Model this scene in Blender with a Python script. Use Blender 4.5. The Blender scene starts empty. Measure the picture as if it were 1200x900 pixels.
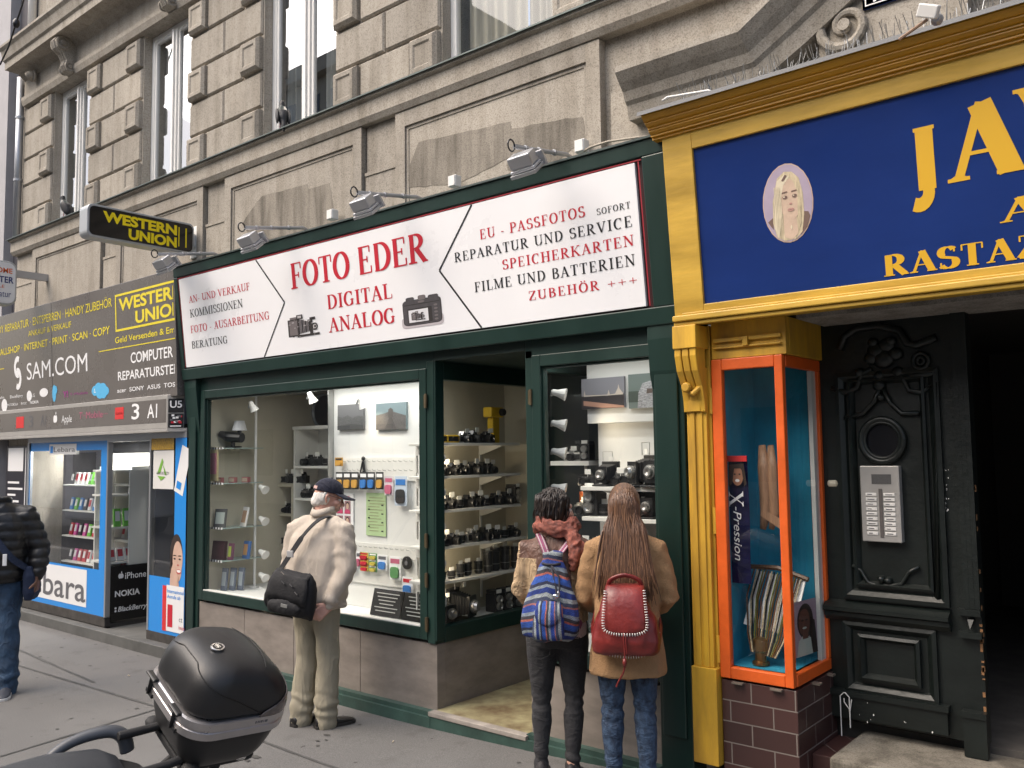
import bpy, bmesh, math, random
from math import radians as RAD, sin, cos, pi
from mathutils import Vector, Matrix, noise
random.seed(7)
SC = bpy.context.scene
COL = SC.collection

# ------------------------------------------------------------ camera, sky, sun, exposure
CF, CP, CYAW, CROLL = 1026.5, RAD(4.39), RAD(39.695), RAD(-0.766)
CAM = Vector((0, -4.3497, 1.86))
FW = Vector((-sin(CYAW)*cos(CP), cos(CYAW)*cos(CP), sin(CP)))
_r = Vector((cos(CYAW), sin(CYAW), 0)); _u = _r.cross(FW)
RT = _r*cos(CROLL)+_u*sin(CROLL); UP = -_r*sin(CROLL)+_u*cos(CROLL)
cd = bpy.data.cameras.new('camera'); cam = bpy.data.objects.new('camera', cd); COL.objects.link(cam)
cd.sensor_width = 36; cd.lens = 36*CF/1200; cd.clip_start = 0.05; cd.clip_end = 500
M = Matrix((RT, UP, -FW)).transposed().to_4x4(); M.translation = CAM
cam.matrix_world = M
SC.camera = cam
w = bpy.data.worlds.new('World'); SC.world = w; w.use_nodes = True
nt = w.node_tree; sky = nt.nodes.new('ShaderNodeTexSky'); sky.sky_type = 'NISHITA'; sky.sun_disc = False
SUN_EL, SUN_AZ = RAD(52), RAD(215)
sky.sun_elevation = SUN_EL; sky.sun_rotation = SUN_AZ; sky.air_density = 1.0; sky.dust_density = 6.0; sky.ozone_density = 0.4
bg = nt.nodes['Background']; bg.inputs['Strength'].default_value = 0.15
nt.links.new(sky.outputs[0], bg.inputs['Color'])
sd = bpy.data.lights.new('sun', 'SUN'); so = bpy.data.objects.new('sun', sd); COL.objects.link(so)
sd.energy = 1.5; sd.angle = RAD(75); sd.color = (1, 0.985, 0.955)
_sv = Vector((sin(SUN_AZ)*cos(SUN_EL), cos(SUN_AZ)*cos(SUN_EL), sin(SUN_EL)))
so.rotation_euler = _sv.to_track_quat('Z', 'Y').to_euler()
SC.view_settings.view_transform = 'Standard'; SC.view_settings.look = 'None'
SC.view_settings.exposure = 0.86; SC.view_settings.gamma = 1.0

# ------------------------------------------------------------ pixel -> plane (calibrated on the facade)
def ray(px, py): return FW+RT*((px-600)/CF)-UP*((py-450)/CF)
def PY(px, py, Y=0.0): d = ray(px, py); return CAM+d*((Y-CAM.y)/d.y)
def PX(px, py, X): d = ray(px, py); return CAM+d*((X-CAM.x)/d.x)
def PZ(px, py, Z): d = ray(px, py); return CAM+d*((Z-CAM.z)/d.z)
def ground(x):
    if x < -5.0: return 0.0
    if x < -2.2: return 0.0128*(x+5.0)**2
    return 0.1+0.012*(x+2.2)

# ------------------------------------------------------------ materials
MATS = {}
def mat(name, col, rough=0.5, metal=0.0, var=0.0, vscale=6.0, bump=0.0, bscale=60.0, wrinkle=0.0, wscale=(14, 14, 7), tight=0.2, emit=0.0, spec=0.5, stretch=(1, 1, 1), coat=0.0, dark=None):
    if name in MATS: return MATS[name]
    m = bpy.data.materials.new(name); m.use_nodes = True; MATS[name] = m
    n = m.node_tree.nodes; l = m.node_tree.links; b = n['Principled BSDF']
    b.inputs['Base Color'].default_value = (*col, 1); b.inputs['Roughness'].default_value = rough
    b.inputs['Metallic'].default_value = metal; b.inputs['Specular IOR Level'].default_value = spec
    if coat: b.inputs['Coat Weight'].default_value = coat; b.inputs['Coat Roughness'].default_value = 0.08
    if emit:
        b.inputs['Emission Color'].default_value = (*col, 1); b.inputs['Emission Strength'].default_value = emit
    if var or bump:
        tc = n.new('ShaderNodeTexCoord'); mp = n.new('ShaderNodeMapping'); l.new(tc.outputs['Object'], mp.inputs[0])
        mp.inputs['Scale'].default_value = stretch
    if var:
        t = n.new('ShaderNodeTexNoise'); t.inputs['Scale'].default_value = vscale; t.inputs['Detail'].default_value = 6; t.inputs['Roughness'].default_value = 0.65
        l.new(mp.outputs[0], t.inputs['Vector'])
        r = n.new('ShaderNodeValToRGB'); r.color_ramp.elements[0].position = .5-tight; r.color_ramp.elements[1].position = .5+tight
        d = dark or tuple(c*(1-var) for c in col); h = tuple(min(1, c*(1+var*0.6)) for c in col)
        r.color_ramp.elements[0].color = (*d, 1); r.color_ramp.elements[1].color = (*h, 1)
        l.new(t.outputs['Fac'], r.inputs[0]); l.new(r.outputs[0], b.inputs['Base Color'])
        rr = n.new('ShaderNodeMapRange'); rr.inputs[3].default_value = max(0, rough-0.12); rr.inputs[4].default_value = min(1, rough+0.12)
        l.new(t.outputs['Fac'], rr.inputs[0]); l.new(rr.outputs[0], b.inputs['Roughness'])
    if bump:
        t2 = n.new('ShaderNodeTexNoise'); t2.inputs['Scale'].default_value = bscale; t2.inputs['Detail'].default_value = 4
        l.new(mp.outputs[0], t2.inputs['Vector'])
        bp = n.new('ShaderNodeBump'); bp.inputs['Strength'].default_value = bump; bp.inputs['Distance'].default_value = 0.01
        l.new(t2.outputs['Fac'], bp.inputs['Height']); l.new(bp.outputs[0], b.inputs['Normal'])
        if wrinkle:                                              # sharp cloth creases: ridged noise under the weave
            mp3 = n.new('ShaderNodeMapping'); mp3.inputs['Scale'].default_value = wscale; l.new(tc.outputs['Object'], mp3.inputs[0])
            t3 = n.new('ShaderNodeTexNoise'); t3.inputs['Scale'].default_value = 1.0; t3.inputs['Detail'].default_value = 3; t3.inputs['Distortion'].default_value = 1.2; l.new(mp3.outputs[0], t3.inputs['Vector'])
            s1 = n.new('ShaderNodeMath'); s1.operation = 'SUBTRACT'; s1.inputs[1].default_value = .5; l.new(t3.outputs['Fac'], s1.inputs[0]); s2 = n.new('ShaderNodeMath'); s2.operation = 'ABSOLUTE'; l.new(s1.outputs[0], s2.inputs[0])
            s3 = n.new('ShaderNodeMath'); s3.operation = 'POWER'; s3.inputs[1].default_value = .6; l.new(s2.outputs[0], s3.inputs[0])
            bp3 = n.new('ShaderNodeBump'); bp3.invert = True; bp3.inputs['Strength'].default_value = wrinkle; bp3.inputs['Distance'].default_value = 0.03; l.new(s3.outputs[0], bp3.inputs['Height']); l.new(bp3.outputs[0], bp.inputs['Normal'])
    return m
def glassmat(name, tint=(0.93, 0.95, 0.94), refl=1.0, rough=0.0, ior=1.5, bumpy=0.0, gain=1.0):
    if name in MATS: return MATS[name]
    m = bpy.data.materials.new(name); m.use_nodes = True; MATS[name] = m
    n = m.node_tree.nodes; l = m.node_tree.links; n.remove(n['Principled BSDF'])
    tr = n.new('ShaderNodeBsdfTransparent'); tr.inputs[0].default_value = (*tint, 1)
    gl = n.new('ShaderNodeBsdfGlossy'); gl.inputs['Roughness'].default_value = rough; gl.inputs[0].default_value = (refl, refl, refl, 1)
    fr = n.new('ShaderNodeFresnel'); fr.inputs[0].default_value = ior
    ge = n.new('ShaderNodeNewGeometry'); mr = n.new('ShaderNodeMapRange'); mr.inputs[3].default_value = ior; mr.inputs[4].default_value = 1/ior
    l.new(ge.outputs['Backfacing'], mr.inputs[0]); l.new(mr.outputs[0], fr.inputs[0])
    mu = n.new('ShaderNodeMath'); mu.operation = 'MULTIPLY'; mu.inputs[1].default_value = gain; mu.use_clamp = True
    mx = n.new('ShaderNodeMixShader'); l.new(fr.outputs[0], mu.inputs[0]); l.new(mu.outputs[0], mx.inputs[0])
    l.new(tr.outputs[0], mx.inputs[1]); l.new(gl.outputs[0], mx.inputs[2]); l.new(mx.outputs[0], n['Material Output'].inputs[0])
    if bumpy:
        tc = n.new('ShaderNodeTexCoord'); t = n.new('ShaderNodeTexNoise'); t.inputs['Scale'].default_value = 1.3
        bp = n.new('ShaderNodeBump'); bp.inputs['Strength'].default_value = bumpy; bp.inputs['Distance'].default_value = 0.05
        l.new(tc.outputs['Object'], t.inputs[0]); l.new(t.outputs['Fac'], bp.inputs['Height'])
        l.new(bp.outputs[0], gl.inputs['Normal']); l.new(bp.outputs[0], fr.inputs['Normal'])
    return m

def stonemat(name, base=(0.40, 0.36, 0.298), dirt=0.34):
    if name in MATS: return MATS[name]
    m = bpy.data.materials.new(name); m.use_nodes = True; MATS[name] = m
    n = m.node_tree.nodes; l = m.node_tree.links; b = n['Principled BSDF']; b.inputs['Roughness'].default_value = 0.92
    g = n.new('ShaderNodeNewGeometry')
    def nz(scale, detail=5, st=None):
        t = n.new('ShaderNodeTexNoise'); t.inputs['Scale'].default_value = scale; t.inputs['Detail'].default_value = detail; t.inputs['Roughness'].default_value = 0.6
        if st:
            mp = n.new('ShaderNodeMapping'); mp.inputs['Scale'].default_value = st; l.new(g.outputs['Position'], mp.inputs[0]); l.new(mp.outputs[0], t.inputs[0])
        else: l.new(g.outputs['Position'], t.inputs[0])
        return t.outputs['Fac']
    def ramp(f, p0, p1, c0, c1):
        r = n.new('ShaderNodeValToRGB'); r.color_ramp.elements[0].position = p0; r.color_ramp.elements[1].position = p1
        r.color_ramp.elements[0].color = (*c0, 1); r.color_ramp.elements[1].color = (*c1, 1); l.new(f, r.inputs[0]); return r.outputs[0]
    def mul(a, c):
        x = n.new('ShaderNodeMix'); x.data_type = 'RGBA'; x.blend_type = 'MULTIPLY'; x.inputs[0].default_value = 1
        l.new(a, x.inputs[6]); l.new(c, x.inputs[7]); return x.outputs[2]
    c = ramp(nz(1.1), 0.3, 0.7, tuple(v*0.86 for v in base), tuple(v*1.1 for v in base))
    c = mul(c, ramp(nz(75, 2), 0.34, 0.5, (0.76, 0.75, 0.74), (1.0, 1.0, 1.0)))
    c = mul(c, ramp(nz(150, 1), 0.3, 0.62, (0.8, 0.8, 0.8), (1.08, 1.08, 1.08)))
    d = 1-dirt*0.5
    c = mul(c, ramp(nz(3.0, 6, (2.6, 2.6, 0.35)), 0.36, 0.56, (d, d*0.985, d*0.96), (1, 1, 1)))
    c = mul(c, ramp(nz(9.0, 6), 0.3, 0.5, (0.86, 0.86, 0.86), (1, 1, 1)))
    c = mul(c, ramp(g.outputs['Random Per Island'], 0.0, 1.0, (0.87, 0.865, 0.855), (1.07, 1.06, 1.04)))
    c = mul(c, ramp(nz(1.0, 6, (9, 9, 0.5)), 0.30, 0.46, (0.80, 0.79, 0.77), (1, 1, 1)))
    l.new(c, b.inputs['Base Color'])
    bp = n.new('ShaderNodeBump'); bp.inputs['Strength'].default_value = 0.35; bp.inputs['Distance'].default_value = 0.004
    l.new(nz(90, 3), bp.inputs['Height']); l.new(bp.outputs[0], b.inputs['Normal'])
    return m

STONE = stonemat('stone', (0.40, 0.366, 0.315)); STONEDARK = stonemat('stone_grimy', (0.285, 0.258, 0.218), 1.0)
GREEN = mat('green_paint', (0.010, 0.031, 0.025), 0.36, var=0.25, vscale=3, bump=0.08, bscale=25, stretch=(1, 1, 0.15))
GREENL = mat('green_plinth', (0.035, 0.075, 0.062), 0.5, var=0.4, vscale=5, bump=0.15)
YEL = mat('yellow_paint', (0.56, 0.345, 0.045), 0.45, var=0.34, vscale=7, bump=0.12, bscale=30, stretch=(0.2, 1, 1))
YELV = mat('yellow_paint_worn', (0.62, 0.36, 0.03), 0.45, var=0.3, vscale=7, bump=0.15, bscale=25, stretch=(1, 1, 0.2), dark=(0.36, 0.2, 0.03))
ORA = mat('orange_paint', (0.66, 0.105, 0.012), 0.45, var=0.2, vscale=6, bump=0.1)
WHITE = mat('white_panel', (0.78, 0.78, 0.78), 0.35, var=0.03, vscale=2)
WHITEP = mat('white_paint', (0.72, 0.71, 0.68), 0.5, var=0.06, vscale=3)
SHELFW = mat('white_shelf', (0.72, 0.71, 0.67), 0.4)
BLACK = mat('black_plastic', (0.012, 0.012, 0.013), 0.35)
BLACKM = mat('black_matte', (0.014, 0.014, 0.015), 0.7, bump=0.2, bscale=200)
CHROME = mat('chrome', (0.6, 0.6, 0.6), 0.2, 1.0)
STEEL = mat('brushed_steel', (0.45, 0.45, 0.44), 0.38, 1.0, var=0.1, vscale=20)
ALU = mat('grey_aluminium', (0.42, 0.43, 0.45), 0.4, 0.6)
RED = mat('sign_red', (0.52, 0.012, 0.03), 0.45)
INK = mat('sign_black', (0.012, 0.012, 0.014), 0.45)
YTXT = mat('yellow_print', (0.75, 0.62, 0.03), 0.45)
WTXT = mat('white_print', (0.82, 0.82, 0.82), 0.45)
GTXT = mat('grey_print', (0.12, 0.12, 0.13), 0.45)
BLUEF = mat('blue_film', (0.02, 0.25, 0.70), 0.3)
GLASS = glassmat('shop_glass', gain=1.25)
GLASS2 = glassmat('window_glass', tint=(0.62, 0.64, 0.64), bumpy=0.012, ior=2.3, gain=1.9)
GLASS3 = glassmat('curtained_glass', tint=(0.8, 0.82, 0.8), bumpy=0.01, ior=1.5, gain=1.2)
LITW = mat('lamp_glow', (1.0, 0.8, 0.5), 0.5, emit=14)

# ------------------------------------------------------------ mesh builder
class MB:
    def __init__(s): s.v = []; s.f = []; s.m = []; s.cur = 0
    def mi(s, i): s.cur = i; return s
    def add(s, vs, fs):
        o = len(s.v); s.v += [Vector(v) for v in vs]
        for f in fs: s.f.append([o+i for i in f]); s.m.append(s.cur)
        return s
    def box(s, x0, x1, y0, y1, z0, z1, M=None):
        vs = [Vector((x, y, z)) for x in (x0, x1) for y in (y0, y1) for z in (z0, z1)]
        if M is not None: vs = [M @ v for v in vs]
        return s.add(vs, [(0, 1, 3, 2), (4, 6, 7, 5), (0, 4, 5, 1), (2, 3, 7, 6), (0, 2, 6, 4), (1, 5, 7, 3)])
    def cb(s, c, d, M=None):
        c = Vector(c); return s.box(c.x-d[0]/2, c.x+d[0]/2, c.y-d[1]/2, c.y+d[1]/2, c.z-d[2]/2, c.z+d[2]/2, M)
    def quad(s, a, b, c, d): return s.add([a, b, c, d], [(0, 1, 2, 3)])
    def poly(s, pts): return s.add(pts, [tuple(range(len(pts)))])
    def prism(s, pts, d):
        d = Vector(d); n = len(pts); a = [Vector(p) for p in pts]
        fs = [tuple(reversed(range(n))), tuple(range(n, 2*n))]+[(i, (i+1) % n, n+(i+1) % n, n+i) for i in range(n)]
        return s.add(a+[p+d for p in a], fs)
    def rings(s, rs, cap=True, close=True):
        o = len(s.v); n = len(rs[0])
        vs = [p for r in rs for p in r]; fs = []
        for k in range(len(rs)-1):
            for i in range(n if close else n-1):
                j = (i+1) % n; fs.append((k*n+i, k*n+j, (k+1)*n+j, (k+1)*n+i))
        if cap and close: fs += [tuple(reversed(range(n))), tuple(range((len(rs)-1)*n, len(rs)*n))]
        return s.add(vs, fs)
    def tube(s, pts, r, n=10, cap=True, flat=1.0, up=None):
        pts = [Vector(p) for p in pts]; N = len(pts); rr = r if isinstance(r, (list, tuple)) else [r]*N
        rs = []; ref = None
        for i, p in enumerate(pts):
            t = (pts[min(i+1, N-1)]-pts[max(i-1, 0)]).normalized()
            if ref is None:
                ref = Vector(up) if up is not None else (Vector((0, 0, 1)) if abs(t.z) < 0.9 else Vector((0, 1, 0)))
            a = t.cross(ref)
            if a.length < 1e-6: a = t.orthogonal()
            a.normalize(); b = a.cross(t).normalized(); ref = b
            rs.append([p+a*(cos(2*pi*k/n)*rr[i])+b*(sin(2*pi*k/n)*rr[i]*flat) for k in range(n)])
        return s.rings(rs, cap)
    def ell(s, c, r, n=14, m=8, M=None):
        c = Vector(c); rs = []
        for k in range(m+1):
            th = pi*k/m; z = -cos(th); q = max(sin(th), 0.02)
            ring = [Vector((cos(2*pi*i/n)*q*r[0], sin(2*pi*i/n)*q*r[1], z*r[2])) for i in range(n)]
            rs.append([c+(M @ v if M is not None else v) for v in ring])
        return s.rings(rs)
    def lathe(s, c, prof, axis='z', n=20):
        c = Vector(c); rs = []
        for (h, r) in prof:
            ring = []
            for i in range(n):
                a = 2*pi*i/n; u, v = cos(a)*r, sin(a)*r
                ring.append(c+(Vector((u, v, h)) if axis == 'z' else Vector((u, h, -v)) if axis == 'y' else Vector((h, u, v))))
            rs.append(ring)
        return s.rings(rs)
    def xf(s, M): s.v = [M @ v for v in s.v]; return s
    def mesh(s, name, mats):
        me = bpy.data.meshes.new(name); me.from_pydata([tuple(v) for v in s.v], [], s.f)
        for m in (mats if isinstance(mats, (list, tuple)) else [mats]): me.materials.append(m)
        me.polygons.foreach_set('material_index', s.m); me.update(); return me
    def build(s, name, mats, parent=None, smooth=False, bevel=0, fix=True, loc=None, W=False):
        if W and parent is not None:
            Mi = wmat(parent).inverted(); s.v = [Mi @ v for v in s.v]
        me = s.mesh(name, mats)
        if fix:
            bm = bmesh.new(); bm.from_mesh(me); bmesh.ops.recalc_face_normals(bm, faces=bm.faces); bm.to_mesh(me); bm.free()
        if smooth: me.polygons.foreach_set('use_smooth', [True]*len(me.polygons))
        return link(name, me, parent, bevel, smooth, loc)
def build_split(mb, name, mats, parent, **k):
    """each connected piece becomes a part of its own"""
    n = len(mb.v); p = list(range(n))
    def fd(i):
        while p[i] != i: p[i] = p[p[i]]; i = p[i]
        return i
    for f in mb.f:
        for i in f[1:]: p[fd(i)] = fd(f[0])
    groups = {}
    for fi, f in enumerate(mb.f): groups.setdefault(fd(f[0]), []).append(fi)
    for g in groups.values():
        m2 = MB(); mp = {}
        for fi in g:
            for i in mb.f[fi]:
                if i not in mp: mp[i] = len(m2.v); m2.v.append(mb.v[i].copy())
            m2.f.append([mp[i] for i in mb.f[fi]]); m2.m.append(mb.m[fi])
        m2.build(name, mats, parent, **k)
def wmat(o):
    Mx = o.matrix_basis.copy()
    while o.parent is not None: o = o.parent; Mx = o.matrix_basis @ Mx
    return Mx
def link(name, me, parent=None, bevel=0, smooth=False, loc=None):
    o = bpy.data.objects.new(name, me); COL.objects.link(o)
    if parent is not None:
        o.parent = parent
    if loc is not None: o.location = loc
    if bevel:
        b = o.modifiers.new('bevel', 'BEVEL'); b.width = bevel; b.segments = 2; b.limit_method = 'ANGLE'; b.angle_limit = RAD(40)
    if smooth == 'auto':
        pass
    return o
def tag(o, label=None, cat=None, group=None, kind=None):
    if label: o['label'] = label
    if cat: o['category'] = cat
    if group: o['group'] = group
    if kind: o['kind'] = kind
    return o
def thing(name, label, cat, loc=(0, 0, 0), rz=0.0, group=None, M=None):
    o = bpy.data.objects.new(name, None); COL.objects.link(o); o.empty_display_size = 0.1
    if M is not None: o.matrix_world = M
    else: o.location = loc; o.rotation_euler = (0, 0, rz)
    return tag(o, label, cat, group)
def copy_tree(o, parent=None):
    c = o.copy(); COL.objects.link(c)
    if parent is not None: c.parent = parent
    for ch in o.children: copy_tree(ch, c)
    return c
ORD = ['first', 'second', 'third', 'fourth', 'fifth', 'sixth', 'seventh', 'eighth', 'ninth', 'tenth', 'eleventh', 'twelfth', 'thirteenth', 'fourteenth', 'fifteenth', 'sixteenth']

# ------------------------------------------------------------ sign planes and lettering
class Frame:
    """plane through o with in-plane axes u (along), v (up) and normal n (towards the street)"""
    def __init__(s, o, u, v): s.o = Vector(o); s.u = Vector(u).normalized(); s.v = Vector(v).normalized(); s.n = s.u.cross(s.v).normalized()
    def at(s, a, b, d=0.0): return s.o+s.u*a+s.v*b+s.n*d
    def px(s, x, y):
        d = ray(x, y); t = (s.o-CAM).dot(s.n)/d.dot(s.n); p = CAM+d*t-s.o; return p.dot(s.u), p.dot(s.v)
def fquad(mb, fr, a0, a1, b0, b1, d): return mb.quad(fr.at(a0, b0, d), fr.at(a1, b0, d), fr.at(a1, b1, d), fr.at(a0, b1, d))
def fdisc(mb, fr, a, b, ra, rb, d, n=24): return mb.poly([fr.at(a+cos(2*pi*i/n)*ra, b+sin(2*pi*i/n)*rb, d) for i in range(n)])
def fline(mb, fr, p, q, wd, d):
    p = Vector(p); q = Vector(q); t = (q-p).normalized()*0.5*wd; k = Vector((-t.y, t.x))
    return mb.poly([fr.at(*(p-k), d), fr.at(*(q-k), d), fr.at(*(q+k), d), fr.at(*(p+k), d)])

def sans_mesh(txt, bold=0.0, shear=0.0):
    cu = bpy.data.curves.new('lettering', 'FONT'); cu.body = txt; cu.offset = bold; cu.shear = shear; cu.resolution_u = 4
    cu.fill_mode = 'FRONT'
    ob = bpy.data.objects.new('lettering', cu); COL.objects.link(ob)
    dg = bpy.context.evaluated_depsgraph_get(); dg.update()
    me = bpy.data.meshes.new_from_object(ob.evaluated_get(dg))
    vs = [v.co.copy() for v in me.vertices]; fs = [list(p.vertices) for p in me.polygons]
    COL.objects.unlink(ob); bpy.data.objects.remove(ob); bpy.data.curves.remove(cu); bpy.data.meshes.remove(me)
    return [((v.x, v.y, 0.0)) for v in vs], fs

def arc(cx, cy, rx, ry, a0, a1, n=14): return [(cx+rx*cos(RAD(a0+(a1-a0)*i/n)), cy+ry*sin(RAD(a0+(a1-a0)*i/n))) for i in range(n+1)]
def sglyph(c):
    """serif capitals: (advance, strokes, serifs); stroke = (points, width or None for the pen rule)"""
    T, H = 0.15, 0.05
    S = lambda x, y, w=0.34: (x-w/2, y, w)
    g = {
     'A': (0.78, [([(0.10, 0.02), (0.38, 0.99)], 0.06), ([(0.37, 0.98), (0.65, 0.02)], T), ([(0.21, 0.34), (0.55, 0.34)], H)], [S(0.10, 0, .24), S(0.65, 0, .3)]),
     'B': (0.70, [([(0.17, 0), (0.17, 1)], T), (arc(0.30, .755, .24, .22, 90, -90), None), (arc(0.32, .27, .28, .245, 90, -90), None), ([(0.1, .975), (.32, .975)], H), ([(0.15, .525), (.32, .525)], H), ([(0.1, .025), (.34, .025)], H)], []),
     'C': (0.74, [(arc(0.40, .5, .31, .475, 48, 305, 24), None), ([(0.62, .98), (.62, .68)], H)], []),
     'D': (0.80, [([(0.17, 0), (0.17, 1)], T), (arc(0.33, .5, .36, .475, 90, -90, 20), None), ([(0.06, .975), (.34, .975)], H), ([(0.06, .025), (.34, .025)], H)], []),
     'E': (0.68, [([(0.17, 0), (0.17, 1)], T), ([(0.06, .975), (.56, .975)], H), ([(0.06, .025), (.6, .025)], H), ([(0.2, .51), (.44, .51)], H), ([(0.56, .98), (.56, .76)], H), ([(0.60, .02), (.60, .26)], H), ([(0.44, .62), (.44, .40)], H)], []),
     'F': (0.63, [([(0.17, 0), (0.17, 1)], T), ([(0.06, .975), (.56, .975)], H), ([(0.2, .51), (.44, .51)], H), ([(0.56, .98), (.56, .74)], H), ([(0.44, .62), (.44, .40)], H)], [S(.17, 0)]),
     'G': (0.80, [(arc(0.40, .5, .31, .475, 48, 318, 24), None), ([(0.62, .98), (.62, .70)], H), ([(0.63, .42), (.63, .06)], .12)], [S(.63, .39, .26)]),
     'H': (0.84, [([(0.17, 0), (0.17, 1)], T), ([(0.67, 0), (0.67, 1)], T), ([(.2, .51), (.65, .51)], H)], [S(.17, 0), S(.17, .95), S(.67, 0), S(.67, .95)]),
     'I': (0.40, [([(0.2, 0), (0.2, 1)], T)], [S(.2, 0), S(.2, .95)]),
     'J': (0.48, [([(0.28, .16), (0.28, 1)], T), (arc(.13, .14, .17, .17, 10, -120, 8), .1)], [S(.28, .95)]),
     'K': (0.82, [([(0.17, 0), (0.17, 1)], T), ([(.2, .40), (.66, .98)], H), ([(.32, .56), (.70, .02)], T)], [S(.17, 0), S(.17, .95), S(.66, .95, .26), S(.70, 0, .28)]),
     'L': (0.66, [([(0.17, 0), (0.17, 1)], T), ([(0.06, .025), (.6, .025)], H), ([(0.60, .02), (.60, .28)], H)], [S(.17, .95)]),
     'M': (1.0, [([(0.14, 0), (0.14, 1)], .06), ([(0.16, .98), (.48, .04)], T), ([(0.46, .02), (.82, .98)], .06), ([(.82, 0), (.82, 1)], T)], [S(.14, 0, .24), S(.1, .95, .2), S(.82, 0, .3), S(.86, .95, .26)]),
     'N': (0.84, [([(0.15, 0), (0.15, 1)], .06), ([(0.15, .97), (.69, .03)], T), ([(.69, 0), (.69, 1)], .06)], [S(.15, 0, .26), S(.12, .95, .24), S(.69, .95, .26)]),
     'O': (0.80, [(arc(0.40, .5, .31, .475, 0, 360, 32), None)], []),
     'P': (0.66, [([(0.17, 0), (0.17, 1)], T), (arc(0.30, .72, .27, .255, 90, -90), None), ([(0.06, .975), (.32, .975)], H), ([(0.15, .465), (.32, .465)], H)], [S(.17, 0)]),
     'R': (0.78, [([(0.17, 0), (0.17, 1)], T), (arc(0.30, .74, .25, .235, 90, -90), None), ([(0.06, .975), (.32, .975)], H), ([(0.15, .505), (.32, .505)], H), ([(.34, .50), (.66, .02)], T)], [S(.17, 0), S(.68, 0, .2)]),
     'S': (0.60, [(arc(.30, .735, .20, .24, 30, 240, 14)+arc(.30, .265, .23, .24, 55, -150, 14), None), ([(.49, .98), (.49, .74)], H), ([(.09, .02), (.09, .28)], H)], []),
     'T': (0.70, [([(0.35, 0), (0.35, 1)], T), ([(.05, .975), (.65, .975)], H), ([(.06, .98), (.06, .72)], H), ([(.64, .98), (.64, .72)], H)], [S(.35, 0)]),
     'U': (0.82, [([(0.17, .3), (0.17, 1)], T), (arc(.42, .3, .25, .275, 180, 360, 16), None), ([(.67, .3), (.67, 1)], .06)], [S(.17, .95), S(.67, .95, .24)]),
     'V': (0.78, [([(0.12, .98), (.40, .02)], T), ([(.40, .02), (.66, .98)], .06)], [S(.13, .95, .3), S(.66, .95, .24)]),
     'X': (0.80, [([(.14, .97), (.64, .03)], T), ([(.16, .03), (.64, .97)], .05)], [S(.14, .95, .26), S(.64, .95, .24), S(.16, 0, .24), S(.64, 0, .28)]),
     'Z': (0.68, [([(0.08, .03), (.60, .97)], T), ([(.06, .975), (.64, .975)], H), ([(.05, .025), (.64, .025)], H), ([(.08, .98), (.08, .74)], H), ([(.62, .02), (.62, .28)], H)], []),
     '-': (0.36, [([(.06, .33), (.30, .33)], .08)], []), '+': (0.7, [([(.35, .12), (.35, .72)], .06), ([(.05, .42), (.65, .42)], .06)], []), ' ': (0.34, [], []),
    }
    if c in 'ÖÜ':
        a, st, se = sglyph({'Ö': 'O', 'Ü': 'U'}[c]); return a, st+[([(.26, 1.08), (.26, 1.2)], .12), ([(.54, 1.08), (.54, 1.2)], .12)], se
    return g[c]
def serif_mesh(txt, wt=1.0, track=0.0):
    vs = []; fs = []; x = 0.0; lay = 0
    def pg(pts):
        nonlocal lay
        o = len(vs); vs.extend([(x+p[0], p[1], lay*0.00012) for p in pts]); fs.append(list(range(o, o+len(pts)))); lay = (lay+1) % 8
    for c in txt:
        adv, st, se = sglyph(c)
        for pts, wd in st:
            P_ = [Vector(p) for p in pts]; n = len(P_); L = []; R = []
            for i, p in enumerate(P_):
                t = (P_[min(i+1, n-1)]-P_[max(i-1, 0)]).normalized()
                wv = (wd if wd is not None else 0.05+0.11*abs(t.y)**1.3)
                if wv > 0.055: wv *= wt
                k = Vector((-t.y, t.x))*(wv/2); L.append(p+k); R.append(p-k)
            o = len(vs); z = lay*0.00012; lay = (lay+1) % 8
            vs.extend([(x+p.x, p.y, z) for q in zip(L, R) for p in q])
            for i in range(n-1): fs.append([o+2*i, o+2*i+1, o+2*i+3, o+2*i+2])
        for (sx, sy, sw) in se:
            pg([(sx, sy), (sx+sw, sy), (sx+sw, sy+.05), (sx, sy+.05)])
            b = .05; m_ = sx+sw/2
            if sy < .5: pg([(m_-sw*.36, sy+.05), (m_+sw*.36, sy+.05), (m_, sy+.05+b)])
            else: pg([(m_-sw*.36, sy), (m_+sw*.36, sy), (m_, sy-b)])
        x += adv+track
    return vs, fs
def lettering(txt, fr, a0, a1, b0, b1, m, parent, style='serif', bold=0.0, d=0.003, wt=1.0, track=0.0, shear=0.0, name='lettering', amax=None):
    """fit a line of text into a0..a1 (width) and b0..b1 (cap height above the baseline) of a sign plane"""
    if style == 'serif': vs, fs = serif_mesh(txt, wt, track); H = 1.0
    else:
        vs, fs = sans_mesh(txt, bold, shear); H = 0.729+bold*1.4
    xs = [v[0] for v in vs]; x0, x1 = min(xs), max(xs)
    base = 0.0 if style == 'serif' else -bold*0.7
    sx = (a1-a0)/(x1-x0); sy = (b1-b0)/H
    mb = MB(); mb.add([fr.at(a0+(v[0]-x0)*sx, b0+(v[1]-base)*sy, d+v[2]) for v in vs], fs)
    o = mb.build(name, m, parent, fix=False, W=True)
    if amax is not None and a1 > amax:
        Mi = wmat(parent).inverted(); bm = bmesh.new(); bm.from_mesh(o.data)
        bmesh.ops.bisect_plane(bm, geom=bm.verts[:]+bm.edges[:]+bm.faces[:], plane_co=Mi @ fr.at(amax, 0), plane_no=Mi.to_3x3() @ fr.u, clear_outer=True); bm.to_mesh(o.data); bm.free()
    return o
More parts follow.
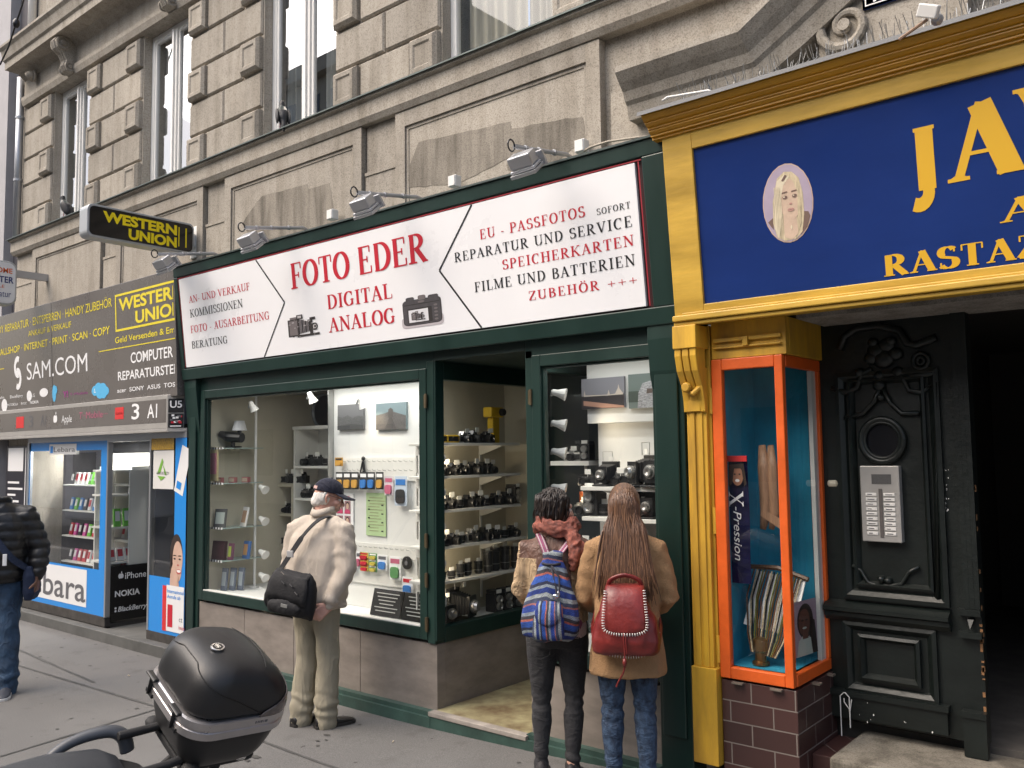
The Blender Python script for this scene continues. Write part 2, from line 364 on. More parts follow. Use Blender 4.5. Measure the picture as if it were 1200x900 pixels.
def ptext(txt, fr, bl, br, tl, m, parent, **k):
    a0, b0 = fr.px(*bl); a1, b0b = fr.px(*br); _, b1 = fr.px(*tl)
    h = b1-b0; b = (b0+b0b)/2
    return lettering(txt, fr, a0, a1, b, b+h, m, parent, **k)
# ============================================================ SETTING: ground
def pavemat():
    m = bpy.data.materials.new('pavement_asphalt'); m.use_nodes = True
    n = m.node_tree.nodes; l = m.node_tree.links; b = n['Principled BSDF']; b.inputs['Roughness'].default_value = 0.8
    g = n.new('ShaderNodeNewGeometry')
    def nz(sc, d=5):
        t = n.new('ShaderNodeTexNoise'); t.inputs['Scale'].default_value = sc; t.inputs['Detail'].default_value = d; l.new(g.outputs['Position'], t.inputs[0]); return t.outputs['Fac']
    def ramp(f, p0, p1, c0, c1):
        r = n.new('ShaderNodeValToRGB'); r.color_ramp.elements[0].position = p0; r.color_ramp.elements[1].position = p1
        r.color_ramp.elements[0].color = (*c0, 1); r.color_ramp.elements[1].color = (*c1, 1); l.new(f, r.inputs[0]); return r.outputs[0]
    def mul(a, c):
        x = n.new('ShaderNodeMix'); x.data_type = 'RGBA'; x.blend_type = 'MULTIPLY'; x.inputs[0].default_value = 1
        l.new(a, x.inputs[6]); l.new(c, x.inputs[7]); return x.outputs[2]
    c = ramp(nz(0.9), 0.3, 0.7, (0.108, 0.105, 0.102), (0.142, 0.139, 0.135))
    c = mul(c, ramp(nz(160, 2), 0.3, 0.65, (0.62, 0.62, 0.62), (1.15, 1.15, 1.15)))
    c = mul(c, ramp(nz(5.0, 6), 0.30, 0.42, (0.84, 0.83, 0.82), (1, 1, 1)))
    c = mul(c, ramp(nz(13.0, 2), 0.255, 0.275, (0.35, 0.33, 0.32), (1, 1, 1)))
    l.new(c, b.inputs['Base Color'])
    bp = n.new('ShaderNodeBump'); bp.inputs['Strength'].default_value = 0.25; bp.inputs['Distance'].default_value = 0.004
    l.new(nz(140, 2), bp.inputs['Height']); l.new(bp.outputs[0], b.inputs['Normal'])
    return m
PAVE = pavemat()
mb = MB()
xs = [-60, -30, -20, -14, -10, -7, -6, -5]+[-5+0.2*i for i in range(1, 16)]+[-1.5, 0, 4, 20, 40]
ys = [-3.6, 0.6]
for i in range(len(xs)-1):
    a, b = xs[i], xs[i+1]
    mb.quad((a, -3.6, ground(a)), (b, -3.6, ground(b)), (b, 1.2, ground(b)), (a, 1.2, ground(a)))
tag(mb.build('pavement', PAVE), kind='structure')
# dark sealed joints in the pavement
JOINT = mat('joint_seal', (0.065, 0.064, 0.062), 0.75, var=0.5, vscale=9)
mb = MB()
def joint(p, q, wd=0.017):
    a = PZ(*p, 0); b = PZ(*q, 0); N = 14; d = (b-a); pn = Vector((-d.y, d.x, 0)).normalized()
    prev = None
    for i in range(N+1):
        t = i/N; c = a+d*t; jx = noise.noise(Vector((t*6, p[0]*.1, 0)))*0.006; c += pn*jx
        hw = wd*(0.6+0.5*abs(noise.noise(Vector((t*11, 3, p[1])))))
        L = c+pn*hw/1; R = c-pn*hw/1; L.z = ground(L.x)+0.004; R.z = ground(R.x)+0.004
        if prev: mb.quad(prev[0], prev[1], R, L)
        prev = (L, R)
joint((-40, 762), (188, 700+130)); joint((-60, 905), (188, 830)); joint((305, 868), (420, 912)); joint((26, 727), (60, 724), .012)
joint((0, 752), (110, 800), .02)
mb.build('pavement_joint', JOINT); tag(bpy.data.objects['pavement_joint'], kind='structure')
mb = MB(); mb.box(-60, 40, -3.78, -3.6, -0.2, 0.0)
tag(mb.build('kerb', mat('granite_kerb', (0.3, 0.29, 0.28), 0.8, var=0.2, vscale=8)), kind='structure')
mb = MB(); mb.quad((-150, -60, -0.13), (60, -60, -0.13), (60, -3.7, -0.13), (-150, -3.7, -0.13))
tag(mb.build('road', mat('road_asphalt', (0.055, 0.055, 0.057), 0.85, var=0.25, vscale=3, bump=0.2, bscale=90)), kind='structure')

# ============================================================ stone apartment building
bld = thing('stone_building', 'grey brown plastered apartment house with rusticated blocks above the shops', 'building', (-4.8, 0.4, 0))
WO = [(-10.68, -9.75), (-8.55, -7.62), (-6.42, -5.43), (-4.24, -3.24), (-2.05, -1.1), (0.1, 1.05)]
ZS, ZT = 4.555, 6.23     # sill and lintel
mb = MB()
mb.box(-11.6, 3, 0.03, 0.42, 2.63, ZS-0.05)                       # wall zone above the shop fronts
edges = [-11.6]+[e for w_ in WO for e in w_]+[3]
for i in range(0, len(edges), 2): mb.box(edges[i], edges[i+1], 0.03, 0.42, ZS-0.05, ZT)
mb.box(-11.6, 3, 0.03, 0.42, ZT, 7.0)
mb.box(-11.3, 3, 0.05, 0.42, 7.0, 12.0)
for x0, x1 in ((-7.66, -7.5), (-2.42, -2.30)): mb.box(x0, x1, 0.12, 0.42, 0, 2.2)
mb.box(-11.75, -11.12, 0.03, 0.42, -0.1, 2.2)
mb.box(-11.6, 3, 6.0, 6.2, 0, 7)                                   # far interior wall
wall = mb.build('wall', STONE, bld, W=True)
# rustication: courses of blocks, every other course ending in framed raised squares
rows = [4.575, 4.905, 5.235, 5.565, 5.895, 6.225]
mb = MB()
def block(x0, x1, z0, z1, d=0.024):
    c = 0.014; y = 0.03
    a = [(x0, z0), (x1, z0), (x1, z1), (x0, z1)]
    i_ = [(x0+c, z0+c), (x1-c, z0+c), (x1-c, z1-c), (x0+c, z1-c)]
    mb.rings([[Vector((p[0], y+0.01, p[1])) for p in a], [Vector((p[0], y-d+0.015, p[1])) for p in a], [Vector((p[0], y-d, p[1])) for p in i_]])
def square(x0, x1, z0, z1):
    mb.box(x0, x1, -0.012, 0.03, z0, z1)
    q = 0.035
    R = lambda o_, y: [Vector(p) for p in ((x0+o_, y, z0+o_), (x1-o_, y, z0+o_), (x1-o_, y, z1-o_), (x0+o_, y, z1-o_))]
    mb.rings([R(0.0, -0.011), R(0.024, -0.036), R(q+0.02, -0.036), R(q+0.032, -0.026)], cap=True)
for k in range(5):
    z0, z1 = rows[k], rows[k+1]-0.017
    for i in range(0, len(edges), 2):
        x0, x1 = edges[i]+0.012, edges[i+1]-0.012
        lo, hi = i == 0, i == len(edges)-2
        if lo: x0 = -11.5
        if k % 2 == 0:
            a = x0 if lo else x0+0.30; b = x1 if hi else x1-0.30
            if not lo: square(x0+0.005, x0+0.285, z0+0.012, z1-0.012)
            if not hi: square(x1-0.285, x1-0.005, z0+0.012, z1-0.012)
            block(a, b, z0, z1)
        else:
            m_ = (x0+x1)/2
            if lo: block(x0, x1, z0, z1)
            else: block(x0, m_-0.006, z0, z1); block(m_+0.006, x1, z0, z1)
mb.build('rusticated_blocks', STONE, bld, W=True)
# sill course with its moulding and lead flashing
mb = MB()
mb.prism([(-11.62, p[0], p[1]) for p in ((0.03, 4.36), (-0.045, 4.36), (-0.07, 4.40), (-0.07, 4.52), (-0.10, 4.53), (-0.10, 4.55), (0.03, 4.575))], (14.6, 0, 0))
mb.build('sill_course', STONE, bld, W=True)
mb = MB(); mb.prism([(-11.64, p[0], p[1]) for p in ((0.26, 4.585), (-0.12, 4.556), (-0.12, 4.546), (0.26, 4.577))], (14.6, 0, 0))
mb.build('flashing', mat('lead_sheet', (0.10, 0.125, 0.12), 0.5, 0.5, var=0.2), bld, W=True)
# aprons under the windows: raised frame panels; low string between them
mb = MB()
def apron(x0, x1, z0=3.6, z1=4.36):
    y = -0.012
    mb.box(x0, x1, y, 0.03, z0, z1-0.004)
    f = 0.10
    mb.box(x0+0.0, x0+f, y-0.022, y, z0, z1-0.006); mb.box(x1-f, x1, y-0.022, y, z0, z1-0.006)
    mb.box(x0+f, x1-f, y-0.022, y, z1-f-0.02, z1-0.006)
    mb.box(x0+f, x0+f+0.025, y-0.007, y, z0, z1-f-0.02); mb.box(x1-f-.025, x1-f, y-0.007, y, z0, z1-f-0.02)
    mb.box(x0+f+.025, x1-f-.025, y-0.007, y, z1-f-0.045, z1-f-0.02)
for x0, x1 in ((-11.05, -9.3), (-8.95, -7.28), (-6.92, -5.05), (-4.67, -2.86)): apron(x0, x1)
for x0, x1 in ((-11.6, -11.07), (-9.28, -8.97), (-7.26, -6.94), (-5.03, -4.69)):
    mb.box(x0, x1, -0.008, 0.03, 3.6, 3.99); mb.box(x0, x1, 0.008, 0.03, 3.99, 4.356); mb.box(x0, x1, -0.016, -0.008, 3.965, 3.99)
mb.box(-2.80, -1.95, -0.01, 0.03, 3.5, 4.0); mb.box(-2.70, -2.05, -0.02, -0.008, 3.5, 3.9)
mb.build('apron_panels', STONE, bld, W=True)
# scars where an older sign was cut away: rough hacked plaster, slightly proud
mb = MB()
def scar(pts, y):
    ring0 = [PY(*p, 0) for p in pts]; ring = []
    for i, a in enumerate(ring0):
        b = ring0[(i+1) % len(ring0)]
        for k in range(9):
            c = a.lerp(b, k/9); nn = noise.noise(c*22)*.014; ring.append(Vector((c.x+nn, 0, c.z+noise.noise(c*18+Vector((5, 5, 5)))*.014)))
    mb.prism([(p.x, -.0145-(y+.05)*.1, p.z) for p in ring], (0, 0.02, 0))
scar([(492, 168), (600, 143), (600, 185), (540, 215), (470, 222)], -0.052)
scar([(596, 152), (684, 137), (688, 164), (640, 200), (596, 200)], -0.056)
scar([(308, 230), (362, 216), (372, 268), (300, 285), (285, 262)], -0.050)
scar([(362, 222), (388, 215), (395, 262), (368, 268)], -0.057)
build_split(mb, 'plaster_scar', STONEDARK, bld, W=True)
# top cornice
mb = MB()
prof = [(0.03, 6.23), (-0.03, 6.24), (-0.05, 6.30), (-0.05, 6.345), (-0.015, 6.37), (-0.015, 6.56), (-0.05, 6.60), (-0.09, 6.635), (-0.25, 6.635), (-0.25, 6.72), (-0.275, 6.74), (-0.30, 6.84), (-0.33, 6.87), (-0.33, 6.90), (0.03, 6.96)]
mb.prism([(-11.48, p[0], p[1]) for p in prof], (14.6, 0, 0))
mb.build('cornice', STONE, bld, W=True)
# scroll consoles under the cornice
def console(px, py):
    x = PY(px, py, -0.12).x
    def sp(cy, cz, r0, turns, a0, sgn):
        return [(cy+cos(a0+sgn*t*2*pi*turns/16)*r0*(1-t/22), cz+sin(a0+sgn*t*2*pi*turns/16)*r0*(1-t/22)) for t in range(17)]
    mb = MB()
    path = [(-0.15, 6.55), (-0.12, 6.605), (-0.19, 6.62), (-0.235, 6.58), (-0.225, 6.52), (-0.17, 6.48), (-0.12, 6.42), (-0.10, 6.36), (-0.10, 6.30)]
    body = [(0.0, 6.64), (-0.14, 6.635), (-0.215, 6.62), (-0.245, 6.57), (-0.225, 6.50), (-0.16, 6.45), (-0.12, 6.38), (-0.135, 6.32), (-0.11, 6.265), (-0.05, 6.25), (0.0, 6.27)]
    for dx, w_, s in ((0, 0.15, 1.0),): mb.prism([(x, p[0], p[1]) for p in body], (w_, 0, 0))
    for xx in (x-0.012, x+0.15):
        mb.lathe((xx, -0.165, 6.56), [(-.01, 0.07), (0.018, 0.078), (0.018, 0.054), (0.004, 0.05), (0.004, 0.032), (0.024, 0.03), (0.024, 0.001)], 'x', 16)
        mb.lathe((xx, -0.085, 6.305), [(-.01, 0.052), (0.016, 0.058), (0.016, 0.036), (0.004, 0.034), (0.004, .022), (0.02, 0.02), (0.02, 0.001)], 'x', 16)
    for r_ in (0.045, 0.075, 0.105):
        mb.tube([(x+r_, p[0]*1.02, p[1]) for p in body[1:9]], 0.014, 6)
    mb.build('console', STONE, bld, W=True, bevel=0.004)
console(72, 55); console(188, 12)
# windows
CURT = mat('net_curtain', (0.6, 0.61, 0.6), 0.9, var=0.2, vscale=5, stretch=(6, 6, 0.3))
CURTG = mat('grey_curtain', (0.42, 0.40, 0.36), 0.9, var=0.25, vscale=4, stretch=(6, 6, 0.3))
WFR = mat('window_frame_white', (0.76, 0.75, 0.72), 0.4)
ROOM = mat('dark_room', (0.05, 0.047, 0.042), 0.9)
for i, (x0, x1) in enumerate(WO):
    z0, z1 = 4.60, ZT
    y = 0.115
    mb = MB()
    f = 0.055; d = 0.05
    mb.box(x0, x0+f, y, y+d, z0, z1); mb.box(x1-f, x1, y, y+d, z0, z1); mb.box(x0+f, x1-f, y, y+d, z0, z0+f); mb.box(x0+f, x1-f, y, y+d, z1-f, z1)
    m_ = (x0+x1)/2 if i != 3 else None
    g = 0.03
    if m_ is not None:
        mb.box(m_-0.05, m_+0.05, y-0.012, y+d-0.002, z0+f, z1-f); mb.box(m_-0.016, m_+0.016, y-0.03, y-0.012, z0+f, z1-f)
        for a, b in ((x0+f, m_-0.05), (m_+0.05, x1-f)):
            mb.box(a, a+g, y+0.006, y+0.04, z0+f, z1-f); mb.box(b-g, b, y+0.006, y+0.04, z0+f, z1-f)
            mb.box(a+g, b-g, y+0.006, y+0.04, z0+f, z0+f+g); mb.box(a+g, b-g, y+0.006, y+0.04, z1-f-g, z1-f)
    wn = mb.build('window', WFR, bld, W=True, bevel=0.004)
    mb = MB(); mb.quad((x0+f, y+0.026, z0+f), (x1-f, y+0.026, z0+f), (x1-f, y+0.026, z1-f), (x0+f, y+0.026, z1-f))
    mb.build('pane', GLASS2 if i != 3 else GLASS3, wn, W=True)
    mb = MB(); nn = 60
    for a, b in ((x0+0.06, x0+0.30), (x1-0.40, x1-0.06)) if i != 3 else ((x0+0.08, x0+0.62), (x1-0.36, x1-0.05)):
        pr = None
        for k in range(nn+1):
            t = k/nn; xx = a+(b-a)*t; yy = y+0.12+0.018*sin(t*34)+0.012*sin(t*13+i)
            if pr: mb.quad((pr[0], pr[1], z0), (xx, yy, z0), (xx, yy, z1), (pr[0], pr[1], z1))
            pr = (xx, yy)
    mb.build('curtain', CURT if i != 3 else CURTG, wn, smooth=True, W=True)
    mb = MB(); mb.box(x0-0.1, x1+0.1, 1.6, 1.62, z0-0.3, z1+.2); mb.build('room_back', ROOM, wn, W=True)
# arched portal surround above the house door (open pediment, keystone, volute)
mb = MB()
def sweep(pl, prof):                                              # pl: (x,z) path in the wall plane; prof: (y, outward offset)
    rs = []
    n = len(pl)
    for i, (x, z) in enumerate(pl):
        t = (Vector(pl[min(i+1, n-1)])-Vector(pl[max(i-1, 0)])).normalized(); nn = Vector((-t.y, t.x))
        rs.append([Vector((x+nn.x*o_, y, z+nn.y*o_)) for (y, o_) in prof])
    mb.rings(rs)
pth = [(-2.62, 3.86), (-2.2, 3.86), (-1.84, 3.86), (-1.62, 3.985), (-1.40, 4.12), (-1.18, 4.235), (-0.95, 4.32), (-0.7, 4.37), (0.6, 4.40)]
sweep(pth, [(0.03, -0.10), (-0.10, -0.10), (-0.12, -0.02), (-0.14, 0.0), (-0.16, 0.05), (-0.20, 0.09), (-0.24, 0.14), (-0.24, 0.175), (0.03, 0.2)])
mb.prism([(-1.42, -0.06, 3.35), (-0.88, -0.06, 3.35), (-0.80, -0.06, 4.4), (-1.50, -0.06, 4.4)], (0, 0.09, 0))
mb.box(-2.55, 3, -0.005, 0.03, 3.3, 3.75)
mb.build('portal_pediment', STONE, bld, W=True)
mb = MB()
x = PY(988, 28, -0.1).x; z = PY(988, 28, -0.1).z
sp = [(x+cos(a*0.42+2.2)*(0.135-0.0052*a), z+sin(a*0.42+2.2)*(0.135-0.0052*a)) for a in range(25)]
mb.tube([(p[0], -0.075, p[1]) for p in sp], [0.028-0.0006*k for k in range(25)], 8); mb.lathe((x, -0.10, z), [(0, .03), (0.1, .03)], 'y', 12)
mb.prism([(x-.16, -0.05, z-.35), (x+.12, -0.05, z-.35), (x+.12, -0.05, z+.02), (x+.05, -0.05, z+.12), (x-.06, -0.05, z+.13), (x-.13, -0.05, z+.06)], (0, .08, 0))
mb.build('volute', STONE, bld, W=True, smooth=False)

# drainpipe and the next house
dp = thing('drainpipe', 'slim grey drainpipe running down the left end of the stone building', 'drainpipe', (-11.58, 0.0, 0))
mb = MB(); mb.tube([(-11.56, -0.03, 4.57), (-11.56, -0.03, 6.63)], 0.045, 12); mb.build('pipe', ALU, dp, W=True, smooth=True)
for z in (5.3, 6.1):
    mb = MB(); mb.lathe((-11.56, -0.03, z), [(0, .052), (.03, .052)], 'z', 14); mb.build('pipe_clip', ALU, dp, W=True)
mb = MB(); mb.tube([(-11.35, 0.0, 6.98), (-11.35, 0.0, 9)], 0.05, 12); mb.build('upper_pipe', WFR, dp, W=True, smooth=True)
gb = thing('grey_building', 'pale grey rendered house at the far left edge beyond the drainpipe', 'building', (-14, 0, 0))
mb = MB(); mb.box(-22, -11.98, -0.02, 5, -0.1, 14); mb.build('wall', mat('grey_render', (0.40, 0.39, 0.40), 0.9, var=0.12, vscale=3, bump=0.1), gb, W=True)
mb = MB(); mb.box(-11.98, -11.55, 0.10, 5, -0.1, 14); mb.build('recessed_joint', mat('dark_grey_render', (0.10, 0.095, 0.105), 0.9, var=0.2), gb, W=True)
# wall hook and overhead wire top left
wh = MB(); p = PY(41, 90, -0.05)
wh.lathe((p.x, -0.06, p.z), [(0, .05), (-.04, .06), (-.07, .045), (-.1, .02)], 'y', 14)
wh.tube([(p.x+.06*cos(a), -0.07, p.z+.06*sin(a)) for a in [k*.5 for k in range(-3, 9)]], .016, 8)
tag(wh.build('wall_hook', STONE, smooth=True), 'rusty stone coloured hook knob on the cornice frieze', 'wall hook')
wr = MB(); wr.tube([PY(*q, -0.7) for q in ((0, 76), (10, 55), (18, 30), (26, 6), (30, -10))], 0.009, 6)
p = PY(19, 27, -0.7); wr.lathe((p.x, p.y, p.z-.05), [(0, .02), (.03, .035), (.07, .035), (.1, .015)], 'z', 10)
tag(wr.build('overhead_wire', BLACK, smooth=True), 'thin black overhead wire with a clamp crossing the grey house', 'wire')

# opposite side of the street (seen only as reflections): house row and a parked van
ob = thing('opposite_building', 'cream terrace house across the street, mirrored in the panes', 'building', (-15, -18, 0))
OPW = mat('cream_render', (0.46, 0.40, 0.31), 0.9, var=0.12, vscale=2)
mb = MB(); mb.box(-48, -22, -30, -17, -0.2, 12.5); mb.box(-20, 12, -30, -17, -0.2, 10.5); mb.box(-37, -20, -30, -17.3, 10, 17.6); mb.box(-37.3, -19.8, -17.3, -16.9, 17.3, 17.9)
mb.box(-48, -21.7, -17, -16.6, 12.0, 12.55); mb.box(-20, 12, -17, -16.6, 9.9, 10.55); mb.box(-48, 12, -17, -16.85, 4.2, 4.6)
mb.build('wall', OPW, ob, W=True)
for k in range(9):
    for z in (11.3, 14.6):
        m2 = MB(); m2.box(-36+k*1.7, -35+k*1.7, -17.33, -17.27, z, z+2.0); m2.build('window', mat('dark_window', (0.05, 0.06, 0.07), 0.15), ob, W=True)
DW = mat('dark_window', (0.05, 0.06, 0.07), 0.15)
for k in range(24):
    xx = -46+k*2.4
    for z in (1.0, 5.2, 7.9):
        m2 = MB(); m2.box(xx, xx+1.1, -17.02, -16.97, z, z+1.9)
        if k % 2 == 0 or z < 6: m2.build('window', DW, ob, W=True)
tk = thing('parked_van', 'white box van parked across the road, mirrored in the left shop glass', 'van', (-22, -6.5, -0.13))
mb = MB()
mb.prism([(-1.0, -1, .45), (1.0, -1, .45), (1.0, -1, 1.6), (.75, -1, 2.3), (-1.0, -1, 2.35)], (0, 2.0, 0)); mb.box(-5.2, -1.1, -1.1, 1.1, .7, 3.0)
mb.build('body', WHITE, tk, bevel=.06)
mb = MB(); mb.box(-.5, .7, .98, 1.02, 1.45, 2.1); mb.build('side_window', DW, tk)
for x in (-4.2, .2):
    for y in (-.95, .75):
        mb = MB(); mb.lathe((x, y, .42), [(0, .1), (0, .42), (.2, .42), (.2, .1)], 'y', 20); mb.build('wheel', BLACK, tk)
# ============================================================ photo shop front
XL, XR = -7.53, -2.36              # outer edges of the green portal
XA, XB = -7.24, -4.46              # glass of the wide window
XC = -4.32                         # corner of the entrance recess
XD, XE, XF = -3.50, -3.37, -2.50   # right window: frame edge, glass
ZR, ZG = 0.55, 2.375               # riser top, glass top
RD = 1.30                          # recess depth
sf = thing('photo_shop', 'dark green wooden shop front with two display windows around a recessed entrance', 'shop front', (-4.9, 0, 0))
MARB = mat('riser_marble', (0.235, 0.205, 0.18), 0.45, var=0.3, vscale=4.5, bump=0.1, bscale=12, stretch=(0.7, 0.7, 1.8))
mb = MB()
mb.box(XL, XL+0.20, 0.0, 0.30, 0.0, 2.62); mb.box(XL+0.045, XL+0.155, -0.02, 0.0, 0.08, 2.5)          # left pillar
mb.box(XR-0.20, XR, -0.02, 0.30, 0.1, 2.62); mb.box(XR-0.175, XR-0.03, -0.04, -0.02, 0.3, 2.3)       # right pillar
mb.box(XL+0.2, XC, 0.0, 0.12, ZG+0.06, 2.62); mb.box(XD, XR-0.2, 0.0, 0.12, ZG+0.07, 2.62)            # heads
mb.box(XL+0.2, XC+0.0, 0.10, 0.9, 2.5, 2.62)
mb.build('portal_frame', GREEN, sf, W=True, bevel=0.006)
# curved console under the box sign at the left pillar
mb = MB()
mb.prism([(XL+0.0, p[0], p[1]) for p in ((0, 2.62), (-0.05, 2.58), (-0.05, 2.48), (-0.03, 2.3), (0.0, 2.05))], (0.2, 0, 0))
mb.prism([(XR-0.2, p[0], p[1]) for p in ((-0.02, 2.62), (-0.06, 2.58), (-0.06, 2.48), (-0.045, 2.3), (-0.02, 2.2))], (0.2, 0, 0))
build_split(mb, 'console_bracket', GREEN, sf, W=True, bevel=.004)
def sash(x0, x1, z0, z1, name, jl=0.07, jr=0.07, top=0.075, bot=0.085, y=-0.012):
    mb = MB()
    mb.box(x0-jl, x0, y, y+0.07, z0-bot, z1+top); mb.box(x1, x1+jr, y, y+0.07, z0-bot, z1+top)
    mb.box(x0, x1, y, y+0.07, z0-bot, z0); mb.box(x0, x1, y, y+0.07, z1, z1+top)
    q = 0.014
    mb.box(x0, x0+q, y+0.02, y+0.06, z0, z1); mb.box(x1-q, x1, y+0.02, y+0.06, z0, z1); mb.box(x0+q, x1-q, y+0.02, y+0.06, z1-q, z1)
    return mb.build(name, GREEN, sf, W=True, bevel=0.005)
s1 = sash(XA, XB, 0.655, ZG, 'window_sash')
mb = MB(); mb.box(XA, XB, -0.004, 0.05, 0.635, 0.662); mb.build('sill_strip', SHELFW, s1, W=True)
mb = MB(); mb.quad((XA, 0.02, .65), (XB, 0.02, .65), (XB, 0.02, ZG), (XA, 0.02, ZG)); mb.build('pane', GLASS, s1, W=True)
s2 = sash(XE, XF, 0.655, 2.39, 'window_sash')
mb = MB(); mb.quad((XE, 0.02, .65), (XF, 0.02, .65), (XF, 0.02, 2.39), (XE, 0.02, 2.39)); mb.build('pane', GLASS, s2, W=True)
mb = MB(); mb.box(XB+0.07, XC, -0.005, 0.1, ZR, 2.5); mb.box(XD, XE-0.07, 0.0, 0.1, ZR, 2.5); build_split(mb, 'corner_post', GREEN, sf, W=True, bevel=0.005)
# side window of the recess, and its twin on the other side
def side(x, s, name):
    mb = MB()
    a, b = (x-0.07, x+0.012) if s > 0 else (x-0.012, x+0.07)
    mb.box(a, b, 0.1 if s < 0 else 0.0, 0.085, 0.57, 2.5) if s > 0 else None
    mb.box(a, b, 0.086 if s > 0 else 0.1, RD, 0.55, 0.655); mb.box(a, b, 0.086 if s > 0 else .1, RD, 2.37, 2.5); mb.box(a, b, RD-0.08, RD, 0.656, 2.369)
    o = mb.build(name, GREEN, sf, W=True, bevel=0.004)
    mb = MB(); xx = x-0.03 if s > 0 else x+0.03
    mb.quad((xx, 0.08, .65), (xx, RD-.08, .65), (xx, RD-.08, 2.38), (xx, 0.08, 2.38)); mb.build('pane', GLASS, o, W=True)
side(XC, 1, 'side_sash'); side(XD, -1, 'side_sash')
mb = MB(); mb.box(XC-0.0, XD+0.0, 0.0, RD, 2.5, 2.62); mb.build('recess_soffit', mat('soffit_dark_green', (0.01, 0.025, 0.02), 0.6), sf, W=True)
# marble risers (slabs with open joints)
def slabs(name, segs):
    mb = MB()
    for (a, b, z0) in segs: mb.box(a+0.002, b-0.002, 0.015, 0.10, z0, ZR-0.004)
    mb.build(name, MARB, sf, W=True, bevel=0.003)
slabs('marble_riser', [(XL+.2, -6.62, 0.0), (-6.62, -5.93, 0.0), (-5.93, -5.12, 0.0), (-5.12, XC, 0.0)])
mb = MB(); mb.box(XC-0.10, XC-0.006, 0.102, RD, 0.05, ZR-0.004); mb.build('marble_riser', MARB, sf, W=True, bevel=.003)
slabs('marble_riser', [(XD, -2.95, 0.05), (-2.95, XR-.2, 0.1)])
mb = MB(); mb.box(XD+.006, XD+0.10, 0.102, RD, 0.05, ZR-0.004); mb.build('marble_riser', MARB, sf, W=True)
# stepped green plinth
mb = MB()
def plinth(x0, x1):
    n = max(2, int((x1-x0)/0.25))
    for i in range(n):
        a, b = x0+(x1-x0)*i/n, x0+(x1-x0)*(i+1)/n
        z = (ground(a)+ground(b))/2
        zt = max(0.105, ground((x0+x1)/2)+0.07)
        mb.box(a, b, -0.062, 0.012, z-0.2, zt-0.03); mb.box(a, b, -0.040, 0.013, zt-0.0301, zt)
plinth(XL+0.2, XC); mb.build('plinth', GREENL, sf, W=True); mb = MB(); plinth(XD, XR-0.2); mb.build('plinth', GREENL, sf, W=True)
# entrance threshold: worn yellow-green terrazzo slab with stone nosing
TERR = mat('worn_terrazzo', (0.30, 0.28, 0.16), 0.5, var=0.55, vscale=5, dark=(0.13, 0.09, 0.05), bump=0.1, bscale=40)
mb = MB(); mb.box(XC, XD, 0.0, RD+.4, 0.0, 0.112); mb.build('threshold_slab', TERR, sf, W=True)
mb = MB(); mb.box(XC-0.02, XD+0.02, -0.058, -0.001, -0.1, 0.083); mb.build('plinth', GREENL, sf, W=True)
mb = MB(); mb.box(XC-0.015, XD+0.015, -0.066, -0.001, 0.0835, 0.115); mb.build('threshold_nosing', mat('nosing_stone', (0.30, 0.27, 0.24), 0.7, var=0.3, vscale=8), sf, W=True, bevel=.006)
mb = MB(); mb.box(XC, XD, RD+0.0, RD+.05, .1, 2.5); ed = mb.build('entrance_door', GREEN, sf, W=True)
mb = MB(); mb.box(XC+.16, XD-.16, RD-.005, RD, .5, 2.3); mb.build('door_glass', DW, ed, W=True)
mb = MB(); mb.tube([(XD-.1, RD-.03, 1.0), (XD-.1, RD-.06, 1.0), (XD-.1, RD-.06, 1.2), (XD-.1, RD-.03, 1.2)], .012); mb.build('door_handle', STEEL, ed, W=True)
# hinges and latches on the sashes
mb = MB()
for (x, y, z) in ((XB+0.078, -0.02, 0.68), (XB+0.078, -0.02, 1.25), (XB+0.078, -0.02, 2.22), (XE-0.075, -0.016, 2.2), (XB+0.078, -0.02, .98)):
    mb.lathe((x, y, z), [(-.05, .001), (-.05, .01), (.05, .01), (.05, .001)], 'z', 8); mb.box(x-.022, x+.002, y, y+.02, z-.045, z+.045)
build_split(mb, 'hinge', mat('old_brass', (0.16, 0.12, 0.07), 0.5, 0.8, var=.3), sf, W=True)

# interior of the display windows
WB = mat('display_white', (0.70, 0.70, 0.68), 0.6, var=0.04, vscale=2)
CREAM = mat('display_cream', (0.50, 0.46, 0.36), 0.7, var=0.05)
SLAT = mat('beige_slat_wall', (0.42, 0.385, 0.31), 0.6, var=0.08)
mb = MB(); mb.box(XL+.2, XC-.02, 0.06, 1.3, 0.57, 0.632); mb.build('display_floor', WB, sf, W=True)
mb = MB(); mb.box(-5.86, -4.715, 0.36, 0.38, 0.634, 2.62); dpn = mb.build('display_panel', WB, sf, W=True)
mb = MB(); mb.box(-5.866, -5.861, 0.30, 0.385, .634, 2.6); mb.build('panel_edge', STEEL, dpn, W=True)
# slatted rear wall behind the left part of the window
mb = MB()
for k in range(22): mb.box(XL+.2, -5.0, 1.30, 1.315+(0.006 if k % 2 else 0), 0.6+k*0.095, 0.6+k*0.095+0.09)
mb.box(XL+.2, -5.0, 1.32, 1.34, 0.6, 2.7)
mb.build('slat_wall', SLAT, sf, W=True)
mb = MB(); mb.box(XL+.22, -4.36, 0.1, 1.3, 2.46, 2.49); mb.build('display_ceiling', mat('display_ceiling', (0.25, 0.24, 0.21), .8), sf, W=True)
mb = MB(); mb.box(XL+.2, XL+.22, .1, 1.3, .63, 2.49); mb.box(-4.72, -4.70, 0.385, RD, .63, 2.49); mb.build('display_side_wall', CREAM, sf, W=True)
mb = MB(); mb.box(-4.70, XC-.08, RD-.09, RD-.07, .63, 2.49); mb.build('display_end_wall', CREAM, sf, W=True)
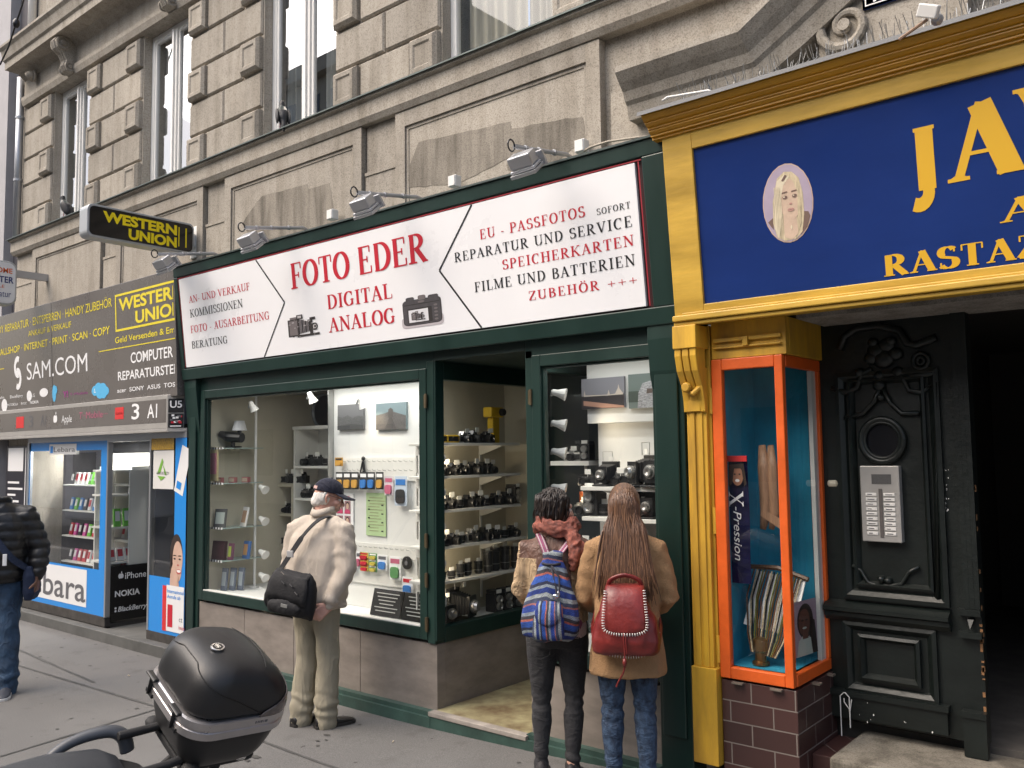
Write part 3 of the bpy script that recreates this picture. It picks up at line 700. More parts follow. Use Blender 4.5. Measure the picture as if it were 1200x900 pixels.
# right window interior
mb = MB(); mb.box(XD+.02, XR-.05, 0.06, 1.3, 0.57, 0.64); mb.build('display_floor', WB, sf, W=True)
mb = MB(); mb.box(-3.26, XR-.02, 0.46, 0.48, .64, 2.55); mb.box(-3.30, XR-.05, 0.40, 0.46, 2.035, 2.5); mb.build('display_panel', WB, sf, W=True)
mb = MB(); mb.box(XD+.02, -3.26, 1.0, 1.02, .64, 2.5); mb.build('dark_backdrop', mat('dark_backdrop', (0.03, 0.03, 0.035), .8), sf, W=True)
mb = MB(); mb.box(XD+.1, XR-.05, 0.1, 1.3, 2.5, 2.52); mb.box(XR-.07, XR-.05, 0.1, .6, .64, 2.5); mb.build('display_ceiling', WB, sf, W=True)

# ------------------------------------------------------------ the white box sign
yb, yt, zb, zt = -0.07, -0.185, 2.555, 3.59
fr = Frame((XL, yb, zb), (1, 0, 0), (0, yt-yb, zt-zb))
sg = thing('fascia_sign', 'long white sign board with red and black serif lettering in a dark green box', 'sign', (-4.95, 0, zb))
L = XR+0.02-XL; Hs = math.hypot(yt-yb, zt-zb)
mb = MB()
back = lambda a, b: Vector((XL+a, 0.028, zb+(zt-zb)*b/Hs))
wl = (fr.px(209.5, 328)[0]+fr.px(216.5, 432)[0])/2; wr_ = (fr.px(741.6, 189.5)[0]+fr.px(757, 357)[0])/2
wb = (fr.px(216.5, 432)[1]+fr.px(757, 357)[1])/2; wt = (fr.px(209.5, 328)[1]+fr.px(741.6, 189.5)[1])/2
def bar(a0, a1, b0, b1, d0, d1):
    mb.prism([fr.at(a0, b0, d0), fr.at(a1, b0, d0), fr.at(a1, b1, d0), fr.at(a0, b1, d0)], fr.n*(d1-d0))
bar(0, L, 0, wb-0.012, -0.07, 0.0); bar(0, L, wt+0.02, Hs, -0.07, 0.0); bar(0, wl-0.015, wb-.012, wt+.02, -0.07, 0.0); bar(wr_+0.05, L, wb-.012, wt+.02, -0.07, 0.0)
mb.prism([fr.at(0, 0, -.07), fr.at(0, Hs, -.07), (XL, 0.028, zt), (XL, 0.028, zb)], (0.04, 0, 0)); mb.prism([fr.at(L-.04, 0, -.07), fr.at(L-.04, Hs, -.07), (XL+L-.04, 0.028, zt), (XL+L-.04, 0.028, zb)], (0.04, 0, 0))
mb.box(XL, XL+L, -0.02, 0.028, zb+.012, zb+.04)
mb.build('box_frame', GREEN, sg, W=True, bevel=0.006)
mb = MB(); mb.prism([fr.at(-.01, Hs+.002, .012), fr.at(-.01, Hs+.014, .012), (XL-.01, 0.028, zt+.03), (XL-.01, 0.028, zt+.015)], (L+.02, 0, 0))
mb.build('top_flashing', mat('lead_sheet', (0.1, .12, .12)), sg, W=True)
mb = MB(); fquad(mb, fr, wl-.015, wr_+.05, wb-.012, wt+.02, -0.03); mb.build('backing', mat('dark_red_edge', (0.05, 0.012, 0.014), .5), sg, W=True)
mb = MB(); bar(wl, wr_, wb, wt, -0.028, -0.008); bd = mb.build('board', mat('sign_white', (.86, .86, .87), .3, var=.02, vscale=2), sg, W=True, bevel=.002)
mb = MB()
for (a0, a1, b0, b1) in ((wl-.012, wr_+.045, wt+.004, wt+.012), (wr_+.022, wr_+.03, wb, wt), (wl-.01, wl-.004, wb, wt)): fquad(mb, fr, a0, a1, b0, b1, -0.006)
mb.build('red_edging', mat('edging_dark_red', (.30, .012, .025), .5), sg, W=True)
D_ = -0.0065
T = lambda *a, **k: ptext(*a, sg, d=-0.0062, **k)
ch = MB()
pl = [fr.px(*q) for q in ((298.3, 298.5), (332.7, 354.3), (309.2, 420))]; pr = [fr.px(*q) for q in ((551.4, 234.3), (514, 317), (563.8, 385.2))]
pl[0] = (pl[0][0], wt-.002); pl[2] = (pl[2][0], wb+.002); pr[0] = (pr[0][0], wt-.002); pr[2] = (pr[2][0], wb+.002)
for q in (pl, pr): fline(ch, fr, q[0], q[1], .014, -.0064); fline(ch, fr, q[1], q[2], .014, -.0062)
ch.build('chevron_lines', INK, sg, W=True)
T('FOTO EDER', fr, (340.8, 339), (501, 305.7), (339.3, 309), RED, wt=1.15, track=.02)
T('DIGITAL', fr, (384, 362.7), (459, 349), (383.5, 346), RED, wt=1.1, track=.05)
T('ANALOG', fr, (385, 390), (462.4, 378), (385, 373), RED, wt=1.1, track=.05)
T('AN- UND VERKAUF', fr, (220.8, 355.4), (292, 339.5), (220.8, 347.2), RED, wt=.9, track=.05)
T('KOMMISSIONEN', fr, (222.3, 373), (283.8, 359.2), (221.7, 363.8), INK, wt=.9, track=.05)
T('FOTO - AUSARBEITUNG', fr, (223, 391), (315, 373.6), (222.8, 382.3), RED, wt=.9, track=.05)
T('BERATUNG', fr, (224.9, 409.2), (265.9, 401.7), (224.3, 400.6), INK, wt=.9, track=.05)
T('EU - PASSFOTOS', fr, (562.4, 280.6), (685.2, 253.7), (561.5, 269), RED, wt=1.0, track=.12)
T('SOFORT', fr, (698.8, 251.7), (738, 244), (698.2, 244.2), INK, wt=1.0, track=.15)
T('REPARATUR UND SERVICE', fr, (532, 306.3), (740, 266.7), (531.4, 295.2), INK, wt=1.0, track=.12)
T('SPEICHERKARTEN', fr, (588.4, 315.8), (742.4, 287.8), (587.5, 304.3), RED, wt=1.0, track=.12)
T('FILME UND BATTERIEN', fr, (555.7, 341.8), (743.9, 311.5), (555, 330.3), INK, wt=1.0, track=.12)
T('ZUBEHÖR +++', fr, (619.3, 352.5), (746, 332.6), (618.7, 341.8), RED, wt=1.0, track=.16)
# printed cameras on the board
def bellows_print(a, b, w_, h_, d, par, name):
    mb = MB(); G = [mat('print_dark', (0.03, 0.025, 0.025), .5), mat('print_mid', (0.16, 0.14, 0.14), .5), mat('print_light', (0.45, .43, .43), .5)]
    q = lambda x0, x1, y0, y1, m_, dd: (mb.mi(m_), fquad(mb, fr, a+x0*w_, a+x1*w_, b+y0*h_, b+y1*h_, d+dd))
    q(.0, .36, .06, .86, 0, 0); q(.05, .31, .12, .8, 1, .0003)
    for k in range(7): q(.34+.055*k, .385+.055*k, .14+.012*k, .84-.03*k, k % 2, .0004+.0001*k)
    q(.70, .80, .02, .74, 0, .001); q(.3, 1.0, .0, .1, 0, .0013)
    mb.mi(0); fdisc(mb, fr, a+.86*w_, b+.4*h_, .1*w_, .17*h_, d+.0016); mb.mi(2); fdisc(mb, fr, a+.87*w_, b+.4*h_, .06*w_, .1*h_, d+.0019); mb.mi(0); fdisc(mb, fr, a+.88*w_, b+.4*h_, .035*w_, .06*h_, d+.0022)
    q(.08, .3, .86, .96, 1, .0002); q(.3, .5, .84, 1.04, 0, .0019); q(.34, .46, .88, .99, 2, .0022); q(.72, .9, .72, .84, 0, .0019)
    rr = random.Random(3)
    for k in range(26):
        x_, y_ = rr.random()*.9, rr.random()*.8; q(x_, x_+.02+.05*rr.random(), y_, y_+.015+.03*rr.random(), rr.choice((0, 1, 2)), .0026+.00002*k)
    return mb.build(name, G, par, W=True, fix=False)
a0, b0 = fr.px(338, 397); a1, b1 = fr.px(372, 366)
bellows_print(a0, b0, a1-a0, b1-b0, -.006, sg, 'printed_bellows_camera')
a0, b0 = fr.px(473, 383); a1, b1 = fr.px(515, 340)
w_, h_ = a1-a0, b1-b0-.01
CB = [mat('print_dark', (0.03, 0.025, 0.025)), mat('print_camera_grey', (0.07, .065, .07), .5, var=.3, vscale=20), mat('print_mid', (.16, .14, .14)), mat('print_screen', (.7, .7, .72)), mat('print_shade', (.5, .46, .48))]
mb = MB(); q = lambda x0, x1, y0, y1, m_, dd: (mb.mi(m_), fquad(mb, fr, a0+x0*w_, a0+x1*w_, b0+y0*h_, b0+y1*h_, -.006+dd))
def rq(x0, x1, y0, y1, r, m_, dd):
    mb.mi(m_); pts = []
    for (cx, cy, s0) in ((x1-r, y1-r, 0), (x0+r, y1-r, 90), (x0+r, y0+r, 180), (x1-r, y0+r, 270)):
        for k in range(5): an = RAD(s0+k*22.5); pts.append((cx+r*cos(an), cy+r*sin(an)))
    mb.poly([fr.at(a0+p[0]*w_, b0+p[1]*h_, -.006+dd) for p in pts])
rq(-.05, 1.03, -.08, .3, .1, 4, 0); rq(0, 1, 0, .88, .12, 0, .0006); rq(.02, .98, .02, .86, .1, 1, .0009); rq(.12, .76, .06, .58, .03, 0, .0012); q(.15, .66, .1, .53, 3, .0015)
rq(.1, .32, .84, .98, .05, 1, .0013); rq(.42, .62, .84, 1.0, .05, 2, .0013); rq(.68, .94, .82, .96, .05, 1, .0014); q(.04, .96, .70, .73, 0, .0014)
for k in range(5): mb.mi(2); fdisc(mb, fr, a0+.86*w_, b0+(.12+.12*k)*h_, .05*w_, .035*h_, -.0042, 12)
mb.mi(2); fdisc(mb, fr, a0+.5*w_, b0+.78*h_, .09*w_, .04*h_, -.0043, 14)
mb.build('printed_digital_camera', CB, sg, W=True, fix=False)
bellows_print(a0+.22*w_, b0+.16*h_, .36*w_, .3*h_, -.0038, sg, 'printed_bellows_camera')

# ------------------------------------------------------------ spot lamps on arms over the sign
SIL = mat('lamp_silver', (0.52, 0.53, 0.55), 0.35, 0.7)
lampspec = [((603, 172), (664, 181), (610, 190), 'nearest the yellow shop'), ((419, 226), (489, 231), (424, 240), 'third from the sign\'s left end'),
            ((287, 267), (355, 267), (291, 282), 'second from the sign\'s left end'), ((185, 298), (250, 297), (191, 309), 'under the black lightbox')]
for i, (pa, pb, pc, where) in enumerate(lampspec):
    ba = PY(*pb, -0.05); tip = PY(*pa, -0.55)
    lp = thing('spot_lamp', 'silver spotlight on an arm over the white sign, '+where, 'spotlight', ba, group='spotlights over the white sign')
    mb = MB(); mb.tube([ba+Vector((0, .06, -.01)), ba, tip], 0.014, 8); mb.tube([ba+Vector((0, 0, .012)), ba.lerp(tip, .5)+Vector((0, 0, .008)), tip+Vector((0, 0, .014))], .004, 5)
    for t in (.25, .55, .8): c = ba.lerp(tip, t); mb.lathe(c-Vector((0, .01, 0)), [(0, .019), (.02, .019)], 'y', 8)
    mb.build('arm', ALU, lp, W=True)
    mb = MB(); mb.tube([tip+Vector((.0, .03*cos(a)-.03, .035*sin(a))) for a in [k*.6 for k in range(11)]], .005, 6); mb.build('cable', BLACK, lp, W=True)
    hc = PY(*pc, -0.52)+Vector((0.03, 0, -.02))
    Rm = Matrix.Translation(hc) @ Matrix.Rotation(RAD(38), 4, 'X') @ Matrix.Rotation(RAD(8), 4, 'Z')
    mb = MB(); mb.cb((0, 0, .03), (.15, .10, .075), Rm); mb.cb((0, 0, -.018), (.165, .115, .02), Rm); mb.build('lamp_head', SIL, lp, W=True, bevel=.012)
    for k in range(5): pass
    mb = MB(); mb.cb((0, 0, -.04), (.17, .13, .02), Rm); mb.cb((.0, .075, -.01), (.2, .02, .09), Rm); mb.build('visor', SIL, lp, W=True, bevel=.003)
    mb = MB(); mb.cb((0, 0, -.054), (.13, .08, .006), Rm); mb.build('lens', WHITEP, lp, W=True)
for i, ((px, py), lb) in enumerate((((682, 172), 'right of the nearest spotlight'), ((533, 213), 'left of the nearest spotlight'), ((390, 252), 'between the middle spotlights'))):
    p = PY(px, py, -.08); jb = thing('junction_box', 'small white cable junction box on top of the sign, '+lb, 'junction box', p, group='junction boxes on the sign')
    mb = MB(); mb.cb((0, 0, .0), (.07, .06, .08)); mb.build('body', WHITEP, jb, bevel=.006)
    mb = MB(); mb.cb((0, -.033, .0), (.06, .008, .07)); mb.build('cover', WHITEP, jb, bevel=.002)
mb = MB(); mb.tube([PY(*q, -.1) for q in ((684, 177), (693, 172), (712, 166), (740, 162), (772, 158))], .007, 6)
tag(mb.build('power_cable', mat('beige_cable', (.35, .31, .25), .6), smooth=True), 'beige power cable looping over the right end of the sign', 'cable')

# ------------------------------------------------------------ projecting lightbox
X0 = -7.36
wu = thing('projecting_lightbox', 'black double line yellow lettered lightbox projecting from the wall on a bracket', 'sign', (X0, -0.55, 3.72))
def rrect(y0, y1, z0, z1, r, x):
    pts = []
    for (cy, cz, s0) in ((y1-r, z1-r, 0), (y0+r, z1-r, 90), (y0+r, z0+r, 180), (y1-r, z0+r, 270)):
        for k in range(6): an = RAD(s0+k*18); pts.append(Vector((x, cy+r*cos(an), cz+r*sin(an))))
    return pts
y0, y1, z0, z1 = -1.05, -0.07, 3.715, 4.0
mb = MB(); mb.rings([rrect(y0, y1, z0, z1, .05, X0-.15), rrect(y0, y1, z0, z1, .05, X0)]); mb.build('housing', mat('lightbox_grey', (.42, .44, .45), .35, .3), wu, W=True, bevel=.006)
mb = MB(); mb.rings([rrect(y0+.018, y1-.018, z0+.018, z1-.018, .04, X0+.001), rrect(y0+.02, y1-.02, z0+.02, z1-.02, .04, X0+.008)]); mb.build('face', mat('gloss_black', (.008, .008, .009), .12), wu, W=True)
fw = Frame((X0+.009, y0, z0), (0, 1, 0), (0, 0, 1))
Wd, Hd = y1-y0, z1-z0
YW = mat('signal_yellow', (.95, .74, .0), .4)
lettering('WESTERN', fw, .13*Wd, .82*Wd, .515*Hd, .85*Hd, YW, wu, style='sans', bold=.045, d=.001)
lettering('UNION', fw, .36*Wd, .82*Wd, .12*Hd, .455*Hd, YW, wu, style='sans', bold=.045, d=.001)
mb = MB(); fquad(mb, fw, .835*Wd, .845*Wd, .17*Hd, .80*Hd, .001); fquad(mb, fw, .905*Wd, .918*Wd, .17*Hd, .80*Hd, .001); mb.build('bars', YW, wu, W=True, fix=False)
mb = MB(); mb.box(X0-.11, X0-.04, y1, -.03, 3.80, 3.92); mb.box(X0-.14, X0+.0, -.03, .02, 3.70, 4.0); mb.build('bracket', WFR, wu, W=True, bevel=.004)
# small white projecting sign at the far left edge
X1 = -10.6
nt_ = thing('projecting_sign', 'small white rounded projecting sign with blue and red words at the left edge', 'sign', (X1, -.6, 3.55))
y0, y1 = PX(-24, 310, X1).y, PX(20, 330, X1).y; z1, z0 = PX(10, 306, X1).z, PX(12, 358, X1).z
mb = MB(); mb.rings([rrect(y0, y1, z0, z1, .09, X1-.14), rrect(y0, y1, z0, z1, .09, X1)]); mb.build('housing', mat('lightbox_grey', (.42, .44, .45)), nt_, W=True, bevel=.01)
mb = MB(); mb.rings([rrect(y0+.02, y1-.02, z0+.02, z1-.02, .08, X1+.001), rrect(y0+.02, y1-.02, z0+.02, z1-.02, .08, X1+.006)]); mb.build('face', WHITE, nt_, W=True)
fn = Frame((X1+.007, y0, z0), (0, 1, 0), (0, 0, 1)); Wd, Hd = y1-y0, z1-z0
NB = mat('navy_print', (.015, .03, .16)); OR = mat('orange_print', (.7, .12, .02))
lettering('HOME', fn, .30*Wd, .86*Wd, .72*Hd, .84*Hd, OR, nt_, style='sans', bold=.02, d=.001)
lettering('CENTER', fn, .08*Wd, .90*Wd, .50*Hd, .65*Hd, NB, nt_, style='sans', bold=.02, d=.001)
lettering('ALLE', fn, .3*Wd, .66*Wd, .38*Hd, .45*Hd, OR, nt_, style='sans', d=.001)
lettering('Reparatur', fn, .08*Wd, .84*Wd, .18*Hd, .33*Hd, NB, nt_, style='sans', d=.001)
mb = MB(); mb.box(X1-.1, X1-.04, y1, 0.03, z1-.16, z1-.08); mb.build('bracket', ALU, nt_, W=True)
# ============================================================ phone shop on the left
ls = thing('phone_shop', 'phone shop front with bright blue window film around an open doorway', 'shop front', (-9.2, 0, 0))
VIN = mat('dark_grey_vinyl', (0.135, 0.123, 0.114), 0.28, var=0.08, vscale=2)
LX0, LX1 = -13.4, -7.56
# upper canted board
lb_ = thing('phone_shop_sign', 'dark grey canted shop board with yellow and white print about phones and copying', 'sign', (-9.5, -.2, 2.4))
yb, yt, zb, zt = -0.10, -0.15, 2.415, 3.60
fl = Frame((LX0, yb, zb), (1, 0, 0), (0, yt-yb, zt-zb)); HL = math.hypot(yt-yb, zt-zb); LL = LX1-LX0
mb = MB(); mb.prism([fl.at(0, 0, 0), fl.at(0, HL, 0), (LX0, .028, zt), (LX0, .028, zb)], (LL, 0, 0)); mb.build('board', VIN, lb_, W=True, bevel=.004)
mb = MB(); aj = fl.px(61, 420)[0]; fquad(mb, fl, aj-.004, aj+.004, 0, HL, .001); mb.build('board_joint', INK, lb_, W=True, fix=False)
TL_ = lambda t, bl, br, tl, m, **k: ptext(t, fl, bl, br, tl, m, lb_, style='sans', d=.002, amax=LL-.03, **k)
TL_('HANDY REPARATUR · ENTSPERREN · HANDY ZUBEHÖR', (-12, 394), (131.3, 358.7), (-12, 385), YTXT)
TL_('ANKAUF & VERKAUF', (33.5, 394.9), (83.6, 383), (33.5, 388), YTXT)
TL_('CALLSHOP · INTERNET · PRINT · SCAN · COPY', (-3, 416.5), (129, 392), (-3, 408.5), YTXT, bold=.008)
TL_('SAM.COM', (31.8, 445.5), (102.7, 434.8), (31.8, 424.7), WTXT)
mb = MB(); a0, b0 = fl.px(135.7, 389.2); _, b1 = fl.px(135.7, 345.7); a1 = LL-.01; t_ = .022
fquad(mb, fl, a0, a0+t_, b0, b1, .002); fquad(mb, fl, a0+t_, a1, b0, b0+t_, .002); fquad(mb, fl, a0+t_, a1, b1-t_, b1, .002)
a2, b2 = fl.px(116, 412.3); fquad(mb, fl, a2, a1, b2-.004, b2+.006, .002); a3, b3 = fl.px(5, 432); fquad(mb, fl, a3-.9, a3, b3-.004, b3+.006, .002)
mb.build('yellow_lines', YTXT, lb_, W=True, fix=False)
TL_('WESTERN', (139.4, 364.8), (215, 347.5), (139.4, 349.6), YTXT, bold=.03)
TL_('UNION', (159, 379.5), (215, 367), (159, 364), YTXT, bold=.03)
TL_('Geld Versenden & Empfangen', (135.2, 403.4), (232, 383.5), (135.2, 396), YTXT, bold=.01)
TL_('COMPUTER', (153.5, 426), (203, 418), (153.5, 413), WTXT, bold=.015)
TL_('REPARATURSTELLE', (138.6, 447.4), (219, 434.5), (138.6, 436.5), WTXT, bold=.015)
TL_('acer  SONY  ASUS  TOSHIBA', (137.6, 461.4), (222, 450), (137.6, 456.2), WTXT, bold=.01)
SKY_ = mat('sky_blue_print', (.10, .45, .75)); PUR = mat('purple_print', (.30, .03, .22))
def blob(mb, x, y, r, k=1.0, d=.0025):
    a, b = fl.px(x, y); a2, _ = fl.px(x+r, y); fdisc(mb, fl, a, b, abs(a2-a), abs(a2-a)*k, d, 14)
mb = MB()
for dx, dy, r in ((-6, 1, 4), (-2, -2, 4.5), (3, -1, 5), (7, 1, 3.5), (0, 3, 5), (4, 4, 4)): blob(mb, 117.5+dx, 457+dy, r, .7, .0022+.0003*dx/7)
blob(mb, 63.7, 461, 2.2, 2); blob(mb, 65.5, 457, 1.8, 1.2, .0031)
mb.build('blue_emblem', SKY_, lb_, W=True, fix=False); TL_('skype', (110.5, 461), (125.5, 458), (110.5, 453), WTXT, bold=.02)
TL_('Y!', (74, 466), (80, 465), (74, 458.5), PUR, bold=.03); TL_('T-Mobile', (82, 464), (103, 461), (82, 461), PUR)
mb = MB(); blob(mb, 51.5, 460, 5, .45); blob(mb, 34.5, 464, 3, .9); blob(mb, 5.4, 475, 3.4, .9); mb.build('white_emblem', WTXT, lb_, W=True, fix=False)
TL_('Palm', (-2, 468), (5, 467), (-2, 464.5), WTXT); TL_('BlackBerry', (12, 467.2), (27, 464.8), (12, 463.5), WTXT); TL_('LG', (37.5, 465.6), (41, 465), (37.5, 461.5), WTXT)
TL_('MOTOROLA', (9, 476.5), (21, 474.6), (9, 473.5), WTXT); TL_('htc', (25, 474.5), (31.5, 473.5), (25, 471), WTXT); TL_('NOKIA', (35.5, 473.8), (45.5, 472), (35.5, 470.3), WTXT, bold=.02)
# S emblem: two interlocking hooks
mb = MB(); a, b = fl.px(21, 437)
def arcband(mb, a, b, r0, r1, s, e, d, k=1.25):
    n = 14
    for i in range(n):
        p, q = RAD(s+(e-s)*i/n), RAD(s+(e-s)*(i+1)/n)
        mb.poly([fl.at(a+cos(p)*r0, b+sin(p)*r0*k, d), fl.at(a+cos(p)*r1, b+sin(p)*r1*k, d), fl.at(a+cos(q)*r1, b+sin(q)*r1*k, d), fl.at(a+cos(q)*r0, b+sin(q)*r0*k, d)])
arcband(mb, a, b+.07, .05, .105, 60, 290, .002); arcband(mb, a, b-.07, .05, .105, 240, 470, .0023)
mb.build('white_emblem', WTXT, lb_, W=True, fix=False)
# lower strip box
st = thing('phone_shop_strip', 'dark strip of phone network logos in a pale metal box below the grey board', 'sign', (-9.5, -.2, 2.06))
YS = -0.12
zs0, zs1 = PY(100, 505, YS).z, PY(100, 474, YS).z
xe = PY(196, 480, YS).x
mb = MB(); mb.prism([(LX0, YS, zs0-.05), (xe, YS, zs0-.05), (xe+.12, 0.0, zs0-.05), (LX0, 0.0, zs0-.05)], (0, 0, .03))
mb.prism([(LX0, YS, zs0-.02), (xe, YS, zs0-.02), (xe+.11, -.01, zs0-.02), (LX0, -.03, zs0-.02)], (0, 0, zs1-zs0+.04)); mb.build('housing', mat('pale_metal', (.40, .385, .36), .45, .2, var=.1), st, W=True, bevel=.004)
fs_ = Frame((LX0, YS, zs0), (1, 0, 0), (0, 0, 1)); HS = zs1-zs0
mb = MB(); fquad(mb, fs_, 0, xe-LX0-.02, .04, HS-.02, .002); mb.build('strip', VIN, st, W=True, fix=False)
TS = lambda t, bl, br, tl, m, **k: ptext(t, fs_, bl, br, tl, m, st, style='sans', d=.004, **k)
REDL = mat('logo_red', (.62, .03, .03)); 
mb = MB()
for (x0, x1, yt_, yb_) in ((19, 28.5, 486, 504), (135, 145.5, 474.5, 494)):
    a0, b0 = fs_.px(x0, yb_); a1, b1 = fs_.px(x1, yt_); fquad(mb, fs_, a0, a1, b0+.02, b1-.02, .004)
mb.build('red_square', REDL, st, W=True, fix=False)
TS('3', (154.5, 492), (163.5, 490.5), (154.5, 473), WTXT, bold=.01); TS('A1', (173, 490.5), (184.5, 489), (173, 473.5), WTXT, bold=.01)
TS('3', (34, 501), (39, 500), (34, 487), GTXT); TS('A1', (48, 499), (54, 498), (48, 486), GTXT)
TS('Apple', (72.6, 495.8), (84.5, 494), (72.6, 487), WTXT); TS('T··Mobile···', (93, 492), (126.4, 487.5), (93, 484), mat('magenta_print', (.45, .12, .2)))
TS('one', (136.5, 486.5), (144, 485.5), (136.5, 482.5), WTXT)
mb = MB(); a, b = fs_.px(65.2, 491); fdisc(mb, fs_, a-.018, b, .03, .042, .004); fdisc(mb, fs_, a+.018, b, .03, .042, .0043); fdisc(mb, fs_, a+.012, b+.062, .01, .018, .004, 10); mb.build('white_emblem', WTXT, st, W=True, fix=False)
# end sticker
fe = Frame((xe+.001, YS, zs0), Vector((.11, .11, 0)), (0, 0, 1))
mb = MB(); fquad(mb, fe, .01, .15, .13, HS-.02, .004); fquad(mb, fe, .01, .15, -.01, .12, .004); s_ = mb.build('sticker', INK, st, W=True, fix=False)
lettering('U5', fe, .025, .135, HS-.105, HS-.035, WTXT, s_, style='sans', bold=.02, d=.006)
mb = MB(); rr = random.Random(4)
for k in range(14): a, b = .02+rr.random()*.10, .02+rr.random()*.08; mb.mi(k % 3); fquad(mb, fe, a, a+.025, b, b+.018, .006+k*.0002)
fquad(mb, fe, .03, .13, -.002, .008, .0095); mb.build('sticker_print', [RED, WTXT, GTXT], s_, W=True, fix=False)
# ground floor
ALF = mat('alu_frame', (.45, .46, .47), .35, .7)
ZT_ = 2.03
xb = -9.09; xr0 = -8.24; xr1 = -7.56
mb = MB(); mb.box(-11.75, xb, 0.0, .06, .115, .21); mb.box(xr0, xr1, 0, .06, .10, .19); mb.box(-11.75, xb, 0.06, 1.2, .08, .14)
build_split(mb, 'base_board', mat('worn_dark_base', (.05, .045, .04), .8, var=.5, vscale=9), ls, W=True)
mb = MB(); mb.box(-11.9, xr1-.0, -.10, .02, -.05, .105); mb.box(xb, xr0, .02, 1.6, -.05, .10); build_split(mb, 'step', mat('step_stone', (.10, .10, .095), .7, var=.3, vscale=5), ls, W=True, bevel=.008)
mb = MB(); mb.box(-11.12, -11.07, .0, .05, .2, ZT_); mb.box(xb-.03, xb, 0, .05, .2, ZT_); mb.box(xr0, xr0+.03, 0, .05, .19, ZT_); mb.box(-11.1, -7.56, 0.0, .06, ZT_, 2.12)
mb.box(xb, xr0, .0, .05, ZT_-.02, ZT_-.0005); mb.build('metal_frame', ALF, ls, W=True)
# glass with film
gx0, gx1 = -11.05, xb-.035
fg = Frame((gx0, .012, .21), (1, 0, 0), (0, 0, 1)); GW = gx1-gx0; GH = ZT_-.21
i0 = PY(33, 520, .012).x-gx0; ia = PY(34, 560, .012).x-gx0; ib = PY(118, 560, .012).x-gx0
jb, jt = PY(80, 662, .012).z-.21, PY(80, 528, .012).z-.21
wa = PY(101, 650, .012)
mb = MB(); mb.quad(fg.at(0, 0, -.012), fg.at(GW, 0, -.012), fg.at(GW, GH, -.012), fg.at(0, GH, -.012)); mb.build('pane', GLASS, ls, W=True)
mb = MB(); fquad(mb, fg, 0, GW, 0, jb, 0); fquad(mb, fg, 0, ia, jb, GH, 0); fquad(mb, fg, ib, GW, jb, GH, 0); fquad(mb, fg, ia, ib, jt, GH, 0); film = mb.build('blue_film', BLUEF, ls, W=True, fix=False)
a0, b0 = fg.px(52, 696); a1, b1 = fg.px(101, 712); _, bt = fg.px(101, 668)
mb = MB(); fquad(mb, fg, a0-.9, a1, b1, bt, .002); mb.build('white_label', WHITE, film, W=True, fix=False)
lettering('Lebara', fg, a0-.62, a1-.02, b1+.05, bt-.06, GTXT, film, style='sans', bold=.008, d=.004)
mb = MB(); a0, b0 = fg.px(58, 533); a1, b1 = fg.px(90, 522); fquad(mb, fg, a0, a1, b0, b1+.02, .003); mb.build('white_label', WHITE, film, W=True, fix=False)
lettering('Lebara', fg, a0+.12, a1-.03, b0+.03, b1-.01, GTXT, film, style='sans', d=.005)
mb = MB(); fquad(mb, fg, a0+.03, a0+.1, b0+.02, b1, .005); mb.build('blue_emblem', BLUEF, film, W=True, fix=False)
# left narrow panel with a phone price list
mb = MB(); mb.box(-11.75, -11.13, .01, .03, .6, 2.0); pl_ = mb.build('list_panel', mat('black_board', (.015, .013, .02), .3), ls, W=True)
fp = Frame((-11.75, .009, .6), (1, 0, 0), (0, 0, 1)); mb = MB(); fquad(mb, fp, .05, .5, 1.1, 1.38, .001)
for k in range(11): fquad(mb, fp, .06, .5-.1*(k % 3), .2+.075*k, .225+.075*k, .001)
fquad(mb, fp, .56, .58, .1, 1.38, .0012); mb.build('list_print', WTXT, pl_, W=True, fix=False)
# doorway: side wall with black brand panel and a white shelf behind glass
mb = MB(); mb.box(xb-.03, xb, .052, .5, .16, .72); bp_ = mb.build('brand_panel', mat('gloss_black', (.008, .008, .009)), ls, W=True)
fb = Frame((xb+.001, .05, .16), (0, 1, 0), (0, 0, 1))
lettering('iPhone', fb, .155, .385, .42, .49, WTXT, bp_, style='sans', bold=.01, d=.001); lettering('NOKIA', fb, .05, .32, .245, .31, WTXT, bp_, style='sans', bold=.03, d=.001); lettering('BlackBerry', fb, .085, .40, .09, .145, WTXT, bp_, style='sans', bold=.02, d=.001, shear=.2)
mb = MB(); fdisc(mb, fb, .10, .455, .018, .026, .001); fdisc(mb, fb, .12, .455, .018, .026, .0013); fdisc(mb, fb, .117, .492, .006, .011, .001, 8); fdisc(mb, fb, .06, .13, .012, .012, .001, 8); fdisc(mb, fb, .06, .10, .012, .012, .001, 8); mb.build('white_emblem', WTXT, bp_, W=True, fix=False)
mb = MB(); mb.quad((xb-.015, .05, .72), (xb-.015, .5, .72), (xb-.015, .5, 2.03), (xb-.015, .05, 2.03)); mb.build('side_pane', GLASS, ls, W=True)
mb = MB(); mb.box(xb-.02, xb+.0, .46, .5, .72, 2.03); mb.build('door_post', ALF, ls, W=True)
GREYW = mat('grey_cupboard', (.33, .34, .36), .5)
mb = MB()
mb.box(xb-.5, xb-.05, .49, .52, .62, 1.72); mb.box(xb-.5, xb-.48, .1, .5, .62, 1.72)
for z in (.74, 1.10, 1.44, 1.70): mb.box(xb-.47, xb-.04, .06, .485, z, z+.02)
mb.box(xb-.045, xb-.025, .25, .49, .62, 1.72)
mb.build('shelf_unit', SHELFW, ls, W=True)
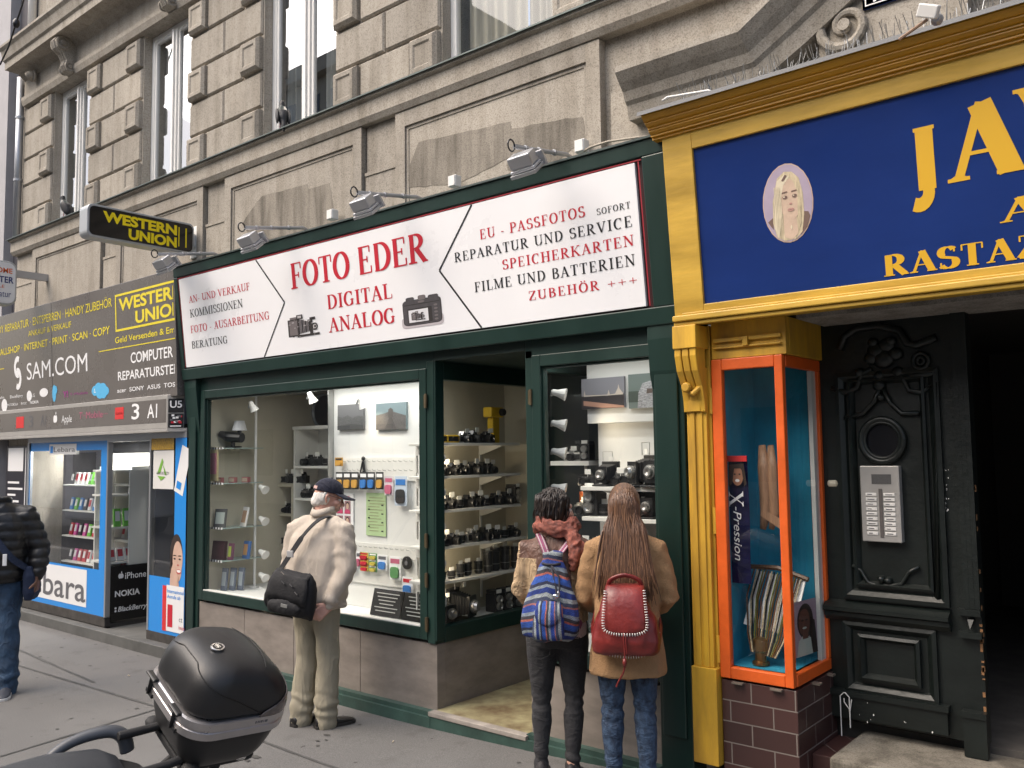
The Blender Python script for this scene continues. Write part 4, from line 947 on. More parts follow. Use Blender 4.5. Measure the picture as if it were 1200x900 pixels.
mb = MB(); mb.box(xb-.3, xr0+.1, 2.2, 2.22, .1, 2.1); mb.box(xb-.06, xb-.04, .55, 2.2, .1, 2.1); mb.box(xr0, xr0+.02, .06, 2.2, .1, 2.1); mb.box(-11.7, xb, 1.2, 1.22, .1, 2.1); mb.build('inner_wall', mat('shop_inner', (.16, .16, .17), .7), ls, W=True)
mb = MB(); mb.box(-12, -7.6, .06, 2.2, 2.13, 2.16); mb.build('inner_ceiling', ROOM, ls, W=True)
mb = MB(); mb.box(xb+.02, xb+.42, .58, .66, 1.78, 2.04, ); mb.build('monitor', BLACK, ls, W=True, bevel=.01)
# white counters / stepped phone shelves in the big window
mb = MB(); mb.box(-11.0, gx1-.02, .9, .92, .2, 1.9)
for z in (.62, .92, 1.22, 1.52): mb.box(-10.95, -9.95, .35, .9, z, z+.015); mb.box(-9.9, gx1-.05, .3, .9, z+.02, z+.045)
for x in (-9.92, -9.55, gx1-.06): mb.box(x, x+.02, .3, .9, .3, 1.75)
mb.build('display_shelves', SHELFW, ls, W=True)
# right panel: film, poster, advert
fr2 = Frame((xr0+.03, .004, .19), (1, 0, 0), (0, 0, 1)); W2 = xr1-xr0-.03; H2 = ZT_-.19
mb = MB(); mb.quad(*[fr2.at(a, b, -.008) for a, b in ((0, 0), (W2, 0), (W2, H2), (0, H2))]); mb.build('pane', GLASS, ls, W=True)
q = lambda x, y: fr2.px(x, y)
f2 = MB(); fquad(f2, fr2, 0, W2, 0, q(190, 676)[1], 0); fquad(f2, fr2, q(204.5, 600)[0], W2, q(190, 676)[1], H2, 0.0); film2 = f2.build('blue_film', BLUEF, ls, W=True, fix=False)
mb = MB(); fquad(mb, fr2, 0, q(204, 520)[0], q(190, 527)[1], H2, .0); mb.build('gold_glitter_band', mat('gold_glitter', (.5, .3, .04), .4, var=.6, vscale=70), ls, W=True, fix=False)
mb = MB(); fquad(mb, fr2, q(179, 560)[0], q(203, 560)[0], q(190, 573)[1], q(190, 528)[1], -.004); po = mb.build('paper_poster', WHITEP, ls, W=True, fix=False)
GRN = mat('leaf_green', (.18, .42, .05))
mb = MB(); a, b = q(189.5, 550); 
mb.poly([fr2.at(a+x*.09, b+y*.09, -.002) for x, y in ((-1.0, -.5), (0, 1.2), (.3, .8), (-.35, -.4))]); mb.poly([fr2.at(a+x*.09, b+y*.09, -.0015) for x, y in ((.2, .5), (.55, .1), (1.0, -.6), (.6, -.6))]); mb.poly([fr2.at(a+x*.09, b+y*.09, -.001) for x, y in ((-.9, -.7), (-.2, -1.2), (.8, -.8), (.2, -.75))])
mb.build('green_emblem', GRN, po, W=True, fix=False)
lettering('ANNACONTEL.COM', fr2, a-.1, a+.13, b-.05, b-.02, GTXT, po, style='sans', d=-.0005)
# tilted brand ticket
a, b = q(213, 554); tk_ = Matrix.Rotation(RAD(16), 2)
pt = lambda x, y: (lambda v: (a+v.x, b+v.y))(Matrix.Rotation(RAD(-18), 2) @ Vector((x, y)))
mb = MB(); mb.poly([fr2.at(*pt(x, y), .002) for x, y in ((-.075, -.2), (.09, -.2), (.09, .25), (-.075, .25))]); tkt = mb.build('white_label', WHITE, film2, W=True, fix=False)
mb = MB(); mb.poly([fr2.at(*pt(x, y), .004) for x, y in ((-.045, -.16), (.035, -.16), (.035, -.09), (-.045, -.09))]); mb.build('blue_emblem', BLUEF, tkt, W=True, fix=False)
# woman on the phone (printed advert)
SKIN_P = mat('printed_skin', (.60, .40, .31), .45, var=.14, vscale=9); HAIRP = mat('printed_hair', (.035, .022, .018), .5); TEETH = mat('printed_teeth', (.8, .78, .76)); LIP = mat('printed_lip', (.45, .1, .09))
ad = MB(); a, b = q(207, 655)
ad.mi(1); fdisc(ad, fr2, a-.005, b+.03, .112, .20, .001); ad.mi(0); fdisc(ad, fr2, a+.02, b+.0, .088, .165, .002); fdisc(ad, fr2, a+.025, b-.09, .068, .12, .0023)
for dx in (-.03, .06): ad.mi(1); fdisc(ad, fr2, a+dx, b+.0, .02, .009, .0033, 10); ad.poly([fr2.at(a+dx+x, b+.028+y, .0034) for x, y in ((-.028, -.004), (.028, .0), (.02, .008), (-.02, .008))])
ad.mi(3); fdisc(ad, fr2, a+.045, b-.115, .042, .024, .0035, 14); ad.mi(2); fdisc(ad, fr2, a+.045, b-.11, .034, .013, .0037, 14); ad.mi(3); fdisc(ad, fr2, a+.03, b-.055, .018, .008, .0036, 10)
ad.mi(0); ad.poly([fr2.at(a+x, b+y, .0042) for x, y in ((-.10, -.33), (.06, -.33), (.05, -.22), (.0, -.15), (-.03, -.06), (-.06, -.05), (-.10, -.12), (-.11, -.22))])
for k in range(4): ad.poly([fr2.at(a-.07+.022*k+x, b-.13-.02*k+y, .0048+.0002*k) for x, y in ((-.014, -.05), (.02, -.06), (.05, .03), (.03, .045), (.01, .0))])
ad.mi(1); ad.poly([fr2.at(a+x, b+y, .0062) for x, y in ((-.115, -.13), (-.095, -.14), (-.075, .05), (-.09, .06))])
ad.build('printed_woman', [SKIN_P, HAIRP, TEETH, LIP], film2, W=True, fix=False)
mb = MB(); a0, b0 = q(190, 741); a1, b1 = q(219, 689); fquad(mb, fr2, a0, a0+.10, .03, b1-.01, .003); mb.build('red_card', REDL, film2, W=True, fix=False)
mb = MB(); fquad(mb, fr2, a0+.075, min(a1, W2-.005), .035, b1, .0045); cdp = mb.build('white_label', WHITE, film2, W=True, fix=False)
lettering('1', fr2, a0+.10, a0+.19, .08, b1-.17, RED, cdp, style='sans', bold=.06, d=.006)
lettering('Internationale', fr2, a0+.09, a1-.02, b1-.07, b1-.035, BLUEF, cdp, style='sans', bold=.01, d=.006); lettering('Anrufe ab', fr2, a0+.09, a1-.1, b1-.12, b1-.085, BLUEF, cdp, style='sans', bold=.01, d=.006)
lettering('ct', fr2, a1-.12, a1-.06, .14, .19, GTXT, cdp, style='sans', d=.006); lettering('/min', fr2, a1-.13, a1-.03, .07, .11, RED, cdp, style='sans', d=.006)
# little phone boxes on the shelves: each a thing of its own
PHC = [mat('phone_box_green', (.15, .5, .06)), mat('phone_box_white', (.7, .7, .7)), mat('phone_box_red', (.5, .04, .06)), mat('phone_box_black', (.03, .03, .035)), mat('phone_box_pink', (.55, .08, .3)), mat('phone_box_blue', (.05, .2, .5))]
BN = ['green', 'white', 'red', 'black', 'pink', 'blue']
def phonebox(x, y, z, c, lab, tilt=-.2, w_=.075, h_=.14, rz=0):
    t = thing('phone_box', lab, 'phone box', (x, y, z), rz, 'phone boxes on the shelves')
    R_ = Matrix.Rotation(tilt, 4, 'X'); mb = MB(); mb.box(-w_/2, w_/2, -.02, .02, 0, h_, R_); mb.build('carton', PHC[c], t, bevel=.003)
    mb = MB(); mb.box(-w_*.32, w_*.32, -.024, -.019, h_*.3, h_*.85, R_); mb.build('printed_front', PHC[(c+1) % 6] if c in (0, 1) else PHC[1], t)
rows_ = [(-10.85, .637, 8), (-10.85, .937, 8), (-10.85, 1.237, 8), (-10.85, 1.537, 7)]
rr = random.Random(9)
for ri, (x0, z, n) in enumerate(rows_):
    for k in range(n):
        c = rr.randrange(6); phonebox(x0+k*.118, .42, z, c, f'{BN[c]} phone box, {ORD[k]} from the left on the {["lowest", "lower", "upper", "topmost"][ri]} rack in the blue window')
for ri, (z, n) in enumerate(((.667, 6), (.967, 4))):
    for k in range(n):
        c = rr.choice((0, 1, 2, 2)); phonebox(-9.82+k*.115, .38, z, c, f'{BN[c]} phone box, {ORD[k]} from the left on the {["low", "high"][ri]} white shelf by the phone doorway')
for k, c in enumerate((0, 0, 1)): phonebox(xb-.1, .16+.1*k, 1.12, c, f'{BN[c]} tall carton, {ORD[k]} along the middle shelf in the phone shop doorway', rz=1.4, w_=.07, h_=.19)
for k in range(4): phonebox(xb-.12, .12+.09*k, .76, 1, f'pale phone box, {ORD[k]} on the shelf just above the black brand panel', rz=1.4, tilt=-.4)
for k in range(2): phonebox(xb-.1, .30+.06*k, 1.46, 1, f'tiny white cube, {ORD[k]} of two on the doorway shelf', rz=1.57, w_=.045, h_=.06, tilt=0)
tag(MB().box(-8.72, -8.4, .7, .78, 1.74, 2.0).build('unused_monitor', BLACK), 'dark screen hanging in the phone shop doorway', 'screen')

# ============================================================ yellow hairdresser's front on the right
ys = thing('hair_shop', 'yellow painted wooden shop surround with moulded cornice and carved pilaster', 'shop front', (-1.2, 0, 0))
YX0, YX1 = -2.345, 1.6
yb, yt, zb, zt = -0.12, -0.215, 2.56, 3.565
fy = Frame((YX0, yb, zb), (1, 0, 0), (0, yt-yb, zt-zb)); HY = math.hypot(yt-yb, zt-zb); LY = YX1-YX0
ya0, ya1, yb0, yb1 = fy.px(808, 168)[0], LY-.2, fy.px(826, 350)[1], fy.px(808, 168)[1]
yb0 = (yb0+fy.px(1200, 315)[1])/2; yb1 = (yb1+fy.px(1200, 83)[1])/2; ya0 = (ya0+fy.px(826, 350)[0])/2
mb = MB()
def ybar(a0, a1, b0, b1, d0, d1): mb.prism([fy.at(a0, b0, d0), fy.at(a1, b0, d0), fy.at(a1, b1, d0), fy.at(a0, b1, d0)], fy.n*(d1-d0))
ybar(.0, ya0, 0.0, HY, -.1, 0); ybar(ya0, LY, 0, yb0, -.1, 0); ybar(ya0, LY, yb1, HY, -.1, 0)
ybar(.05, LY, .02, .035, .0, .012)
mb.prism([fy.at(0, 0, -.02), fy.at(0, HY, -.02), (YX0, .028, zt), (YX0, .028, zb)], (.03, 0, 0))
mb.box(YX0, YX1, -.118, .028, zb-.02, zb+.01)
mb.build('board_frame', YEL, ys, W=True, bevel=.004)
# cornice
mb = MB()
cp = [(.028, 0), (-.228, 0), (-.228, .022), (-.245, .022), (-.245, .04), (-.252, .04), (-.268, .058), (-.268, .074), (-.278, .074), (-.278, .09), (-.292, .094), (-.31, .112), (-.31, .126), (-.32, .126), (-.335, .145), (-.345, .165), (-.345, .18), (.028, .19)]
zc = zt-.012; cp = [(p[0] if p[0] > 0 else -.225+(p[0]+.225)*.95, p[1]*.62) for p in cp]
mb.prism([(YX0-.05, p[0], zc+p[1]) for p in cp], (LY, 0, 0)); mb.build('cornice', mat('ochre_paint', (.58, .29, .015), .38, var=.25, vscale=5, stretch=(.3, 1, 1)), ys, W=True)
mb = MB(); mb.prism([(YX0-.07, p[0], zc+.118+p[1]) for p in ((.0, .012), (-.352, .0), (-.356, -.014), (-.350, .010), (.0, .022))], (LY, 0, 0)); mb.build('zinc_flashing', mat('zinc', (.13, .135, .14), .65, .1, var=.3, vscale=8), ys, W=True)
# bottom moulding and head over the display case
mb = MB(); mb.box(YX0, YX1, -.155, -.12, zb-.012, zb+.02); mb.box(YX0-.0, YX1, -.14, -.10, zb-.035, zb-.0125); mb.build('moulding', YEL, ys, W=True, bevel=.006)
# pilaster with scrolled bracket
mb = MB()
mb.box(-2.335, -2.205, 0.0, .2, .69, 2.53); mb.box(-2.34, -2.22, -.03, 0.0, .70, 2.3); mb.box(-2.318, -2.288, -.04, -.03, .70, 2.2); mb.box(-2.272, -2.242, -.04, -.03, .70, 2.2)
mb.box(-2.345, -2.20, -.05, .2, .2, .70)
mb.box(-2.205, -2.197, 0.03, .2, .2, 2.53)
for dx in (0, .045, .09):
    mb.prism([(-2.345+dx, p[0], p[1]) for p in ((-.03, 2.06), (-.03, 2.44), (-.14, 2.44), (-.14, 2.36), (-.12, 2.28), (-.075, 2.2), (-.055, 2.12), (-.05, 2.06))], (.038, 0, 0))
mb.box(-2.35, -2.21, -.15, 0.0, 2.40, 2.525)
mb.build('pilaster', YELV, ys, W=True, bevel=.005)
mb = MB(); z = PY(816, 454, -.06).z
mb.box(-2.315, -2.245, -.055, -.03, z-.13, z+.12); mb.lathe((-2.30, -.07, z), [(0, .02), (-.03, .03), (-.045, .022)], 'y', 12); mb.tube([(-2.30, -.06, z-.03), (-2.26, -.1, z-.035), (-2.24, -.06, z)], .015, 8)
mb.build('lock_fitting', YELV, ys, W=True, bevel=.004)
mb = MB()
for z in (PY(832, 470, 0).z, PY(836, 610, 0).z, PY(840, 760, 0).z): mb.lathe((-2.205, .0, z), [(-.07, .001), (-.07, .012), (.07, .012), (.07, .001)], 'z', 8)
build_split(mb, 'hinge', YELV, ys, W=True)
# lettered blue board
bb = thing('blue_sign_board', 'blue panel with yellow serif letters and an oval portrait of a blonde woman', 'sign', (-.8, -.15, 3.1))
BLUEP = mat('blue_panel', (.011, .032, .155), .14, var=.12, vscale=1.5, bump=.12, bscale=1.1, stretch=(1, 1, 2.5))
mb = MB(); mb.prism([fy.at(ya0, yb0, -.03), fy.at(ya1, yb0, -.03), fy.at(ya1, yb1, -.03), fy.at(ya0, yb1, -.03)], fy.n*.012); mb.build('panel', BLUEP, bb, W=True)
YL = mat('letter_yellow', (.66, .38, .02), .4)
dd = -.016
def chars(t, quads, wt=1.0):
    for c, (x0, x1, y0, y1) in zip(t, quads): pass
a0, b0 = fy.px(1066, 238); a1, _ = fy.px(1103, 230); _, b1 = fy.px(1080, 146)
u = lambda x, y: fy.px(x, y)
jb0 = u(1068, 239)[1]; ab0 = (u(1110, 219)[1]+u(1180, 195)[1])/2
lettering('J', fy, u(1061, 150)[0], u(1099, 226)[0], u(1073, 238)[1], u(1075, 149)[1], YL, bb, d=dd, wt=1.9)
lettering('A', fy, u(1110, 217)[0], u(1202, 190)[0], u(1150, 207)[1], u(1131, 121)[1], YL, bb, d=dd, wt=1.7)
lettering('M', fy, u(1192, 190)[0], u(1192, 190)[0]+.42, u(1150, 207)[1], u(1131, 121)[1]+.01, YL, bb, d=dd, wt=1.6)
lettering('AFRO', fy, u(1171, 262)[0], u(1171, 262)[0]+.62, u(1185, 259)[1], u(1185, 231)[1], YL, bb, d=dd, wt=1.4)
lettering('RASTAZÖPFE', fy, u(1035, 323)[0], u(1035, 323)[0]+1.06, (u(1045, 322)[1]+u(1180, 306)[1])/2, u(1045, 298)[1], YL, bb, d=dd, wt=1.5, track=.05)
# oval portrait
a, b = u(921.5, 237.5); ra = (u(952, 237)[0]-u(892, 237)[0])/2; rb = (u(921, 191)[1]-u(921, 285)[1])/2
PM = [mat('oval_lilac', (.40, .33, .42), .5, var=.1, vscale=9), mat('portrait_hair', (.56, .47, .31), .5, var=.4, vscale=26, stretch=(3, 3, .4)), mat('portrait_skin', (.58, .43, .32), .5, var=.14, vscale=14), mat('portrait_dark', (.16, .10, .08)), mat('portrait_lip', (.44, .25, .21)), mat('portrait_light', (.68, .60, .44)), mat('oval_edge', (.55, .40, .3))]
mb = MB(); E_ = lambda x, y, rx, ry, m_, d: (mb.mi(m_), fdisc(mb, fy, a+x*ra, b+y*rb, rx*ra, ry*rb, dd+d))
Q_ = lambda m_, d, *pts: (mb.mi(m_), mb.poly([fy.at(a+x*ra, b+y*rb, dd+d) for x, y in pts]))
E_(0, 0, 1, 1, 6, 0); E_(0, 0, .965, .975, 0, .001)
Q_(3, .0015, (.40, -.25), (.78, -.30), (.85, -.42), (.70, -.68), (.42, -.86)); Q_(3, .0016, (-.62, -.62), (-.83, -.4), (-.6, -.3))
Q_(1, .002, (-.58, .1), (-.62, -.45), (-.5, -.82), (-.2, -.94), (.25, -.93), (.5, -.78), (.62, -.35), (.62, .2), (.5, .58), (.25, .76), (-.05, .8), (-.35, .66))
Q_(2, .0026, (-.2, -.3), (.3, -.3), (.35, -.8), (.1, -.93), (-.2, -.85))
E_(.08, .10, .40, .50, 2, .003); E_(.16, -.2, .27, .24, 2, .0031)
Q_(5, .0034, (-.35, .6), (-.05, .72), (.15, .66), (-.12, .45), (-.26, .1), (-.3, -.5), (-.42, -.86), (-.55, -.6), (-.5, .2)); Q_(1, .0036, (.15, .66), (.42, .5), (.52, .1), (.5, -.5), (.38, -.75), (.38, -.2), (.42, .2), (.3, .48))
for k in range(9): x_ = -.5+.03*k; Q_((5, 1)[k % 2], .0038+.0001*k, (x_, .45-.02*k), (x_+.018, .46), (x_+.03, -.3), (x_+.0, -.8))
Q_(3, .0047, (-.02, .72), (.06, .68), (-.1, .56), (-.18, .58))
for dx in (-.08, .30): E_(dx, .15, .095, .045, 3, .0048); E_(dx-.03, .16, .03, .02, 5, .0052); Q_(3, .0049, (dx-.12, .25), (dx+.11, .27), (dx+.09, .295), (dx-.1, .285))
E_(.13, -.03, .06, .025, 4, .0048); E_(.12, -.18, .13, .045, 4, .0049); Q_(3, .0051, (.0, -.178), (.25, -.175), (.12, -.19)); E_(.1, -.62, .035, .05, 5, .005)
mb.build('oval_portrait', PM, bb, W=True, fix=False)
# bird spikes along the cornice
sp = MB(); rr = random.Random(2)
for k in range(300):
    x = YX0+.12+k*.0095; z0 = zc+.13
    sp.tube([(x, -.2+rr.uniform(-.03, .03), z0), (x+rr.uniform(-.03, .03), -.2+rr.choice((-.07, .0, .07))+rr.uniform(-.02, .02), z0+.12+rr.uniform(-.03, .015))], .0019, 3, cap=False)
sp.box(YX0+.1, YX1, -.215, -.185, zc+.125, zc+.132)
tag(sp.build('bird_spikes', STEEL), 'strip of thin metal bird spikes standing on the yellow cornice', 'bird spikes')
mb = MB(); mb.tube([PY(*q, -.3) for q in ((776, 118), (782, 114), (800, 111), (830, 106), (836, 108))], .006, 6); tag(mb.build('white_cable', WFR, smooth=True), 'loop of white cable lying on the left end of the yellow cornice', 'cable')
# street sign and floodlight
sn = thing('street_sign', 'dark blue enamel street name plate with white border at the top edge', 'street sign', (-1.2, -.08, 4.05))
fn = Frame((-1.62, -.075, 3.9), (1, 0, 0), (0, 0, 1)); a0, b0 = fn.px(1011, 12)
mb = MB(); fquad(mb, fn, a0, a0+.62, b0, b0+.2, 0); mb.prism([fn.at(a0, b0, 0), fn.at(a0+.62, b0, 0), fn.at(a0+.62, b0+.2, 0), fn.at(a0, b0+.2, 0)], (0, .012, 0)); mb.build('plate', mat('enamel_blue', (.02, .045, .19), .25), sn, W=True)
mb = MB(); t = .006
for x0, x1, y0, y1 in ((.012, .608, .012, .012+t), (.012, .608, .188-t, .188), (.012, .012+t, .018, .182), (.602, .608, .018, .182)): fquad(mb, fn, a0+x0, a0+x1, b0+y0, b0+y1, .002)
mb.build('border', WTXT, sn, W=True, fix=False)
lettering('JOSEFSTÄDTER', fn, a0+.05, a0+.58, b0+.05, b0+.14, WTXT, sn, style='sans', bold=.02, d=.002)
p = PY(1088, 13, -.5); fl_ = thing('floodlight', 'small white floodlight on a thin rod above the yellow cornice', 'floodlight', p)
Rm = Matrix.Rotation(RAD(25), 4, 'Y') @ Matrix.Rotation(RAD(20), 4, 'X')
mb = MB(); mb.cb((0, 0, 0), (.085, .035, .055), Rm); mb.build('lamp_head', WFR, fl_, bevel=.006)
mb = MB(); mb.lathe((.02, .03, -.025), [(0, .018), (.02, .026), (.04, .018)], 'y', 12); mb.build('motor_housing', ALU, fl_)
mb = MB(); mb.tube([PY(1054, 46, -.4), PY(1084, 20, -.5)+Vector((0, .03, 0))], .007, 6); mb.build('rod', mat('rusty_rod', (.3, .2, .14), .7), fl_, W=True)

# ------------------------------------------------------------ orange display case
CX0, CX1, CY = -2.195, -1.795, 0.52
cz0, cz1 = .655, 2.34
dc = thing('display_case', 'orange framed glass display case with blue cloth on a brown tiled plinth', 'display case', ((CX0+CX1)/2, .2, 0))
mb = MB(); f = .055
def frame_x(x0, x1, y, z0, z1, fw):
    mb.box(x0, x0+fw, y-.012, y+.03, z0, z1); mb.box(x1-fw*.75, x1, y-.012, y+.03, z0, z1); mb.box(x0+fw, x1-fw*.75, y-.012, y+.03, z0, z0+.06); mb.box(x0+fw, x1-fw*.75, y-.012, y+.03, z1-.06, z1)
frame_x(CX0, CX1, 0.0, cz0, cz1, .06)
mb.box(CX1-.03, CX1+.004, .031, CY, cz0, cz0+.06); mb.box(CX1-.03, CX1+.004, .031, CY, cz1-.06, cz1); mb.box(CX1-.03, CX1+.004, CY-.05, CY, cz0+.06, cz1-.06)
mb.build('frame', ORA, dc, W=True, bevel=.005)
mb = MB(); mb.box(CX1-.035, CX1-.012, CY-.11, CY-.051, cz0+.06, cz1-.06); mb.build('white_jamb', WHITEP, dc, W=True)
mb = MB(); mb.quad((CX0+.05, .012, cz0+.05), (CX1-.03, .012, cz0+.05), (CX1-.03, .012, cz1-.05), (CX0+.05, .012, cz1-.05)); mb.build('front_pane', GLASS, dc, W=True)
mb = MB(); mb.quad((CX1-.01, .04, cz0+.05), (CX1-.01, CY-.04, cz0+.05), (CX1-.01, CY-.04, cz1-.05), (CX1-.01, .04, cz1-.05)); mb.build('side_pane', GLASS, dc, W=True)
mb = MB(); mb.box(CX0, CX1+.02, .05, CY, cz1+.002, 2.54); mb.box(CX0, CX1+.02, .0, .05, cz1+.002, 2.54); mb.box(CX0+.02, CX1, -.02, -.002, 2.43, 2.45); mb.box(CX0+.02, CX1, -.02, -.002, 2.395, 2.405); mb.box(-2.0, -1.97, -.035, -.02, 2.4, 2.45)
mb.build('header', YELV, dc, W=True, bevel=.003)
CLOTH = mat('blue_cloth', (.02, .27, .42), .85, var=.25, vscale=4)
mb = MB(); n = 40
pr = None
for k in range(n+1):
    t = k/n
    if t < .6: x = CX0+.02+(CX1-CX0-.06)*t/.6; y = CY-.06
    else: x = CX1-.045-.1*0; x = CX0+.03; y = CY-.06-(CY-.12)*(t-.6)/.4
    x += .003*sin(k*.7); y += .004*sin(k*.5)
    if pr: mb.quad((pr[0], pr[1], cz0+.05), (x, y, cz0+.05), (x, y, cz1-.02), (pr[0], pr[1], cz1-.02))
    if t <= .6: pr = (x, y)
    else: pr = (x, y)
mb.quad((CX0+.02, .03, cz0+.062), (CX1-.04, .03, cz0+.062), (CX1-.04, CY-.06, cz0+.062), (CX0+.02, CY-.06, cz0+.062))
mb.build('cloth_backing', CLOTH, dc, W=True, smooth=True)
# tiled plinth
def tilemat():
    m = bpy.data.materials.new('brown_tiles'); m.use_nodes = True; n = m.node_tree.nodes; l = m.node_tree.links; b = n['Principled BSDF']; b.inputs['Roughness'].default_value = .32
    tc = n.new('ShaderNodeTexCoord'); sx = n.new('ShaderNodeSeparateXYZ'); l.new(tc.outputs['Object'], sx.inputs[0]); ad_ = n.new('ShaderNodeMath'); l.new(sx.outputs[0], ad_.inputs[0]); l.new(sx.outputs[1], ad_.inputs[1])
    cx_ = n.new('ShaderNodeCombineXYZ'); l.new(ad_.outputs[0], cx_.inputs[0]); l.new(sx.outputs[2], cx_.inputs[1])
    br = n.new('ShaderNodeTexBrick'); l.new(cx_.outputs[0], br.inputs[0]); br.inputs['Scale'].default_value = 1; br.inputs['Mortar Size'].default_value = .0035; br.inputs['Brick Width'].default_value = .235; br.inputs['Row Height'].default_value = .108
    br.inputs['Color1'].default_value = (.045, .022, .02, 1); br.inputs['Color2'].default_value = (.065, .03, .027, 1); br.inputs['Mortar'].default_value = (.20, .17, .15, 1); br.inputs['Mortar Smooth'].default_value = .1
    l.new(br.outputs[0], b.inputs['Base Color']); bp = n.new('ShaderNodeBump'); bp.inputs['Distance'].default_value = .004; bp.invert = True; l.new(br.outputs['Fac'], bp.inputs['Height']); l.new(bp.outputs[0], b.inputs['Normal']); return m
TILE = tilemat()
mb = MB(); mb.box(CX0-.0, CX1+.01, .0, CY+.02, .0, cz0-.012); mb.build('tiled_plinth', TILE, dc, W=True, bevel=.003)
mb = MB(); mb.box(CX1+.012, CX1+.13, .16, CY+.02, .0, .30); mb.build('tiled_step', TILE, dc, W=True, bevel=.003)
mb = MB()
for x in (CX0+.1, CX1-.09): mb.box(x-.03, x+.03, -.03, 0.0, cz0-.02, cz0-.012)
mb.box(CX1+.0, CX1+.05, .2, .24, cz0-.02, cz0-.011); mb.box(CX1+.0, CX1+.04, .42, .46, cz0-.02, cz0-.011); build_split(mb, 'support_clip', mat('old_metal', (.2, .17, .14), .6, .5), dc, W=True)
mb = MB()
for z in (PX(975, 460, -1.79).z, PX(979, 737, -1.79).z): mb.box(CX1+.005, CX1+.03, CY-.01, CY+.03, z-.02, z+.02)
build_split(mb, 'hasp', YELV, dc, W=True)
mb = MB(); z = 1.66; mb.lathe((CX1+.02, CY, z), [(0, .02), (.01, .028), (.05, .028), (.06, .02)], 'x', 12); mb.build('ivory_knob', mat('ivory', (.55, .5, .38), .35), dc, W=True, smooth=False)
# things in the case
hp = thing('hair_packet', 'dark blue packet of hair extensions with a red header hanging in the orange case', 'packet', (-2.02, .12, 1.05))
fh = Frame((-2.075, .10, 1.05), (1, .0, 0), (0, 0, 1)); a0, b0 = fh.px(853, 682); a1, b1 = fh.px(876, 534)
Wp, Hp = a1-a0, b1-b0
mb = MB(); rs = []
for k in range(13):
    t = k/12; hw = Wp/2*(1-.03*sin(t*9)); th = .008+.012*sin(pi*min(1, t*1.3+.05))
    c = a0+Wp/2; rs.append([fh.at(c-hw, b0+Hp*t, 0), fh.at(c, b0+Hp*t, th), fh.at(c+hw, b0+Hp*t, 0), fh.at(c, b0+Hp*t, -.006)])
mb.rings(rs); mb.build('packet', mat('packet_navy', (.012, .012, .05), .12, var=.5, vscale=14), hp, W=True)
mb = MB(); fquad(mb, fh, a0-.004, a1+.004, b0+Hp*.955, b0+Hp, .022); mb.build('header', REDL, hp, W=True, fix=False)
mb = MB(); mb.mi(0); fdisc(mb, fh, a0+Wp*.62, b0+Hp*.84, Wp*.24, Hp*.075, .0225); mb.mi(1); mb.poly([fh.at(a0+Wp*x, b0+Hp*y, .0235) for x, y in ((.3, .93), (.9, .94), (1, .78), (.9, .76), (.8, .9), (.5, .9), (.4, .78), (.25, .76))]); mb.mi(2); fdisc(mb, fh, a0+Wp*.62, b0+Hp*.805, Wp*.09, Hp*.012, .0237); mb.mi(1)
for dx in (.52, .72): fdisc(mb, fh, a0+Wp*dx, b0+Hp*.855, Wp*.045, Hp*.007, .0237, 8)
mb.build('printed_face', [mat('printed_skin_brown', (.36, .17, .10)), HAIRP, TEETH], hp, W=True, fix=False)
def vtext(t, a, b0, b1, ch, m_, par):
    fv = Frame(fh.at(a, b1, .023), -fh.v, fh.u); return lettering(t, fv, 0, b1-b0, 0, ch, m_, par, style='serif' if t == 'X' else 'sans', d=.002, shear=.25 if t != 'X' else 0, bold=.0)
vtext('X', a0+Wp*.25, b0+Hp*.60, b0+Hp*.72, Wp*.6, WTXT, hp); vtext('-Pression', a0+Wp*.42, b0+Hp*.18, b0+Hp*.60, Wp*.34, WTXT, hp)
hs = thing('braid_sample', 'tan bundle of braiding hair in clear wrap hanging in the orange case', 'hair bundle', (-1.95, .3, 1.5))
TAN = mat('tan_hair', (.30, .17, .10), .5, var=.4, vscale=12, stretch=(6, 6, .6))
mb = MB()
for (px, py, r0) in ((895, 560, .035), (905, 560, .03)):
    mb.tube([PY(px-2, 522, .22), PY(px, 548, .2), PY(px+1, 575, .2), PY(px+3, 600, .2), PY(px-1, 620, .2)], [r0*.6, r0, r0*.9, r0, r0*.5], 10, flat=.6)
mb.build('bundle', TAN, hs, W=True, smooth=True)
mb = MB(); mb.prism([PY(*q_, .18) for q_ in ((893, 596), (917, 610), (917, 622), (891, 604))], (0, .015, 0)); mb.build('strip', TAN, hs, W=True)
bs = thing('bead_rack', 'leaning white cards hung with bead necklaces in the orange case', 'necklace rack', (-1.95, .2, .75))
tilt = Matrix.Translation((-2.03, .13, .80)) @ Matrix.Rotation(RAD(8), 4, 'Y') @ Matrix.Rotation(RAD(-20), 4, 'X')
mb = MB()
for k in range(4): mb.box(-.12+.075*k, -.07+.075*k, -.004, .004, .10, .40, tilt)
mb.build('card', WHITE, bs, W=True)
bc = [mat('bead_brown', (.12, .06, .03), .4, var=.7, vscale=90), mat('bead_cream', (.5, .42, .28), .4, var=.6, vscale=90), mat('bead_black', (.015, .015, .015), .3), mat('bead_olive', (.16, .17, .05), .4, var=.6, vscale=80), mat('bead_gold', (.3, .18, .05), .3, .8)]
mb = MB(); rr = random.Random(8)
for k in range(17):
    x = -.13+.0165*k; mb.mi(k % 5); mb.tube([tilt @ Vector((x, -.012, .41)), tilt @ Vector((x+rr.uniform(-.006, .006), -.018, .25)), tilt @ Vector((x*.75+.02, -.02, .06)), tilt @ Vector((x*.5+.03, -.02, -.03))], .0045, 5)
